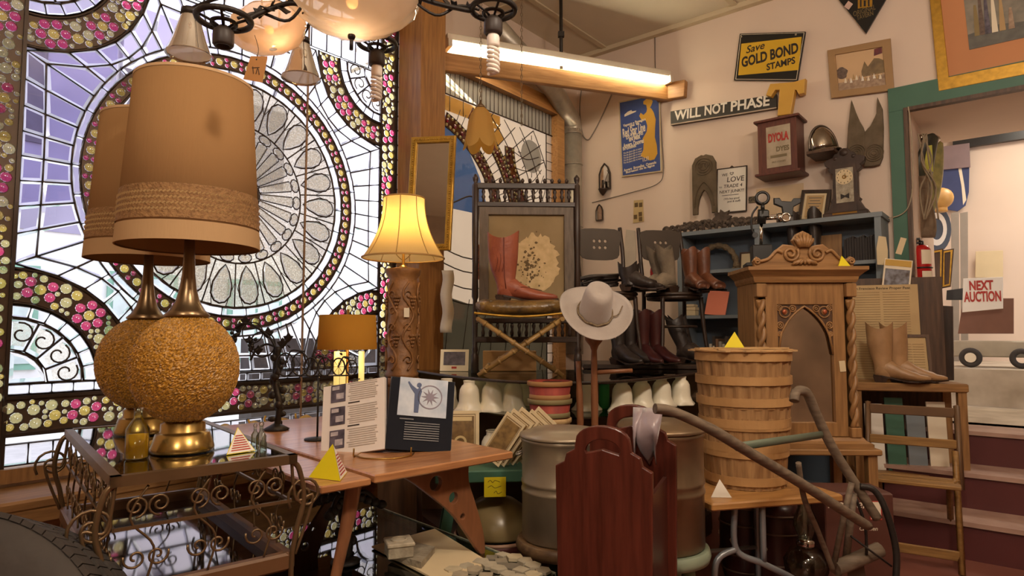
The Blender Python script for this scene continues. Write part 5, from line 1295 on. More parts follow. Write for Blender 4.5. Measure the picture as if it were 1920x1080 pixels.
S('brown_board', 'plain tan board leaning in the blue shelf left of the black books', 'board', MB().box(0, 0, .11, .16, .012, .22), 'oak', onshelf(1556, 475, 1.702, .10), (R(-6), 0, RB))
rn = random.Random(12)
xx, _ = bw(1588, 480, .13)
for k in range(15):
    w_ = .0145 + .001 * (k % 3); h_ = .165 + .006 * (k % 4)
    b_ = T('black_book', 'black bound volume in the row of fifteen on the blue shelf', 'book', BP(xx + .0168 * k, 1.7015, .12), RB, 'black books on the blue shelf')
    O('binding', MB().box(0, 0, h_ / 2, w_, .12, h_, bev=.002), M('black_cloth', '2b2422', .6), b_); O('page_block', MB().box(0, .002, h_ / 2 + .003, w_ * .7, .11, h_ - .004), 'cream_paper', b_)
# books and papers low in the shelf
S('pink_folder', 'salmon pink paper folder leaning in the lower blue shelf', 'folder', MB().box(0, 0, .10, .17, .008, .2), M('salmon', 'e08468', .7, var=.05), onshelf(1340, 575, 1.342, .20), (R(-14), R(6), RB))
S('paper_stack', 'little stack of white paper boxes beside the pink folder', 'papers', MB().box(0, 0, .02, .13, .1, .04, bev=.003).box(.008, 0, .055, .12, .1, .028, bev=.003).box(-.004, 0, .082, .125, .1, .02, bev=.003), 'cream_paper', onshelf(1292, 585, 1.3415, .17), RB + .1)
for k in range(9):
    h_ = .19 + .02 * ((k * 7) % 4); xx = bw(1338, 640, .17)[0] + .026 * k
    b_ = T('book', 'upright book on the lower blue shelf behind the yellow pyramid, ' + ['leftmost', 'second', 'third', 'fourth', 'middle', 'sixth', 'seventh', 'eighth', 'rightmost'][k] + ' of nine', 'book', BP(xx, .9215, .16), RB, 'books on the lower shelf')
    O('cover', MB().box(0, 0, h_ / 2, .022, .15, h_, bev=.002), M('bookc%d' % (k % 4), ('cfc6b4', '4a4038', '8a6a50', 'a9a296')[k % 4], .6), b_); O('spine_label', MB().box(0, -.0755, h_ * .62, .015, .002, .04), 'paper', b_)
# dental / projector-like instrument, black box
bi = T('instrument', 'black vintage optical instrument with round eyepiece on a small black pedestal', 'instrument', at(1432, 500, 3.95), R(-12))
zb0 = at(1432, 500, 3.95).z
q = lambda px, py: V(((px - 1432) / 1200 * 3.95, 0, (500 - py) / 1200 * 3.95))
O('column', MB().cyl(q(1428, 460), q(1430, 415), .010, n=12), 'chrome', bi)
O('arm', MB().cyl(q(1430, 418), q(1432, 392), .026, n=14).box(*(q(1434, 400) + V((0, 0, 0))), .06, .05, .05, bev=.008).tube(crv([q(1424, 385), q(1414, 400), q(1412, 425), q(1418, 440)], 5), .006, 8), 'black_enamel', bi)
O('base_box', MB().box(q(1428, 480).x, 0, q(1428, 478).z, .115, .11, .12, bev=.006), 'black_enamel', bi)
O('base_plate', MB().box(q(1428, 480).x, 0, q(1428, 497).z, .20, .15, .022, bev=.004), 'black_enamel', bi)
O('eyepiece', MB().torus(q(1433, 369), .036, .010, 28, 8, axis='y').cyl(q(1433, 369) + V((0, .015, 0)), q(1433, 369) + V((0, .05, 0)), .038, n=24).cyl(q(1433, 379), q(1433, 395), .012, n=10), 'black_enamel', bi)
O('lens', MB().cyl(q(1433, 369) + V((0, -.003, 0)), q(1433, 369) + V((0, .012, 0)), .030, n=24), 'chrome', bi)
O('knob', MB().cyl(q(1418, 440) + V((0, -.012, 0)), q(1418, 440) + V((0, .012, 0)), .017, n=14), 'black_enamel', bi)
O('cross_arm', MB().cyl(q(1436, 408), q(1462, 408), .012, n=10), 'chrome', bi)
O('head', MB().plate([[(q(a, b).x, q(a, b).z) for a, b in ((1454, 372), (1454, 381), (1468, 388), (1470, 405), (1484, 405), (1486, 388), (1499, 381), (1499, 374), (1488, 374), (1484, 380), (1466, 378), (1462, 372))]], .03, 0, .004), 'black_enamel', bi)
O('turret', MB().cyl(q(1472, 409) + V((0, -.03, 0)), q(1472, 409) + V((0, .02, 0)), .026, n=22).torus(q(1472, 409) + V((0, -.03, 0)), .024, .006, 22, 6, axis='y').cyl(q(1458, 408), q(1466, 408), .03, n=18), 'chrome', bi)
ip = at(1432, 500, 3.95)
S('pedestal', 'tall slim black pedestal carrying the optical instrument, hidden behind the cabinet', 'pedestal', MB().box(0, 0, (q(1428, 497).z + ip.z - .012) / 2, .16, .14, q(1428, 497).z + ip.z - .012, bev=.006), 'black_enamel', (ip.x + q(1428, 500).x, ip.y, 0), R(-12))
# carved garland, framed certificate, love sign, bootjack, clock on the shelf top
cg = T('carved_garland', 'long dark carved wood garland of scrolls along the bookshelf top', 'carving', onshelf(1330, 420, SHH + .002, .16), RB)
gm_ = MB(); rn = random.Random(6)
for k in range(15):
    x = -.38 + .054 * k; h_ = .05 + .06 * (1 - abs(k - 7) / 7.5)
    gm_.tube(spiral(x, .035 + h_ * .35, .006, .035, k, k + 3.6 * pi, 20), .011, 6)
    gm_.tube(crv([(x, 0, .012), (x + .03, -.012, h_ * .8), (x + .055, 0, h_ * .5), (x + .06, .01, .02)], 4), .012, 6)
for k in range(26):
    x = -.40 + .033 * k; h_ = .04 + .075 * max(0, 1 - abs(k - 12.5) / 13)
    gm_.sphere(x, -.01, rn.uniform(.02, h_), .024, .014, .018, 7, 5)
O('scrolls', gm_, M('carved_dark', '5b4c40', .7, col2='3d322a', vs=18, bump=.4, bs=40), cg)
O('base_strip', MB().box(.02, .01, .008, .86, .03, .016), 'carved_dark', cg)
O('crest_leaf', MB().plate([crv([(.03, .09), (.06, .12), (.055, .15), (.09, .135), (.10, .165), (.13, .14), (.16, .15), (.15, .12), (.18, .11), (.14, .08)], 2, True)], .03, 0, .006), 'carved_dark', cg)
bj = T('arch_carving', 'dark carved board with pointed arch cut out, left of the hand lettered sign', 'carving', BP(bw(1321, 345, .1)[0], bw(1321, 400, .1)[1], .10), RB)
w2, hh = .10, .49
O('board', MB().plate([[(-w2, 0), (-w2 * .98, hh * .85), (-w2 * .7, hh * .96), (-.02, hh), (0, hh * .985), (.02, hh), (w2 * .7, hh * .96), (w2 * .98, hh * .85), (w2, 0), (w2 * .66, 0)] + [(x * w2, z * hh) for x, z in ((.62, .12), (.5, .24), (.25, .36), (0, .41), (-.25, .36), (-.5, .24), (-.62, .12), (-.66, 0))]], .03, 0, .005), M('carved_grey', '6b5b47', .7, col2='52452f', vs=14), bj)
gg = MB()
for r in (.03, .05, .07): gg.tube(circ(0, hh * .80, r, 26, y=-.016, sx=1.05), .004, 5, True)
for sg in (-1, 1):
    gg.tube(spiral(sg * .035, hh * .83, .006, .028, pi / 2, pi / 2 + sg * 3 * pi, 20, -.018), .003, 5)
    gg.tube(crv([(sg * .085, -.016, .05), (sg * .07, -.018, .16), (sg * .03, -.018, .235), (0, -.018, .26)], 5), .004, 5)
O('relief', gg, 'carved_grey', bj)
ls = T('hand_lettered_sign', 'white hand lettered sign WE LOVE TO TRADE hung on the wall', 'sign', BP(bw(1372, 355, .02)[0], bw(1372, 356, .02)[1], .02), (0, R(2), RB))
lw, lh = .235, .36
O('board', MB().box(0, 0, 0, lw, .008, lh), 'white_paint', ls)
O('frame', MB().plate([[(-lw / 2 - .008, -lh / 2 - .008), (lw / 2 + .008, -lh / 2 - .008), (lw / 2 + .008, lh / 2 + .008), (-lw / 2 - .008, lh / 2 + .008)], [(-lw / 2, -lh / 2), (-lw / 2, lh / 2), (lw / 2, lh / 2), (lw / 2, -lh / 2)]], .014), 'dark_wood', ls)
tx = MB(); yy = -.005
for t_, x, z, s_ in (('WE', -.06, .13, .032), ('LOVE', .03, .085, .060), ('TO', -.095, .028, .018), ('TRADE 4', .01, .032, .040), ('NEXT JUNK!!!', .0, -.012, .034), ('(We buy good', 0, -.072, .022), ('junk & stuff)', .02, -.096, .022)): tx.text(t_, x, z, s_, yy, ext=.0006, shear=.1)
tx.box(-.01, yy, -.042, .14, .0015, .004)
tx.plate([crv([(.0, .122), (-.016, .138), (-.010, .148), (0, .142), (.010, .148), (.016, .138)], 3, True), crv([(.0, .127), (-.011, .138), (-.008, .143), (0, .138), (.008, .143), (.011, .138)], 3, True)], .0012, yy)
O('lettering', tx, 'ink', ls)
O('hanger', MB().plate([[(-.03, lh / 2), (.03, lh / 2), (.008, lh / 2 + .016), (0, lh / 2 + .024), (-.008, lh / 2 + .016)]], .01), 'dark_wood', ls)
fc = T('framed_certificate', 'small dark framed certificate leaning on the bookshelf top beside the clock', 'frame', onshelf(1522, 412, SHH + .003, .12), (R(-9), R(7), RB))
O('frame', MB().plate([[(-.10, 0), (.10, 0), (.10, .25), (-.10, .25)], [(-.08, .02), (-.08, .23), (.08, .23), (.08, .02)]], .018, 0, .003), 'dark_wood', fc)
O('mount', MB().box(0, .004, .125, .17, .004, .22), 'cream_paper', fc); O('certificate', MB().box(0, .001, .125, .12, .003, .17), M('kraft_pale', 'b99a6c', .7), fc)
ct = MB()
for k in range(6): ct.box(0, -.001, .19 - .022 * k, .09 - .02 * (k % 2), .001, .006)
O('text_lines', ct, 'ink_grey', fc)
def mantel_clock():
    o = onshelf(1588, 405, SHH + .003, .14)
    K = T('shelf_clock', 'dark carved gingerbread shelf clock with white dial on the bookshelf', 'clock', o, RB)
    sc_ = 1.0
    body = [(-.135, 0), (.135, 0), (.135, .045), (.115, .06), (.10, .09), (.085, .115), (.095, .13), (.078, .15), (.075, .33), (.095, .345), (.105, .36), (.095, .375), (.125, .40), (.13, .425), (.10, .44), (.075, .445), (.06, .47), (.04, .475), (.025, .50), (0, .505), (-.025, .50), (-.04, .475), (-.06, .47), (-.075, .445), (-.10, .44), (-.13, .425), (-.125, .40), (-.095, .375), (-.105, .36), (-.095, .345), (-.075, .33), (-.078, .15), (-.095, .13), (-.085, .115), (-.10, .09), (-.115, .06), (-.135, .045)]
    O('case', MB().plate([body], .06, 0, .004).box(0, .015, .22, .15, .10, .40), M('clock_walnut', '46332a', .5, col2='2f221c', vs=12, bump=.2, bs=30), K)
    O('plinth', MB().box(0, -.01, .02, .29, .12, .04, bev=.006), 'clock_walnut', K)
    O('glass_panel', MB().box(0, -.037, .235, .115, .004, .25), M('clock_glass', 'b9b09c', .15, col2='8c8374', vs=40), K)
    d_ = O('dial', MB().cyl((0, -.042, .295), (0, -.038, .295), .055, n=32), 'cream_paper', K)
    mk_ = MB()
    for k in range(12):
        a = k * pi / 6; mk_.box(.044 * sin(a), -.0435, .295 + .044 * cos(a), .004, .001, .009, None)
    O('hour_marks', mk_, 'ink', d_); O('centre', MB().torus((0, -.043, .295), .011, .004, 16, 5, axis='y'), 'brass', d_)
    O('hands', MB().box(.006, -.045, .305, .003, .001, .03).box(.014, -.045, .295, .024, .001, .003), 'ink', d_)
    O('bow_ornament', MB().plate([[(-.028, .135), (0, .15), (.028, .135), (.028, .175), (0, .16), (-.028, .175)]], .002, -.041), 'ink', K)
    O('crest', MB().sphere(0, -.02, .475, .035, .02, .03, 10, 6).sphere(-.06, -.02, .44, .02, .015, .018).sphere(.06, -.02, .44, .02, .015, .018), 'clock_walnut', K)
    O('brass_trim', MB().box(0, -.07, .028, .16, .002, .012), 'brass', K)
mantel_clock()
# ---- gothic mirror cabinet
GY = 3.30; gx0, gx1 = at(1421, 700, GY).x, at(1606, 700, GY).x; gz0 = at(1500, 838, GY).z; gzt = at(1500, 512, GY).z
gw = gx1 - gx0; gh = gzt - gz0
gc_ = T('gothic_cabinet', 'oak cabinet with pointed arch mirror, twisted columns and carved scroll crest', 'cabinet', ((gx0 + gx1) / 2, GY + .02, gz0), R(-2))
GD = .27
ck = MB().box(-gw / 2 + .012, GD / 2, gh / 2, .024, GD, gh).box(gw / 2 - .012, GD / 2, gh / 2, .024, GD, gh).box(0, GD - .01, gh / 2, gw - .04, .02, gh).box(0, GD / 2, gh - .02, gw - .04, GD, .04).box(0, GD / 2, .03, gw - .04, GD, .06)
O('carcass', ck, 'oak', gc_)
O('cornice', MB().loft([[(-gw / 2 - e, -.03 - e, z), (gw / 2 + e, -.03 - e, z), (gw / 2 + e, GD, z), (-gw / 2 - e, GD, z)] for e, z in ((.005, gh - .05), (.012, gh - .035), (.015, gh - .02), (.035, gh), (.05, gh + .012), (.05, gh + .03))], True, None, False), 'oak_x', gc_)
O('base_moulding', MB().loft([[(-gw / 2 - e, -.03 - e, z), (gw / 2 + e, -.03 - e, z), (gw / 2 + e, GD, z), (-gw / 2 - e, GD, z)] for e, z in ((.04, 0), (.04, .025), (.02, .035), (.01, .05))], True, None, False), 'oak_x', gc_)
dw = gw / 2 - .055
dr = O('door', MB().plate([[(-dw, .055), (dw, .055), (dw, gh - .055), (-dw, gh - .055)], [(-dw + .055, .12), (-dw + .055, gh - .16), (dw - .055, gh - .16), (dw - .055, .12)]], .026, -.005, .003), 'oak', gc_)
O('mirror', MB().box(0, .008, gh / 2, 2 * dw - .10, .006, gh - .2), 'mirror_clear', dr)
aw = dw - .055; az0 = gh - .16
arch_o = [(-aw - .01, az0 + .01), (aw + .01, az0 + .01), (aw + .01, az0 - .24)]
ga = lambda x: az0 - .012 - aw * 1.732 + sqrt(max(0, 4 * aw * aw - (aw + abs(x)) ** 2))
arch_i = [(aw * (1 - f) * .98, ga(aw * (1 - f))) for f in [i / 8 for i in range(9)]] + [(-aw * f * .98, ga(aw * f)) for f in [i / 8 for i in range(1, 9)]]
O('tracery_arch', MB().tube([V((x, -.012, z)) for x, z in arch_i], .006, 6), 'oak', dr)
O('tracery_panel', MB().plate([arch_o + arch_i + [(-aw - .01, az0 - .24)]], .012, -.004, .002), 'walnut', dr)
for sg in (-1, 1):
    tc_ = MB()
    for (cx_, cz_, r) in ((.70, -.042, .028), (.88, -.11, .016), (.42, -.024, .016), (.90, -.155, .011), (.90, -.02, .014)):
        tc_.torus((sg * aw * cx_, -.012, az0 + cz_), r, .004, 18, 5, axis='y'); tc_.torus((sg * aw * cx_, -.012, az0 + cz_), r * .4, .004, 10, 5, axis='y')
    O('tracery', tc_, 'oak', dr)

for sg in (-1, 1): O('rosette', MB().sphere(sg * aw * .72, -.014, az0 - .04, .013, .008, .013, 8, 6), M('copper_red', 'a85a3a', .35, .3), dr)
for sg in (-1, 1):
    tw_ = MB(); n_ = 60
    for st_ in (0, pi):
        tw_.tube([(sg * (gw / 2 - .026) + .011 * cos(st_ + k * .42), -.028 + .011 * sin(st_ + k * .42), .10 + (gh - .24) * k / n_) for k in range(n_ + 1)], .013, 7)
    O('twisted_column', tw_, 'oak', gc_)
    O('column_cap', MB().box(sg * (gw / 2 - .026), -.022, gh - .09, .052, .05, .07, bev=.004), 'oak', gc_); O('column_base', MB().box(sg * (gw / 2 - .026), -.022, .075, .052, .05, .05, bev=.004), 'oak', gc_)
crs = gh + .03
cr_ = [(-.245, crs), (.245, crs), (.255, crs + .03), (.24, crs + .05), (.22, crs + .035), (.17, crs + .045), (.13, crs + .09), (.10, crs + .115), (.06, crs + .11), (.03, crs + .10), (.05, crs + .14), (.03, crs + .17), (0, crs + .185), (-.03, crs + .17), (-.05, crs + .14), (-.03, crs + .10), (-.06, crs + .11), (-.10, crs + .115), (-.13, crs + .09), (-.17, crs + .045), (-.22, crs + .035), (-.24, crs + .05), (-.255, crs + .03)]
crest = O('crest', MB().plate([cr_], .03, -.01, .005), 'oak_x', gc_)
cs_ = MB()
for sg in (-1, 1):
    cs_.tube(spiral(sg * .068, crs + .07, .008, .042, 0 if sg > 0 else pi, (0 if sg > 0 else pi) + sg * -3.2 * pi, 30, -.03), .0085, 7)
    cs_.tube(crv([(sg * .11, -.03, crs + .075), (sg * .14, -.03, crs + .085), (sg * .18, -.03, crs + .045), (sg * .225, -.03, crs + .03)], 5), .0085, 7)
    cs_.tube(spiral(sg * .24, crs + .03, .004, .018, 0, 3 * pi, 16, -.03), .006, 6)
O('scrolls', cs_, 'oak_x', crest)
lf_ = MB(); lf2 = MB()
for k in range(-3, 4):
    a = k * .38; lf_.tube([(.0 + .02 * sin(a), -.034, crs + .105), (.045 * sin(a), -.04, crs + .14), (.055 * sin(a), -.03, crs + .125 + .055 * cos(a))], [.012, .011, .004], 6)
    lf2.tube([(.01 * sin(a), -.034, crs + .04), (.06 * sin(a), -.038, crs + .02 + .0 * cos(a)), (.07 * sin(a), -.03, crs + .012)], [.010, .009, .003], 6)
O('carved_leaf', lf_, 'oak', crest); O('carved_shell', lf2, 'oak', crest)
S('price_label', 'pale price label hanging on the oak cabinet door frame, right side', 'label', MB().box(0, 0, 0, .03, .002, .055), 'cream_paper', gc_.location + V((gw / 2 - .075, -.028, gh * .46)), (0, R(-5), R(-2)))
pyramid('yellow and white price pyramid on the cabinet cornice beside the carved crest', gc_.location + V((.185, -.045, gh + .031)), R(10), .07, 'pyramid_yellow')
gt = T('side_table', 'plain oak table carrying the gothic mirror cabinet', 'table', (gc_.location.x + .0, GY + .16, 0), R(-2))
O('top', MB().box(0, 0, gz0 - .016, gw + .16, .46, .03, bev=.005), 'oak_x', gt)
for sx in (-1, 1):
    for sy in (-1, 1): O('leg', MB().box(sx * (gw / 2 + .04), sy * .19, (gz0 - .032) / 2, .045, .045, gz0 - .032), 'oak', gt)
# ---- folding table with bushel baskets
TZ = .54
bt0 = at(1397, 760, 2.86)
ft = T('folding_table', 'wood topped folding table with bent grey metal legs under the bushel baskets', 'table', (1.0, 2.85, 0), R(14))
O('top', MB().box(0, 0, TZ - .015, .60, .52, .03, bev=.006), wood('table_birch', 'b98a52', '9a6c3a', 'x', .35), ft)
lg = MB()
lg.tube(crv([(-.16, -.20, TZ - .03), (-.16, -.20, .34), (-.05, -.22, .28), (.10, -.22, .20), (.17, -.22, .12), (.20, -.22, .015)], 6), .0125, 10)
lg.tube(crv([(-.05, -.22, TZ - .03), (-.05, -.22, .29)], 4), .012, 10); lg.tube(crv([(-.16, -.20, .34), (-.24, -.20, .31), (-.26, -.20, .22), (-.26, -.20, .015)], 5), .0125, 10)
O('leg_frame', lg, M('grey_tube', '9aa0a6', .35, .5), ft)
lg2 = MB().tube(crv([(.2, .18, TZ - .03), (.2, .18, .015)], 5), .0125, 10).tube(crv([(-.24, .18, TZ - .03), (-.24, .18, .015)], 5), .0125, 10).tube([(-.24, .18, .2), (.2, .18, .2)], .01, 8)
O('leg_frame', lg2, 'grey_tube', ft)
bz = TZ + .001
def bushel(lab, z, h, r0, r1, grp='stacked bushel baskets'):
    B = T('bushel_basket', lab, 'basket', (bt0.x, 2.88, z), random.uniform(0, 3), grp)
    n = 84
    O('slats', MB().loft([[(r * (1 + .012 * (1 if (j // 2) % 2 else -1)) * cos(2 * pi * j / n), r * (1 + .012 * (1 if (j // 2) % 2 else -1)) * sin(2 * pi * j / n), zz) for j in range(n)] for r, zz in ((r0, 0), (r0 + (r1 - r0) * .4, h * .4), (r1, h), (r1 - .006, h), (r0 - .006, .006))], False, None, False), M('basket_slat', 'b08a5c', .75, col2='87623c', vs=6, stretch=(8, 8, .6)), B)
    O('bottom', MB().lathe([(r0, .001), (r0, .006)], 30), 'basket_slat', B)
    for f in (.12, .5, .92):
        rr_ = r0 + (r1 - r0) * f
        O('hoop', MB().loft([[((rr_ + o) * cos(2 * pi * j / 48), (rr_ + o) * sin(2 * pi * j / 48), h * f + dz) for j in range(48)] for o, dz in ((.003, -.0175), (.0065, -.0175), (.0065, .0175), (.003, .0175))], False, None, False), M('basket_hoop', 'bd935f', .7, col2='9f7748', vs=5, bump=.1), B)
    return B
bushel('lowest bushel basket of the tall stack, its smooth side standing on the table', bz, .30, .165, .190)
bushel('second bushel basket from the bottom of the tall stack', bz + .145, .24, .176, .198)
bushel('third bushel basket from the bottom of the tall stack', bz + .235, .24, .178, .200)
bushel('uppermost bushel basket of the tall stack, under the slatted lid', bz + .335, .24, .178, .202)
bl_ = T('basket_lid', 'flat slatted wooden lid on top of the bushel basket stack', 'lid', (bt0.x, 2.88, bz + .576), .4)
for k in range(7):
    x = -.174 + .058 * k; L_ = 2 * sqrt(max(.001, .213 ** 2 - x * x)); O('slat', MB().box(x, 0, .005 + .001 * (k % 2), .054, L_, .007), 'pale_slat', bl_)
O('rim', MB().torus((0, 0, .005), .208, .007, 48, 6), 'basket_hoop', bl_); O('cross_slat', MB().box(0, .06, .014, .40, .035, .006).box(0, -.06, .014, .40, .035, .006), 'pale_slat', bl_)
pyramid('yellow and white price pyramid on the bushel basket lid', (at(1382, 700, 2.84).x, 2.86, bz + .594), R(-25), .085)
pyramid('white price pyramid at the front edge of the folding table', onz(1350, 930, TZ + .001), R(-5), .082, 'white_paint')
# ---- plough
pw = T('plough', 'old wooden plough with two long curved grey handles and iron braces', 'plough', (0, 0, 0))
GW = 'grey_wood'
P_ = lambda px, py, Y: at(px, py, Y)
O('handle', MB().tube(crv([P_(1228, 766, 2.05), P_(1262, 772, 2.06), P_(1330, 803, 2.10), P_(1400, 845, 2.16), P_(1500, 905, 2.26), P_(1570, 950, 2.34), P_(1625, 985, 2.42)], 6), [.0165] * 12 + [.018] * 25, 10, flat=1.35), GW, pw)
O('handle', MB().tube(crv([P_(1489, 752, 2.42), P_(1493, 735, 2.44), P_(1512, 736, 2.46), P_(1530, 775, 2.48), P_(1560, 838, 2.49), P_(1605, 910, 2.49), P_(1645, 972, 2.48)], 6), [.015] * 8 + [.018] * 29, 10, flat=1.2), GW, pw)
O('cross_bar', MB().tube([P_(1380, 838, 2.15), P_(1540, 815, 2.47)], .014, 8, flat=.6), M('green_iron', '6f7a68', .6, .3), pw)
O('brace', MB().tube(crv([P_(1497, 868, 2.27), P_(1508, 935, 2.32), P_(1535, 1000, 2.4), P_(1562, 1070, 2.45)], 6), .010, 8), GW, pw)
O('brace', MB().tube([P_(1597, 905, 2.46), P_(1584, 960, 2.46), P_(1562, 1066, 2.46)], .011, 8), GW, pw)
O('brace', MB().tube([P_(1600, 925, 2.48), P_(1585, 1062, 2.52)], .014, 8), GW, pw)
O('iron_hoop', MB().tube(crv([P_(1612, 912, 2.47), P_(1640, 920, 2.46), P_(1662, 960, 2.44), P_(1680, 1030, 2.43), P_(1680, 1085, 2.42)], 6), .012, 8), 'black_iron', pw)
O('iron_rod', MB().tube(crv([P_(1605, 935, 2.48), P_(1622, 985, 2.48), P_(1625, 1040, 2.48)], 5), .006, 6).tube([P_(1595, 1005, 2.47), P_(1672, 1062, 2.45)], .004, 6), 'black_iron', pw)
O('beam', MB().tube([P_(1566, 1066, 2.46), P_(1610, 1048, 2.5), P_(1650, 1030, 2.52)], .028, 10), GW, pw)
q0 = P_(1600, 1060, 2.5)
O('share', MB().loft([[(q0.x - .10, q0.y - .06, .02), (q0.x + .10, q0.y + .03, .0), (q0.x + .10, q0.y + .06, .0)], [(q0.x - .03, q0.y - .02, q0.z), (q0.x + .05, q0.y + .02, q0.z), (q0.x + .05, q0.y + .05, q0.z)]], True, None, False), M('rusty_iron', '5e4a3c', .6, .4, var=.3), pw)
# ---- folding chair
def slatchair(lab, loc, rz, detail=True, name='folding_chair'):
    K = T(name, lab, 'chair', loc, rz); w_ = .205
    for sx in (-1, 1):
        O('front_leg', MB().tube([(sx * w_, -.19, .0), (sx * w_, .02, .50), (sx * w_, .06, .60)], .0165, 4), 'chair_wood', K)
        O('back_leg', MB().tube([(sx * (w_ - .035), .22, .0), (sx * (w_ - .035), .0, .42), (sx * (w_ - .0), -.02, .46)], .016, 4), 'chair_wood', K)
        O('back_post', MB().tube([(sx * (w_ + .02), .02, .40), (sx * (w_ + .02), .20, .84)], .0165, 4), M('chair_dark', '6e5136', .5, var=.2), K)
    O('seat', MB().box(0, .0, .445, 2 * w_ - .03, .05, .018, bev=.003).box(0, -.16, .445, 2 * w_ + .03, .09, .02, bev=.004).box(0, -.07, .445, 2 * w_ - .03, .06, .018, bev=.003), 'chair_wood', K)
    O('back_slat', MB().box(0, .185, .80, 2 * w_ + .02, .018, .055, bev=.004), 'chair_dark', K); O('back_slat', MB().box(0, .11, .63, 2 * w_ + .02, .018, .05, bev=.004), 'chair_wood', K)
    O('stretcher', MB().box(0, -.155, .085, 2 * w_ - .01, .018, .05, bev=.003), 'chair_wood', K); O('rear_stretcher', MB().box(0, .19, .08, 2 * w_ - .08, .018, .04, bev=.003), 'chair_wood', K)
    return K
fc0 = onz(1712, 1030, 0.0)
slatchair('wooden slatted folding chair standing open at the right, in front of the steps', (at(1712, 900, 3.52).x, 3.52, 0), R(-33)).scale = (.95, .95, .95)
# ---- stand with tan boots, documents behind
dz = .90; dx_ = at(1690, 720, 3.98)
bt_ = T('boot_stand', 'plain wooden stand with thick top carrying the tan boots', 'stand', (dx_.x, 3.98, 0), R(-14))
O('top', MB().box(0, 0, dz - .025, .62, .28, .05, bev=.006), 'oak_x', bt_)
for sx in (-.28, .28):
    for sy in (-.11, .11): O('leg', MB().box(sx, sy, (dz - .05) / 2, .045, .035, dz - .05), 'oak', bt_)
O('shelf', MB().box(0, 0, .35, .54, .22, .02), 'oak_x', bt_)
for k, (h_, m_) in enumerate(((.40, 'white_paint'), (.44, 'green_paint'), (.36, 'bluegrey_paint'), (.42, 'paper'))):
    S('leaning_board', ['white board standing under the boot stand, leftmost of four', 'green board standing under the boot stand', 'blue grey board standing under the boot stand', 'cream board standing under the boot stand, rightmost of four'][k], 'board', MB().box(0, 0, h_ / 2, .10, .015, h_), m_, bt_.location + V((-.16 + .11 * k, .02 - .03 * k, .361)), (R(-5), 0, R(-14)))
for i, (px, la) in enumerate(((1652, 'left tan leather cowboy boot on the wooden stand'), (1686, 'right tan leather cowboy boot on the wooden stand'))):
    q = at(px, 715, 3.93); boot(la, 'tan_leather', (q.x, 3.92 + .02 * i, dz + .001), R(-30), .345, .27, 'tan boots on the stand', lean=.05 * i, sa=1.2)
sp = at(1752, 712, 3.86); S('steel_spur', 'small shiny spur with leather strap beside the tan boots', 'spur', MB().tube(crv([(-.08, 0, .012), (-.03, .02, .014), (.0, .0, .014), (.05, -.01, .018)], 5), .008, 6).torus((.055, 0, .018), .016, .004, 14, 5, axis='y'), 'chrome', (sp.x - .05, 3.86, dz + .001), R(-14))
def doc(lab, px0, py0, px1, py1, Y, z0, mat, frame, rot, hdr=True, txt=None):
    a, b = at(px0, py1, Y), at(px1, py0, Y); w_, h_ = b.x - a.x, b.z - a.z
    K = T('framed_document', lab, 'document', ((a.x + b.x) / 2, Y, a.z), rot)
    O('sheet', MB().box(0, .002, h_ / 2, w_, .006, h_), mat, K)
    if frame: O('frame', MB().plate([[(-w_ / 2 - .012, -.012), (w_ / 2 + .012, -.012), (w_ / 2 + .012, h_ + .012), (-w_ / 2 - .012, h_ + .012)], [(-w_ / 2 + .006, .006), (-w_ / 2 + .006, h_ - .006), (w_ / 2 - .006, h_ - .006), (w_ / 2 - .006, .006)]], .018), frame, K)
    m_ = MB(); n_ = int(h_ / .016)
    for k in range(n_):
        if k < 3: continue
        m_.box(-w_ * .2, -.002, h_ - .016 * k, w_ * .36, .001, .0045); m_.box(w_ * .2, -.002, h_ - .016 * k, w_ * .36, .001, .0045)
    O('columns_of_text', m_, M('faded_ink', 'a98f66', .8), K)
    if txt: O('heading', MB().text(txt, 0, h_ - .022, .026, -.002, ext=.0006).text('Rules of the House', 0, h_ - .04, .014, -.002, ext=.0006) if False else MB().text(txt, 0, h_ - .022, .024, -.002, ext=.0006), 'ink', K)
    return K
M('old_paper', 'c6ab7c', .7, col2='b2966a', vs=3)
S('leaning_board', 'tall plain board behind the tan boots carrying the printed sheets', 'board', MB().box(0, 0, .78, .62, .02, 1.56), 'walnut', (at(1668, 600, 4.20).x, 4.22, 0), R(-22))
doc('large yellowed printed sheet with columns of text behind the tan boots', 1600, 533, 1714, 722, 4.12, 0, 'old_paper', None, (R(-4), 0, R(-20)), txt='San Francisco Review Proper Post')
doc('small framed printed sheet leaning beside the tan boots', 1690, 630, 1738, 712, 3.98, 0, 'old_paper', 'walnut', (R(-10), 0, R(-16)))
cg_ = T('picture_card', 'colour picture card with yellow heading pinned above the printed sheet', 'card', at(1682, 515, 4.14), (R(-4), R(8), R(-20)))
O('card', MB().box(0, 0, 0, .16, .004, .20), 'paper', cg_); O('yellow_heading', MB().box(0, -.003, .075, .15, .002, .04), M('heading_yellow', 'c9a040', .6), cg_)
O('picture', MB().box(0, -.003, -.02, .14, .002, .11), M('picture_mix', '8c8f9a', .6, col2='4a3c34', vs=28), cg_)
S('paper_tag', 'narrow cream tag sticking up at the green door frame', 'tag', MB().box(0, 0, .05, .035, .002, .11), 'cream_paper', at(1685, 475, 4.16), (0, R(18), R(-20)))
S('torn_paper', 'torn cream paper pinned to the right side of the blue shelf', 'paper', MB().plate([[(-.035, -.09), (.025, -.10), (.03, .0), (.022, .09), (-.02, .10), (-.035, .02)]], .002), 'cream_paper', at(1655, 470, 4.22), (0, 0, R(-35)))
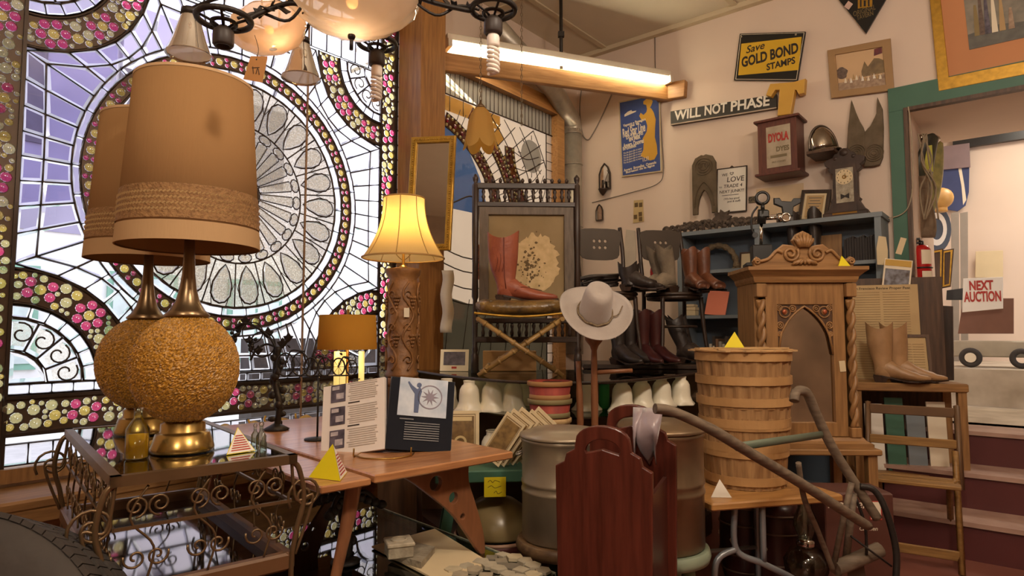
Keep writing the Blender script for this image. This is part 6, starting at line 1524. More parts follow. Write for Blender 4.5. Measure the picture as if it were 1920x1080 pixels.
# ---- low things under the tables on the right
def keg(lab, px, Y):
    q = at(px, 900, Y); K = T('keg', lab, 'keg', (q.x, Y, 0), .2, 'small dark kegs')
    O('body', MB().lathe([(.095, 0), (.105, .04), (.115, .15), (.115, .25), (.105, .36), (.095, .40)], 32), M('keg_maroon', '4a2a26', .3, var=.25), K)
    for z, r in ((.05, .108), (.13, .1155), (.27, .1155), (.35, .1075)): O('hoop', MB().torus((0, 0, z), r, .005, 36, 6), M('keg_hoop', '7c6658', .4, .5), K)
    for j in range(6): a = -pi / 2 + j * pi / 3; O('diamond', MB().plate([[(0, -.016), (.009, 0), (0, .016), (-.009, 0)]], .003, 0, 0, tr(.1175 * cos(a), .1175 * sin(a), .20) @ rotm('Z', a + pi / 2)), 'paper', K)
keg('left small dark red keg on the floor under the folding table', 1392, 3.25); keg('right small dark red keg under the folding table, beside the glass lamp', 1455, 3.12)
ol_ = T('oil_lamp', 'clear glass oil lamp with bright metal collar standing on the floor', 'lamp', (at(1510, 1000, 2.92).x, 2.92, 0))
O('glass_font', MB().lathe([(.085, 0), (.09, .008), (.03, .05), (.025, .08), (.06, .10), (.09, .15), (.095, .19), (.07, .235), (.035, .25)], 28), refr('lamp_glass', 'cfc8ba', 1.3, .02, .12), ol_)
O('collar', MB().lathe([(.036, .25), (.04, .26), (.04, .28), (.03, .29)], 20), 'chrome', ol_)
O('chimney', MB().lathe([(.028, .29), (.05, .34), (.045, .38), (.03, .42), (.026, .50)], 24, caps=False), 'case_glass', ol_)
xb_ = T('instrument_case', 'dark maroon instrument case with script lettering and white label, under the cabinet table', 'case', (at(1585, 900, 3.02).x, 3.0, 0), R(-2))
O('case_body', MB().box(0, 0, .245, .30, .20, .49, bev=.008), M('case_maroon', '5a352c', .5, var=.15), xb_)
O('lettering', MB().text('Hohner', -.055, .44, .055, -.101, ext=.0008, shear=.35).text('Carmen', .035, .335, .025, -.101, ext=.0008, shear=.2), 'paper', xb_)
O('label', MB().box(.07, -.1015, .415, .045, .002, .075), 'paper', xb_); O('label_border', MB().plate([[(.044, .374), (.096, .374), (.096, .456), (.044, .456)], [(.048, .378), (.048, .452), (.092, .452), (.092, .378)]], .002, -.1015), 'red_print', xb_)
for z in (.12, .2): O('clasp', MB().box(.03, -.102, z, .03, .004, .008), 'steel', xb_)
S('brown_box', 'plain brown cardboard box beside the instrument case', 'box', MB().box(0, 0, .19, .20, .20, .38, bev=.004), M('cardboard', '6f5340', .7), (at(1520, 960, 3.35).x, 3.42, 0), R(3))
# ================================================================ BACK WALL things
def bwp(px, py, off=.0): t, z = bw(px, py, off); return BP(t, z, off)
def bwsize(px0, py0, px1, py1): a, b = bw(px0, py0), bw(px1, py1); return abs(b[0] - a[0]), abs(a[1] - b[1])
# fluorescent tube light
fa, fb_ = at(836, 84, 4.60), at(1254, 152, 5.50)
d = fb_ - fa; L_ = d.length
fl_ = T('fluorescent_light', 'long fluorescent tube light hanging in front of the wooden beam', 'light', fa, (0, -math.asin(d.z / L_), atan2(d.y, d.x)))
O('housing', MB().box(L_ / 2, .03, .05, L_, .14, .06, bev=.008).box(L_ / 2, .085, .01, L_, .015, .08), M('housing_white', 'd9cdbb', .5), fl_)
O('tube', MB().cyl((.03, -.03, -.01), (L_ - .02, -.03, -.01), .019, n=14).cyl((.03, .045, -.01), (L_ - .02, .045, -.01), .019, n=14), M('tube_glow', 'fff6d8', .4, emis=24, ecol='fff0cc'), fl_)
O('end_cap', MB().box(.015, .0, .0, .03, .12, .06), 'housing_white', fl_); O('end_cap', MB().box(L_ - .015, .0, .0, .03, .12, .06), 'housing_white', fl_)
hg = at(1052, 60, 5.05)
S('hanger_rod', 'black rod holding the fluorescent light from the ceiling', 'rod', MB().cyl((0, 0, 0), (0, 0, CEIL - 3.30), .014, n=10).box(0, 0, .32, .05, .04, .04), 'black_iron', (hg.x, hg.y, 3.30))
# duct
dt_t, dt_z = bw(1082, 300, .16)
dp = BP(.06, 0, .17)
duct = T('air_duct', 'shiny round metal duct pipe running up the corner beside the landscape window', 'duct', (dp.x, dp.y, 0))
O('pipe', MB().cyl((0, 0, 1.0), (0, 0, 3.14), .085, n=24), 'galv', duct)
for z in (1.6, 2.2, 2.8, 3.1): O('joint_ring', MB().torus((0, 0, z), .087, .006, 28, 6), 'galv', duct)
_o = V((dp.x, dp.y, 0)); e0 = at(925, 45, 4.95) - _o; e1 = at(1037, 168, 5.62) - _o; e2 = at(985, 112, 5.25) - _o
O('elbow', MB().tube([V((0, 0, 3.12)), V((0, 0, 3.18)), V((-.015, -.02, 3.24)), e1, e2, e0], .085, 20), 'galv', duct)
# gold bond sign (its own skew shape)
sg0 = bwp(1445, 106, .02); so_t, so_z = bw(1445, 106, .02)
def q2(px, py): t, z = bw(px, py, .02); return (t - so_t, z - so_z)
gb = T('enamel_sign', 'black and yellow enamel sign SAVE GOLD BOND STAMPS high on the wall', 'sign', sg0, RB)
O('plate', MB().plate([[q2(1377, 151), q2(1496, 152), q2(1511, 60), q2(1388, 64)]], .02), 'black_enamel', gb)
ol = [q2(1379, 150), q2(1495, 151), q2(1510, 61), q2(1389, 65)]; il = [q2(1382, 147), q2(1492, 148), q2(1506, 64), q2(1392, 68)]
O('cream_line', MB().plate([[(x * .985, z * .985) for x, z in ol], [(x * .97, z * .97) for x, z in ol]], .002, -.0105), 'paper', gb)
O('yellow_field', MB().plate([[q2(1385, 142), q2(1498, 132), q2(1504, 70), q2(1391, 83)]], .002, -.0108), 'yellow_enamel', gb)
mx_ = lambda px, py: q2(px, py)
tA = MB()
def txtfit(mb, s, px0, pxc, px1, pyc, size, y, bold=0., shear=0., squeeze=None, slope=0.):
    (x0, _), (x1, _), (_, zc) = q2(px0, pyc), q2(px1, pyc), q2(pxc, pyc)
    t_ = MB().text(s, 0, 0, size, 0, ext=.0008, bold=bold, shear=shear); xs = [v[0] for v in t_.v]; w_ = max(xs) - min(xs)
    k = abs(x1 - x0) / w_
    m = tr((x0 + x1) / 2, y, zc) @ rotm('Y', -slope) @ Matrix.Diagonal((k, 1, 1, 1))
    mb.add([v for v in t_.v], t_.f, m)
txtfit(tA, 'Save', 1399, 1416, 1434, 91, .085, -.0125, .001, .25)
txtfit(tA, 'GOLD BOND', 1391, 1445, 1498, 105, .115, -.0125, .004)
txtfit(tA, 'STAMPS', 1438, 1465, 1492, 121, .075, -.0125, .002)
O('lettering', tA, 'ink', gb)
for px, py in ((1391, 70), (1493, 66)): x, z = q2(px, py); O('screw', MB().cyl((x, -.014, z), (x, -.008, z), .008, n=10), 'chrome', gb)
# WILL NOT PHASE
so_t, so_z = bw(1358, 205, .02)
ws = T('wooden_sign', 'long narrow dark sign reading WILL NOT PHASE in white letters', 'sign', BP(so_t, so_z, .02), (0, R(-1.0), RB))
(x0, z0), (x1, z1), (x2, z2), (x3, z3) = q2(1259, 234), q2(1457, 206), q2(1457, 179), q2(1259, 208)
O('board', MB().plate([[(x0, z0), (x1, z1), (x2, z2), (x3, z3)]], .03), M('sign_dark', '2f2c28', .5), ws)
O('ledge', MB().plate([[(x0, z0), (x1, z1), (x1, z1 + .009), (x0, z0 + .009)]], .036, -.003), M('sign_edge', 'b9a796', .6), ws)
sl_ = atan2(((z1 + z2) - (z0 + z3)) / 2, x1 - x0); tB = MB()
for s_, a, b, cpx, cpy in (('WILL', 1266, 1316, 1291, 214), ('NOT', 1322, 1364, 1343, 206), ('PHASE', 1371, 1444, 1407, 197)):
    txtfit(tB, s_, a, cpx, b, cpy, .115, -.017, .003, 0, None, sl_)
    # slab serifs
    for e in (0,): pass
O('lettering', tB, 'white_paint', ws)
# black diamond pennant
so_t, so_z = bw(1620, 0, .02)
bp_ = T('diamond_sign', 'black diamond shaped sign pointing down, cut by the top of the picture', 'sign', BP(so_t, so_z, .02), RB)
(xa_, za_) = q2(1570, -4); (xb_, zb_) = q2(1668, -12); (xc_, zc_) = q2(1624, 63); (xd_, zd_) = q2(1617, -85)
O('plate', MB().plate([[(xa_, za_), (xc_, zc_), (xb_, zb_), (xd_, zd_)]], .015), 'black_enamel', bp_)
O('gold_emblem', MB().plate([[q2(1609, 17), q2(1636, 13), q2(1636, -10), q2(1609, -6)]], .002, -.009), 'gold_leaf', bp_)
O('emblem_figures', MB().plate([[q2(1613, 14), q2(1616, 14), q2(1616, -2), q2(1613, -2)]], .002, -.0105).plate([[q2(1620, 13), q2(1624, 13), q2(1624, 2), q2(1620, 2)]], .002, -.0105).plate([[q2(1628, 13), q2(1631, 13), q2(1631, -4), q2(1628, -4)]], .002, -.0105), 'ink', bp_)
tD = MB(); txtfit(tD, 'ORIGINAL', 1600, 1621, 1642, 21, .055, -.009, 0, 0, None, R(3)); txtfit(tD, 'TAVERN', 1607, 1623, 1638, 30, .05, -.009, 0, 0, None, R(3))
O('lettering', tD, M('dull_gold', '8d7a52', .5, .4), bp_)
S('price_label', 'pale price label stuck on the black diamond sign', 'label', MB().plate([[(-.03, 0), (0, -.035), (.03, 0), (0, .035)]], .002, 0), M('label_pink', 'd9b9ac', .7), bwp(1591, 10, .032), RB)
# framed photo of a crowd
def wallframe(name, lab, cat, pts, fw, fmat, depth=.02, off=.012, mount=None):
    global so_t, so_z
    cx_, cy_ = sum(p[0] for p in pts) / 4, sum(p[1] for p in pts) / 4
    so_t, so_z = bw(cx_, cy_, .02); K = T(name, lab, cat, BP(so_t, so_z, .02), RB)
    Q = [q2(*p) for p in pts]; I = []
    for x, z in Q:
        L = hypot(x, z); k = 1 - fw * 1.35 / L; I.append((x * k, z * k))
    O('frame', MB().plate([Q, I[::-1]], depth, -.004, .004), fmat, K)
    return K, Q, I
K, Q, I = wallframe('framed_photograph', 'tan framed old photograph of tents and a crowd, below the diamond sign', 'picture', [(1560, 184), (1676, 169), (1669, 74), (1553, 96)], .045, M('tan_frame', 'a38158', .5, var=.12))
O('photograph', MB().plate([I], .006, .002), M('sepia_photo', 'd0ae86', .6, var=.08, vs=4), K)
g_ = lambda u, v: ((1 - u) * ((1 - v) * I[0][0] + v * I[3][0]) + u * ((1 - v) * I[1][0] + v * I[2][0]), (1 - u) * ((1 - v) * I[0][1] + v * I[3][1]) + u * ((1 - v) * I[1][1] + v * I[2][1]))
O('photo_ground', MB().plate([[g_(0, 0), g_(1, 0), g_(1, .3), g_(0, .22)]], .002, -.002), M('sepia_mid', '8d7460', .7, col2='b09880', vs=40), K)
O('photo_tree', MB().plate([[g_(.05 + .12 * cos(a) * (1 + .15 * sin(5 * a)) + .06, .48 + .16 * sin(a)) for a in [2 * pi * k / 20 for k in range(20)]]], .002, -.0022), M('sepia_dark', '5a4a42', .7, col2='776459', vs=50), K)
O('photo_house', MB().plate([[g_(.52, .3), g_(.98, .34), g_(.98, .66), g_(.9, .72), g_(.8, .74), g_(.66, .55), g_(.60, .70), g_(.52, .45)]], .002, -.0024), M('sepia_house', '8a7452', .7, col2='6b5a44', vs=20), K)
O('photo_flag', MB().plate([[g_(.80, .80), g_(.97, .84), g_(.97, .99), g_(.82, .97)]], .002, -.0026), M('photo_red', '7d3436', .7, col2='54323a', vs=30), K)
rn = random.Random(8)
for k in range(14):
    u, v = .14 + .06 * k, .22 + .1 * rn.random(); s_ = .035
    O('photo_tent', MB().plate([[g_(u, v - .04), g_(u + s_ * 1.6, v - .04), g_(u + s_ * 1.4, v + .06 * rn.random()), g_(u + s_ * .8, v + .10)]], .002, -.003 - .0002 * k), ('paper', 'sepia_mid', 'white_paint', 'kraft_pale')[k % 4], K)
# large gilt frame top right, above the doorway
K, Q, I = wallframe('gilt_picture', 'large gilt framed picture of figures in a landscape above the green doorway', 'picture', [(1762, 172), (1990, 128), (1975, -130), (1737, -85)], .07, 'gold_leaf', .05)
O('orange_mount', MB().plate([I], .006, .002), M('orange_mount', 'c98a5c', .7, var=.1, vs=3), K)
c4 = [(x * .62 + .02, z * .62 + .02) for x, z in I]
pc_ = O('painting', MB().plate([c4], .002, -.003), M('landscape_grey', '9a9080', .6, col2='6d6a60', vs=9), K)
P4 = lambda u, v: ((1 - u) * ((1 - v) * c4[0][0] + v * c4[3][0]) + u * ((1 - v) * c4[1][0] + v * c4[2][0]), (1 - u) * ((1 - v) * c4[0][1] + v * c4[3][1]) + u * ((1 - v) * c4[1][1] + v * c4[2][1]))
O('painted_ground', MB().plate([[P4(0, 0), P4(1, 0), P4(1, .22), P4(.5, .26), P4(0, .2)]], .002, -.0045), M('grey_green', '6c6a62', .6, col2='55534e', vs=14), pc_)
for k, (u, h_, m_) in enumerate(((.16, .42, 'dull_gold'), (.24, .5, 'sepia_dark'), (.33, .5, 'photo_grey'), (.44, .48, 'paper'), (.56, .44, 'kraft_pale'), (.70, .3, 'sepia_mid'))):
    O('painted_figure', MB().plate([[P4(u - .05, .16), P4(u + .05, .16), P4(u + .03, .16 + h_ * .7), P4(u + .02, .16 + h_), P4(u - .02, .16 + h_), P4(u - .03, .16 + h_ * .7)]], .002, -.006 - .0002 * k), m_, pc_)
# poster
so_t, so_z = bw(1200, 255, .015)
po = T('poster', 'blue travel poster with a lady in yellow, reading Red Star Line', 'poster', BP(so_t, so_z, .015), RB)
PQ = [q2(1166, 332), q2(1241, 322), q2(1237, 175), q2(1160, 191)]
O('border', MB().plate([PQ], .012), M('poster_edge', 'cdbb9a', .7), po)
O('blue_field', MB().plate([[(x * .94, z * .965) for x, z in PQ]], .002, -.007), 'blue_print', po)
pw_, ph_ = abs(PQ[1][0] - PQ[0][0]) * .9, abs(PQ[3][1] - PQ[0][1]) * .93
G2 = lambda u, v: (-pw_ / 2 + pw_ * u, -ph_ / 2 + ph_ * v + .01)
lady = [(.66, .16), (.78, .115), (.90, .12), (.98, .19), (.97, .30), (.92, .42), (.93, .55), (.95, .66), (.90, .76), (.84, .82), (.80, .84), (.84, .87), (.88, .92), (.82, .97), (.72, .975), (.62, .95), (.62, .91), (.70, .89), (.72, .83), (.70, .79), (.62, .76), (.54, .80), (.50, .76), (.56, .70), (.68, .68), (.72, .60), (.70, .52), (.58, .43), (.62, .41), (.60, .28), (.52, .20)]
O('lady_figure', MB().plate([[G2(u, v) for u, v in lady]], .002, -.009), M('poster_yellow', 'd8a63a', .65, var=.06), po)
O('ship', MB().plate([[G2(.08, .80), G2(.40, .83), G2(.42, .845), G2(.30, .85), G2(.28, .87), G2(.18, .86), G2(.08, .83)]], .002, -.009), 'paper', po)
tP = MB()
def pt(s, u0, u1, v, h_, bold=.001, shear=0.):
    t_ = MB().text(s, 0, 0, h_, 0, ext=.0006, bold=bold, shear=shear); xs = [p[0] for p in t_.v]; k = (u1 - u0) * pw_ / (max(xs) - min(xs))
    x, z = G2((u0 + u1) / 2, v); tP.add(t_.v, t_.f, tr(x, -.0095, z) @ rotm('Y', -R(4)) @ Matrix.Diagonal((k, 1, 1, 1)))
pt('Vapeurs a Passagers', .04, .68, .685, .035); pt('de la', .22, .5, .655, .03); pt('Red Star Line', .02, .66, .575, .115, .003); pt('EXCURSIONS', .12, .6, .50, .04); pt('EN MER', .2, .52, .462, .045, .002)
pt('Anvers, Douvres', .04, .62, .395, .06, .002); pt('Bruxelles', .02, .4, .355, .045, .001)
for k in range(5): pt('Prix des places aller et retour', .04, .56, .295 - .034 * k, .026, .0)
pt('11.11', .58, .74, .145, .05, .002); pt('Anvers  Bruxelles  Ostende', .04, .95, .06, .036, .001); pt('Bureaux de la ligne', .1, .9, .025, .026)
O('lettering', tP, 'paper', po)
# dye cabinet with gold letter T on top
so_t, so_z = bw(1464, 330, .0)
dyd = .20
dt0, dzb = bw(1424, 328, dyd); dt1, _ = bw(1497, 322, dyd); _, dzt = bw(1460, 226, dyd)
dc = T('dye_cabinet', 'brown wooden shop cabinet with printed DYES panel hung on the wall', 'cabinet', BP((dt0 + dt1) / 2, dzb, .016), RB)
dw_, dh_ = dt1 - dt0, dzt - dzb
O('case', MB().box(0, -dyd / 2, dh_ / 2, dw_, dyd, dh_), M('cab_brown', '6b3d30', .45, col2='55302a', vs=8, stretch=(8, 8, 1)), dc)
O('top_board', MB().box(0, -dyd / 2 - .005, dh_ + .01, dw_ + .05, dyd + .03, .02, bev=.004), 'cab_brown', dc); O('base_board', MB().box(0, -dyd / 2 - .005, -.01, dw_ + .05, dyd + .03, .02, bev=.004), 'cab_brown', dc)
pn_ = O('tin_panel', MB().box(.01, -dyd - .002, dh_ * .49, dw_ * .62, .004, dh_ * .80), M('tin_cream', 'b7a892', .5, col2='9c8d78', vs=14), dc)
tq = MB().text('DYOLA', .01, dh_ * .66, dh_ * .22, -dyd - .005, ext=.001, bold=.004, sx=dw_ * .56 / (dh_ * .22 * 3.6), m=None)
O('red_lettering', tq, 'red_print', pn_)
tq = MB().text('DYES', .04, dh_ * .43, dh_ * .13, -dyd - .005, ext=.001, bold=.002, sx=.8).box(.01, -dyd - .005, dh_ * .30, dw_ * .42, .002, dh_ * .05).text('FAST COLORS', .01, dh_ * .19, dh_ * .05, -dyd - .005, ext=.001, sx=.8)
O('grey_lettering', tq, M('print_olive', '7d6f52', .6), pn_)
S('price_label', 'tiny white price label at the upper left of the dye cabinet', 'label', MB().box(0, 0, 0, .018, .002, .012), 'paper', BP((dt0 + dt1) / 2 - dw_ * .40, dzb + dh_ * .93, .004 + dyd + .002), RB)
so_t, so_z = bw(1479, 186, .05)
lt = S('gold_letter', 'big gold painted wooden letter T standing on the dye cabinet', 'letter', MB().plate([[q2(1464, 220), q2(1486, 217), q2(1494, 172), q2(1499, 172), q2(1503, 180), q2(1511, 178), q2(1513, 154), q2(1492, 160), q2(1450, 163), q2(1443, 182), q2(1450, 184), q2(1458, 172), q2(1468, 172)]], .06, 0, .006), M('letter_gold', 'd3a446', .45, var=.1), BP(so_t, so_z, .06), RB)
# helmet on bracket shelf
hp2 = bwp(1546, 290, .14)
S('bracket_shelf', 'little dark bracket shelf under the shiny metal helmet', 'shelf', MB().plate([[(-.09, -.008), (.09, -.008), (.09, .008), (-.09, .008)]], .26, 0, .003), 'walnut', hp2, RB)
hm = T('metal_helmet', 'shiny metal fireman style helmet on the small wall bracket', 'helmet', hp2 + V((0, 0, .010)), (0, R(-8), RB + R(40)))
rings = []
dome = MB()
for i in range(13):
    f = i / 12; th = f * pi / 2
    rings.append([(.10 * cos(th) * cos(a) * 1.0, .075 * cos(th) * sin(a), .03 + .17 * sin(th)) for a in [2 * pi * j / 30 for j in range(30)]])
dome.loft(rings, True); O('dome', dome, M('polished_steel', 'a59c90', .15, 1., var=.1), hm)
O('brim', MB().lathe([(.10, .03), (.125, .012), (.12, .002), (.098, .028)], 34, sx=1.0, sy=.78), 'polished_steel', hm)
O('comb', MB().tube([(.105 * cos(a), 0, .03 + .178 * sin(a)) for a in [pi * k / 20 for k in range(21)]], .009, 6), M('comb_dark', '6b6158', .3, .8), hm)
# pair of carved wings
so_t, so_z = bw(1622, 250, .03)
for k, (pts, la) in enumerate((([(1590, 300), (1593, 240), (1598, 195), (1604, 212), (1611, 228), (1618, 240), (1621, 250), (1621, 300)], 'left of the two dark carved wooden wing shapes, behind the clock'), ([(1623, 312), (1623, 250), (1634, 238), (1646, 214), (1647, 190), (1654, 206), (1656, 240), (1655, 295), (1650, 308), (1640, 311)], 'right carved wooden wing shape with ring ornament, beside the green doorway'))):
    wgo = T('carved_wing', la, 'carving', BP(so_t, so_z, .03), RB, 'carved wings')
    O('board', MB().plate([[q2(*p) for p in pts]], .03, 0, .005), 'carved_grey', wgo)
    x, z = q2(1640 if k else 1607, 288); m_ = MB()
    for r in (.015, .03, .045, .06): m_.tube(circ(x, z, r, 24, y=-.017), .004, 5, True)
    O('ring_relief', m_, 'carved_grey', wgo)
# wall sconces, prints, wires
for (px, py, h_, la, nm) in ((1134, 334, .28, 'small dark wall sconce with pointed mirror back', 'wall_sconce'), (1124, 400, .17, 'little pointed arch mirror hanging above the left cafe chair', 'arch_mirror')):
    o = BP(*bw(px, py, .03), .03); K = T(nm, la, 'mirror', o, RB); w_ = h_ * .22
    sh_ = [(-w_, -h_ * .4), (w_, -h_ * .4), (w_, h_ * .15), (w_ * .6, h_ * .38), (0, h_ * .52), (-w_ * .6, h_ * .38), (-w_, h_ * .15)]
    O('mirror_glass', MB().plate([[(x * .86, z * .92) for x, z in sh_]], .006), 'mirror_clear', K)
    O('frame', MB().plate([sh_, [(x * .82, z * .9) for x, z in sh_][::-1]], .02), 'dark_wood', K)
    if nm == 'wall_sconce': O('bracket', MB().lathe([(.005, -h_ * .62), (.03, -h_ * .52), (.045, -h_ * .42), (.05, -h_ * .38)], 14, sy=.7, o=(0, -.035, 0)).cyl((0, -.035, -h_ * .38), (0, -.035, -h_ * .1), .012, n=10), 'dark_wood', K)
pr2 = T('wall_print', 'yellowed strip of small printed pictures pinned on the wall', 'print', bwp(1197, 396, .006), RB)
O('sheet', MB().plate([[(-.055, -.105), (.055, -.10), (.05, .0), (.05, .10), (-.045, .105), (-.05, 0)]], .002), M('aged_paper', 'c7ae7c', .7, var=.1), pr2)
for k, (x, z) in enumerate(((-.02, .06), (.025, .055), (-.03, -.05), (.02, -.03), (.022, -.075))): O('printed_picture', MB().box(x, -.002, z, .034, .001, .04), 'sepia_ink', pr2)
S('wall_card', 'large plain cream sheet pinned on the wall behind the optical instrument', 'paper', MB().box(0, 0, 0, .36, .003, .22), M('wall_card', 'd9be9a', .8), bwp(1462, 375, .006), RB)
so_t, so_z = bw(1418, 373, .01); K = T('word_plate', 'small faded nameplate half hidden behind the eyepiece', 'plate', bwp(1418, 373, .012), RB); O('plate', MB().box(0, 0, 0, .12, .004, .05), M('olive_plate', '6b6048', .6), K); O('lettering', MB().text('GOM', -.01, 0, .045, -.003, ext=.0006), 'ink', K)
def wire(lab, pts, off=.012, r=.004, mat='ink_grey', nm='wall_cable', smooth=6):
    P = [bwp(x, y, off) for x, y in pts]; o = P[0].copy()
    return S(nm, lab, 'cable', MB().tube(crv([p - o for p in P], smooth), r, 6), mat, o)
wire('thin dark cable running down beside the blue poster to the left', [(1228, 68), (1229, 130), (1236, 175), (1241, 260), (1244, 320), (1232, 345), (1180, 362), (1110, 380)], mat='ink_grey', r=.0035)
wire('grey cable looping down the wall in the window corner', [(1100, 148), (1090, 170), (1087, 210), (1092, 250), (1102, 262), (1112, 250), (1130, 215), (1155, 158)], r=.006, mat=M('cable_grey', '8f8578', .6))
wire('thin grey cable curving across the green door frame', [(1655, 412), (1690, 402), (1706, 380), (1712, 330), (1708, 240), (1703, 200)], .06, .004, M('cable_beige', 'b0a088', .6))
# pendant tulip lamp on chains
tp = at(901, 240, 3.75)
tl_ = T('pendant_lamp', 'amber glass tulip pendant lamp hanging on a chain', 'lamp', tp, 0)
tu = MB(); n_ = 60
pf = [(.012, .125), (.03, .12), (.055, .09), (.07, .04), (.082, -.02), (.10, -.085)]
tu.loft([[(r * (1 + .05 * cos(6 * a)) * cos(a), r * (1 + .05 * cos(6 * a)) * sin(a), z - (0.05 * max(0, (.04 - z) / .125) * abs(cos(3 * a)) ** .7)) for a in [2 * pi * j / n_ for j in range(n_)]] for r, z in pf], False)
O('glass_tulip', tu, shade_mat('tulip_glass', 'c9a25e', .45, 'd8a850'), tl_)
O('cap', MB().lathe([(.03, .122), (.026, .135), (.010, .15), (.006, .17)], 16), 'bronze', tl_)
def chain(mb, p0, p1, link=.022):
    d_ = V(p1) - V(p0); n_ = int(d_.length / link)
    for k in range(n_):
        m_ = Matrix.Translation(V(p0) + d_ * ((k + .5) / n_)) @ rotm('Z', (k % 2) * pi / 2)
        mb.tube([m_ @ V((.006 * cos(a), 0, .014 * sin(a))) for a in [2 * pi * j / 8 for j in range(8)]], .0022, 4, True)
cm = MB(); chain(cm, (0, 0, .17), (0, 0, CEIL - tp.z), .024); O('chain', cm, 'bronze', tl_)
c2_ = at(978, 100, 4.1); cm = MB(); chain(cm, (0, 0, 0), (0, 0, CEIL - 2.55), .026); S('hanging_chain', 'thin bronze chain hanging free right of the tulip pendant', 'chain', cm, 'bronze', (c2_.x, c2_.y, 2.55))
# ================================================================ DOORWAY, steps, next room
th_ = .06
tdz0 = zsill
DT = MB()
tcl = bw(1672, 300)[0]; wtr = tdl - tcl
DT.box((tcl + tdl) / 2, -.02, (ztop + .16 + 0) / 2, wtr, .05, ztop + .16)
DT.box((tcl + tdl2) / 2 + .05, -.021, ztop + .075, tdl2 - tcl + .1, .052, .17)
DT.box(tdl2 + wtr / 2, -.02, ztop / 2, wtr, .05, ztop)
ST('trim_4', DT, 'green_paint', C0, RB)
ST('trim_5', MB().box(tdl - .012, -.03, ztop / 2, .025, .055, ztop).box((tdl + tdl2) / 2, -.03, ztop - .012, tdl2 - tdl, .055, .025), 'walnut', C0, RB)
DR = 1.0
dr_ = ST('door_1', MB().box(tdl - .03, .12 + DR / 2, (zsill + ztop) / 2, .06, DR, ztop - zsill).box(tdl2 + .03, .12 + DR / 2, (zsill + ztop) / 2, .06, DR, ztop - zsill).box((tdl + tdl2) / 2, .12 + DR / 2, ztop + .03, tdl2 - tdl + .12, DR, .06), 'wall_paint', C0, RB)
ST('floor_landing', MB().box(tdl + .9, 1.9, zsill - .03, 4.4, 3.8, .06), M('worn_white_floor', 'cfc4b2', .5, col2='a89b88', vs=5), C0, RB)
zup = .90
ST('floor_raised', MB().box(tdl + .9, 2.45, (zup + zsill) / 2, 4.4, 2.2, zup - zsill), 'worn_white_floor', C0, RB)
ST('wall_next_room', MB().box(tdl + 1.2, 3.4, 2.1, 5.2, .1, 3.2).box(tdl - .9, 2.2, 2.1, .1, 2.3, 3.2).box(tdl + 3.8, 2.2, 2.1, .1, 2.3, 3.2), 'wall_paint', C0, RB)
ST('ceiling_next_room', MB().box(tdl + 1.2, 2.3, 3.68, 5.2, 2.4, .06), 'ceiling_paint', C0, RB)
def inroom(t, z, y): p = C0 + U * t - NB * y; return V((p.x, p.y, z))
lamp('next_room_lamp_light', 'AREA', inroom(tdl + 1.0, 3.6, 2.2), 42, (1, .88, .72), .9, (0, 0, RB))
# steps: three maroon treads with pale nosings
for k, (z, y) in enumerate(((.60, -.02), (.40, -.34), (.20, -.66))):
    o = ST('step_%d' % (k + 1), MB().box(tdl + .62, y - .16, z / 2 - .012, 1.5, .32, z - .024), M('step_maroon', '5b2c2c', .45, var=.15), C0, RB)
    ST('tread_top', MB().box(tdl + .62, y - .165, z - .012, 1.52, .34, .024), M('tread_rose', 'b8998a', .5, col2='9d7c6e', vs=6), None, None, o)
# things in the doorway: placed by ray onto planes inside the passage
def din(px, py, y):          # point on a plane y metres behind the wall
    return _hit(px, py, NB, -y)
def dl(px, py, y, o): p = din(px, py, y) - o; return (p.dot(U), p.z)
def dplate(nm, lab, cat, pts, y, th, mat, parts=()):
    cx_, cy_ = sum(p[0] for p in pts) / len(pts), sum(p[1] for p in pts) / len(pts); o = din(cx_, cy_, y)
    K = T(nm, lab, cat, o, RB); O('panel', MB().plate([[dl(a, b, y, o) for a, b in pts]], th, 0, .003), mat, K)
    for (pn_, pp_, m_, dy) in parts: O(pn_, MB().plate([[dl(a, b, y, o) for a, b in pp_]], .004, -th / 2 - dy), m_, K)
    return K, o
ring_ = lambda cx_, cy_, rx, ry, n=24: [(cx_ + rx * cos(2 * pi * k / n), cy_ + ry * sin(2 * pi * k / n)) for k in range(n)]
yW = 3.30
dplate('grey_panel', 'plain mauve grey panel high on the next room wall, upper of the two', 'panel', [(1764, 276), (1817, 269), (1819, 313), (1767, 318)], yW - .05, .02, M('mauve_grey', '8a7678', .7))
dplate('blue_disc_sign', 'deep blue round edged sign with white brush marks in the next room', 'sign', [(1764, 318), (1817, 313), (1816, 360), (1810, 385), (1795, 396), (1762, 390)], yW - .02, .02, M('deep_blue', '3a4674', .5, var=.2),
       [('white_marks', [(1797, 316), (1803, 316), (1808, 345), (1812, 375), (1806, 385), (1803, 350)], 'paper', .001)])
K, o = dplate('round_board', 'round dark blue game board with a wide white ring', 'board', ring_(1757, 430, 26, 42), 2.2, .03, M('ring_blue', '46505f', .5))
O('white_ring', MB().plate([[dl(a, b, 2.2, o) for a, b in ring_(1757, 430, 19, 31)], [dl(a, b, 2.2, o) for a, b in ring_(1757, 430, 12, 20)]], .004, -.018), 'white_paint', K)
lo = din(1764, 372, 2.0); S('gold_lampshade', 'amber glass globe shade glowing in the doorway passage', 'lampshade', MB().sphere(0, 0, 0, .105, .105, .10, 16, 10).cyl((0, 0, -.13), (0, 0, -.08), .05, n=14), M('amber_globe', 'd9a65a', .4, var=.3, vs=6), lo)  # plain mottled amber colour, no emission
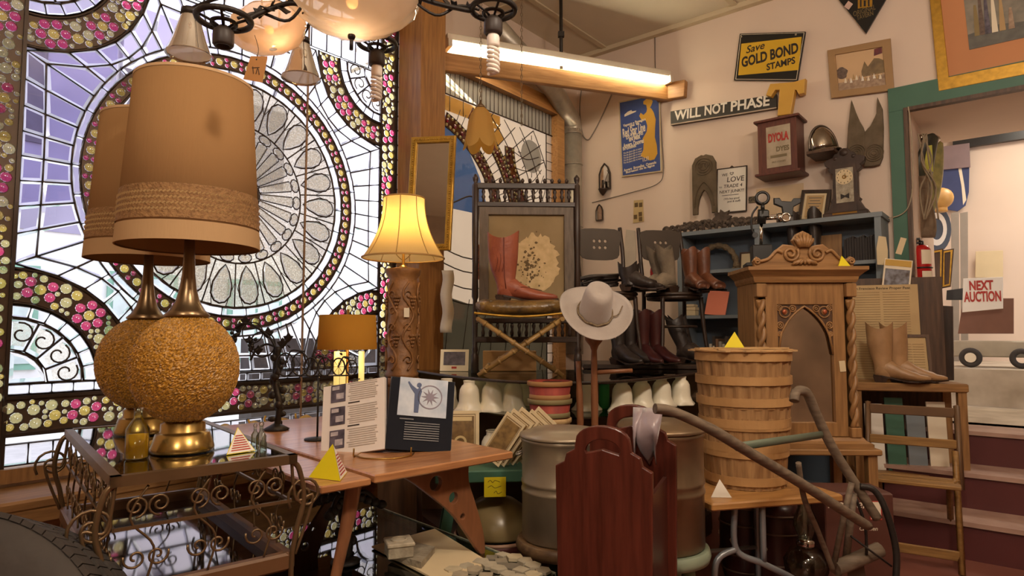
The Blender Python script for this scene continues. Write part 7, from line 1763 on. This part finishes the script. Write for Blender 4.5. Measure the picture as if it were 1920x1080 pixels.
# long pointed boards hanging on the passage wall, rope, fire extinguishers
def pas(px, py): # point on left passage wall face
    return _hit(px, py, U * -1, 0) if False else None
def onpass(px, py, off=.0):
    dx, dz = (px - 960) / F, (540 - py) / F
    d_ = V((dx, cos(PIT) - dz * sin(PIT), sin(PIT) + dz * cos(PIT))); o_ = V((0, 0, CH)); base = C0 + U * (tdl + off)
    return o_ + d_ * ((base - o_).dot(U) / d_.dot(U))
for k, (pts, la, m_) in enumerate((([(1750, 250, .45), (1735, 300, .45), (1726, 350, .43), (1722, 395, .42)], 'long narrow dark water ski with yellow label hanging in the doorway, left one', 'ski_dark'), ([(1757, 262, .62), (1752, 310, .62), (1744, 360, .6), (1736, 400, .58)], 'long narrow green water ski hanging in the doorway, right one', 'ski_green'))):
    P = [din(a, b, y) for a, b, y in pts]; o = P[0].copy()
    K = T('water_ski', la, 'ski', o, 0, 'skis in the doorway')
    O('blade', MB().tube(crv([p - o for p in P], 6), [.01] + [.05 + .03 * sin(pi * i / 18) for i in range(17)] + [.012], 10, flat=.28), M(m_, {'ski_dark': '4a4a38', 'ski_green': '74764c'}[m_], .4, col2={'ski_dark': '2d2d28', 'ski_green': 'b5a868'}[m_], vs=12), K)
    if k == 0:
        e = P[1] - o; O('yellow_label', MB().plate([[(-.03, -.1), (.03, -.1), (.03, .1), (-.03, .1)]], .004, 0, 0, tr(*(e + V((0, -.03, 0)))) @ rotm('Z', RB)), M('label_lime', 'c8c44a', .6), K)
ro = din(1735, 262, .5); S('chrome_binding', 'bright metal ski binding at the top of the doorway', 'binding', MB().sphere(.04, 0, 0, .07, .05, .04, 12, 8).sphere(-.02, 0, .015, .04, .03, .03), 'polished_steel', ro)
rp = MB(); rn = random.Random(5); r0_ = din(1722, 330, .16)
for k in range(5): rp.tube(crv([(rn.uniform(-.05, .05), 0, .3), (rn.uniform(-.06, .06), rn.uniform(-.02, .02), .1), (rn.uniform(-.06, .07), rn.uniform(-.03, .03), -.1), (rn.uniform(-.05, .08), 0, -.32)], 5), .006, 5)
S('rope_bundle', 'bundle of hanging grey ropes and straps in the doorway', 'ropes', rp, M('rope', '9a8a72', .8), r0_ + U * .05)
S('tree_trunk_board', 'weathered bark board standing in the doorway above the extinguishers', 'board', MB().tube(crv([(0, 0, 0), (.012, 0, .15), (-.012, 0, .30), (0, 0, .46)], 5), [.075, .078, .08, .078, .075, .07, .068, .07, .072, .075, .074, .07, .066, .06, .06, .05], 12, flat=.5), M('bark', '8a7660', .85, col2='6a5a48', vs=14, bump=.5, bs=30), din(1731, 445, .40) + V((0, 0, 0)), RB)
o = din(1731, 541, .14)
K = T('fire_extinguisher', 'red fire extinguisher with white labels hanging on the doorway side', 'extinguisher', o, RB)
O('cylinder', MB().lathe([(.05, 0), (.058, .008), (.058, .27), (.045, .30), (.018, .31)], 28), 'red_gloss', K)
for z0_, z1_ in ((.03, .12), (.17, .27)): O('label', MB().add([(.0588 * cos(R(-85 + 9 * i)), .0588 * sin(R(-85 + 9 * i)), z) for z in (z0_, z1_) for i in range(9)], [(i, i + 1, 10 + i, 9 + i) for i in range(8)]), 'paper', K)
O('valve', MB().cyl((0, 0, .30), (0, 0, .34), .016, n=10).box(-.01, -.02, .35, .02, .08, .012), 'plastic_black', K)
O('hose', MB().tube(crv([(0, -.02, .325), (-.05, -.03, .31), (-.066, -.02, .2), (-.064, -.02, .08)], 5), .008, 6), 'plastic_black', K)
O('strap', MB().torus((0, 0, .145), .059, .006, 28, 6), 'plastic_black', K)
for k, (pts, la) in enumerate((([(1749, 470), (1768, 467), (1766, 540), (1749, 536)], 'narrow gilt frame leaning in the doorway, left of two'), ([(1769, 470), (1788, 467), (1782, 537), (1767, 540)], 'narrow gilt frame leaning in the doorway, right of two'))):
    K, o = dplate('framed_canvas', la, 'frame', pts, 1.3 + .02 * k, .03, 'walnut'); Q = [dl(a, b, 1.3 + .02 * k, o) for a, b in pts]
    O('gilt_edge', MB().plate([[(x * .9, z * .95) for x, z in Q], [(x * .6, z * .86) for x, z in Q]], .012, -.02), 'gold_leaf', K)
for k, (a, b) in enumerate(((1786, 1798), (1803, 1815))):
    dplate('plank', ['tall grey plank leaning on the next room wall, left one', 'tall grey plank leaning on the next room wall, right one'][k], 'plank', [(a, 700), (b, 700), (b - 1, 398), (a - 2, 400)], 3.0, .03, M('plank_grey', '9a9084', .7, var=.15))
dplate('black_chair_back', 'small dark chair back seen in the next room beneath the gilt frames', 'chair', [(1776, 545), (1806, 541), (1805, 562), (1775, 562)], 2.2, .03, 'black_enamel', )
K, o = dplate('auction_sign', 'white sign with red letters NEXT AUCTION in the next room', 'sign', [(1805, 585), (1880, 578), (1880, 520), (1807, 523)], 1.6, .015, 'white_paint')
tN = MB()
def dtx(mb, s, px0, px1, pyc, size, bold):
    a, b = dl(px0, pyc, 1.6, o), dl(px1, pyc, 1.6, o); t_ = MB().text(s, 0, 0, size, 0, ext=.0008, bold=bold); xs = [v[0] for v in t_.v]
    k = (b[0] - a[0]) / (max(xs) - min(xs)); mb.add(t_.v, t_.f, tr((a[0] + b[0]) / 2, -.009, (a[1] + b[1]) / 2) @ Matrix.Diagonal((k, 1, 1, 1)))
dtx(tN, 'NEXT', 1817, 1862, 536, .11, .004); dtx(tN, 'AUCTION', 1808, 1878, 557, .12, .004)
O('lettering', tN, 'red_print', K)
dplate('brown_board', 'plain reddish brown board standing under the auction sign', 'board', [(1797, 625), (1900, 625), (1900, 560), (1807, 560)], 1.72, .02, M('board_brown', '7d5644', .7))
dplate('dark_cabinet_door', 'dark brown wooden cabinet door standing in the doorway', 'door', [(1750, 715), (1788, 712), (1786, 575), (1751, 573)], .55, .03, 'dark_wood')
co = din(1830, 645, 1.75)
wc = T('wheeled_cart', 'pale flat cart with black rubber wheel below the auction sign', 'cart', V((co.x, co.y, zup)), RB)
hW = .10
O('body', MB().box(.10, .1, hW + .06, .55, .3, .14, bev=.01), M('cart_grey', 'b3a892', .6), wc)
wp_ = din(1818, 652, 1.6) - V((co.x, co.y, zup)); wx = wp_.dot(U)
O('wheel', MB().torus((wx, -.10, .085), .062, .023, 28, 10, axis='y'), 'rubber', wc); O('hub', MB().cyl((wx, -.125, .085), (wx, -.085, .085), .042, n=18), 'paper', wc)
O('rear_wheel', MB().torus((wx + .35, -.10, .085), .062, .023, 28, 10, axis='y'), 'rubber', wc)
dplate('pinned_notice', 'beige notice sheet pinned on the next room wall above the auction sign', 'notice', [(1829, 520), (1880, 520), (1880, 470), (1830, 472)], yW - .01, .004, 'cream_paper')
ST('trim_6', MB().box(tdl + 1.1, 3.30, bw(1800, 262, -3.3)[1], 2.2, .06, .20), 'black_enamel', C0, RB)
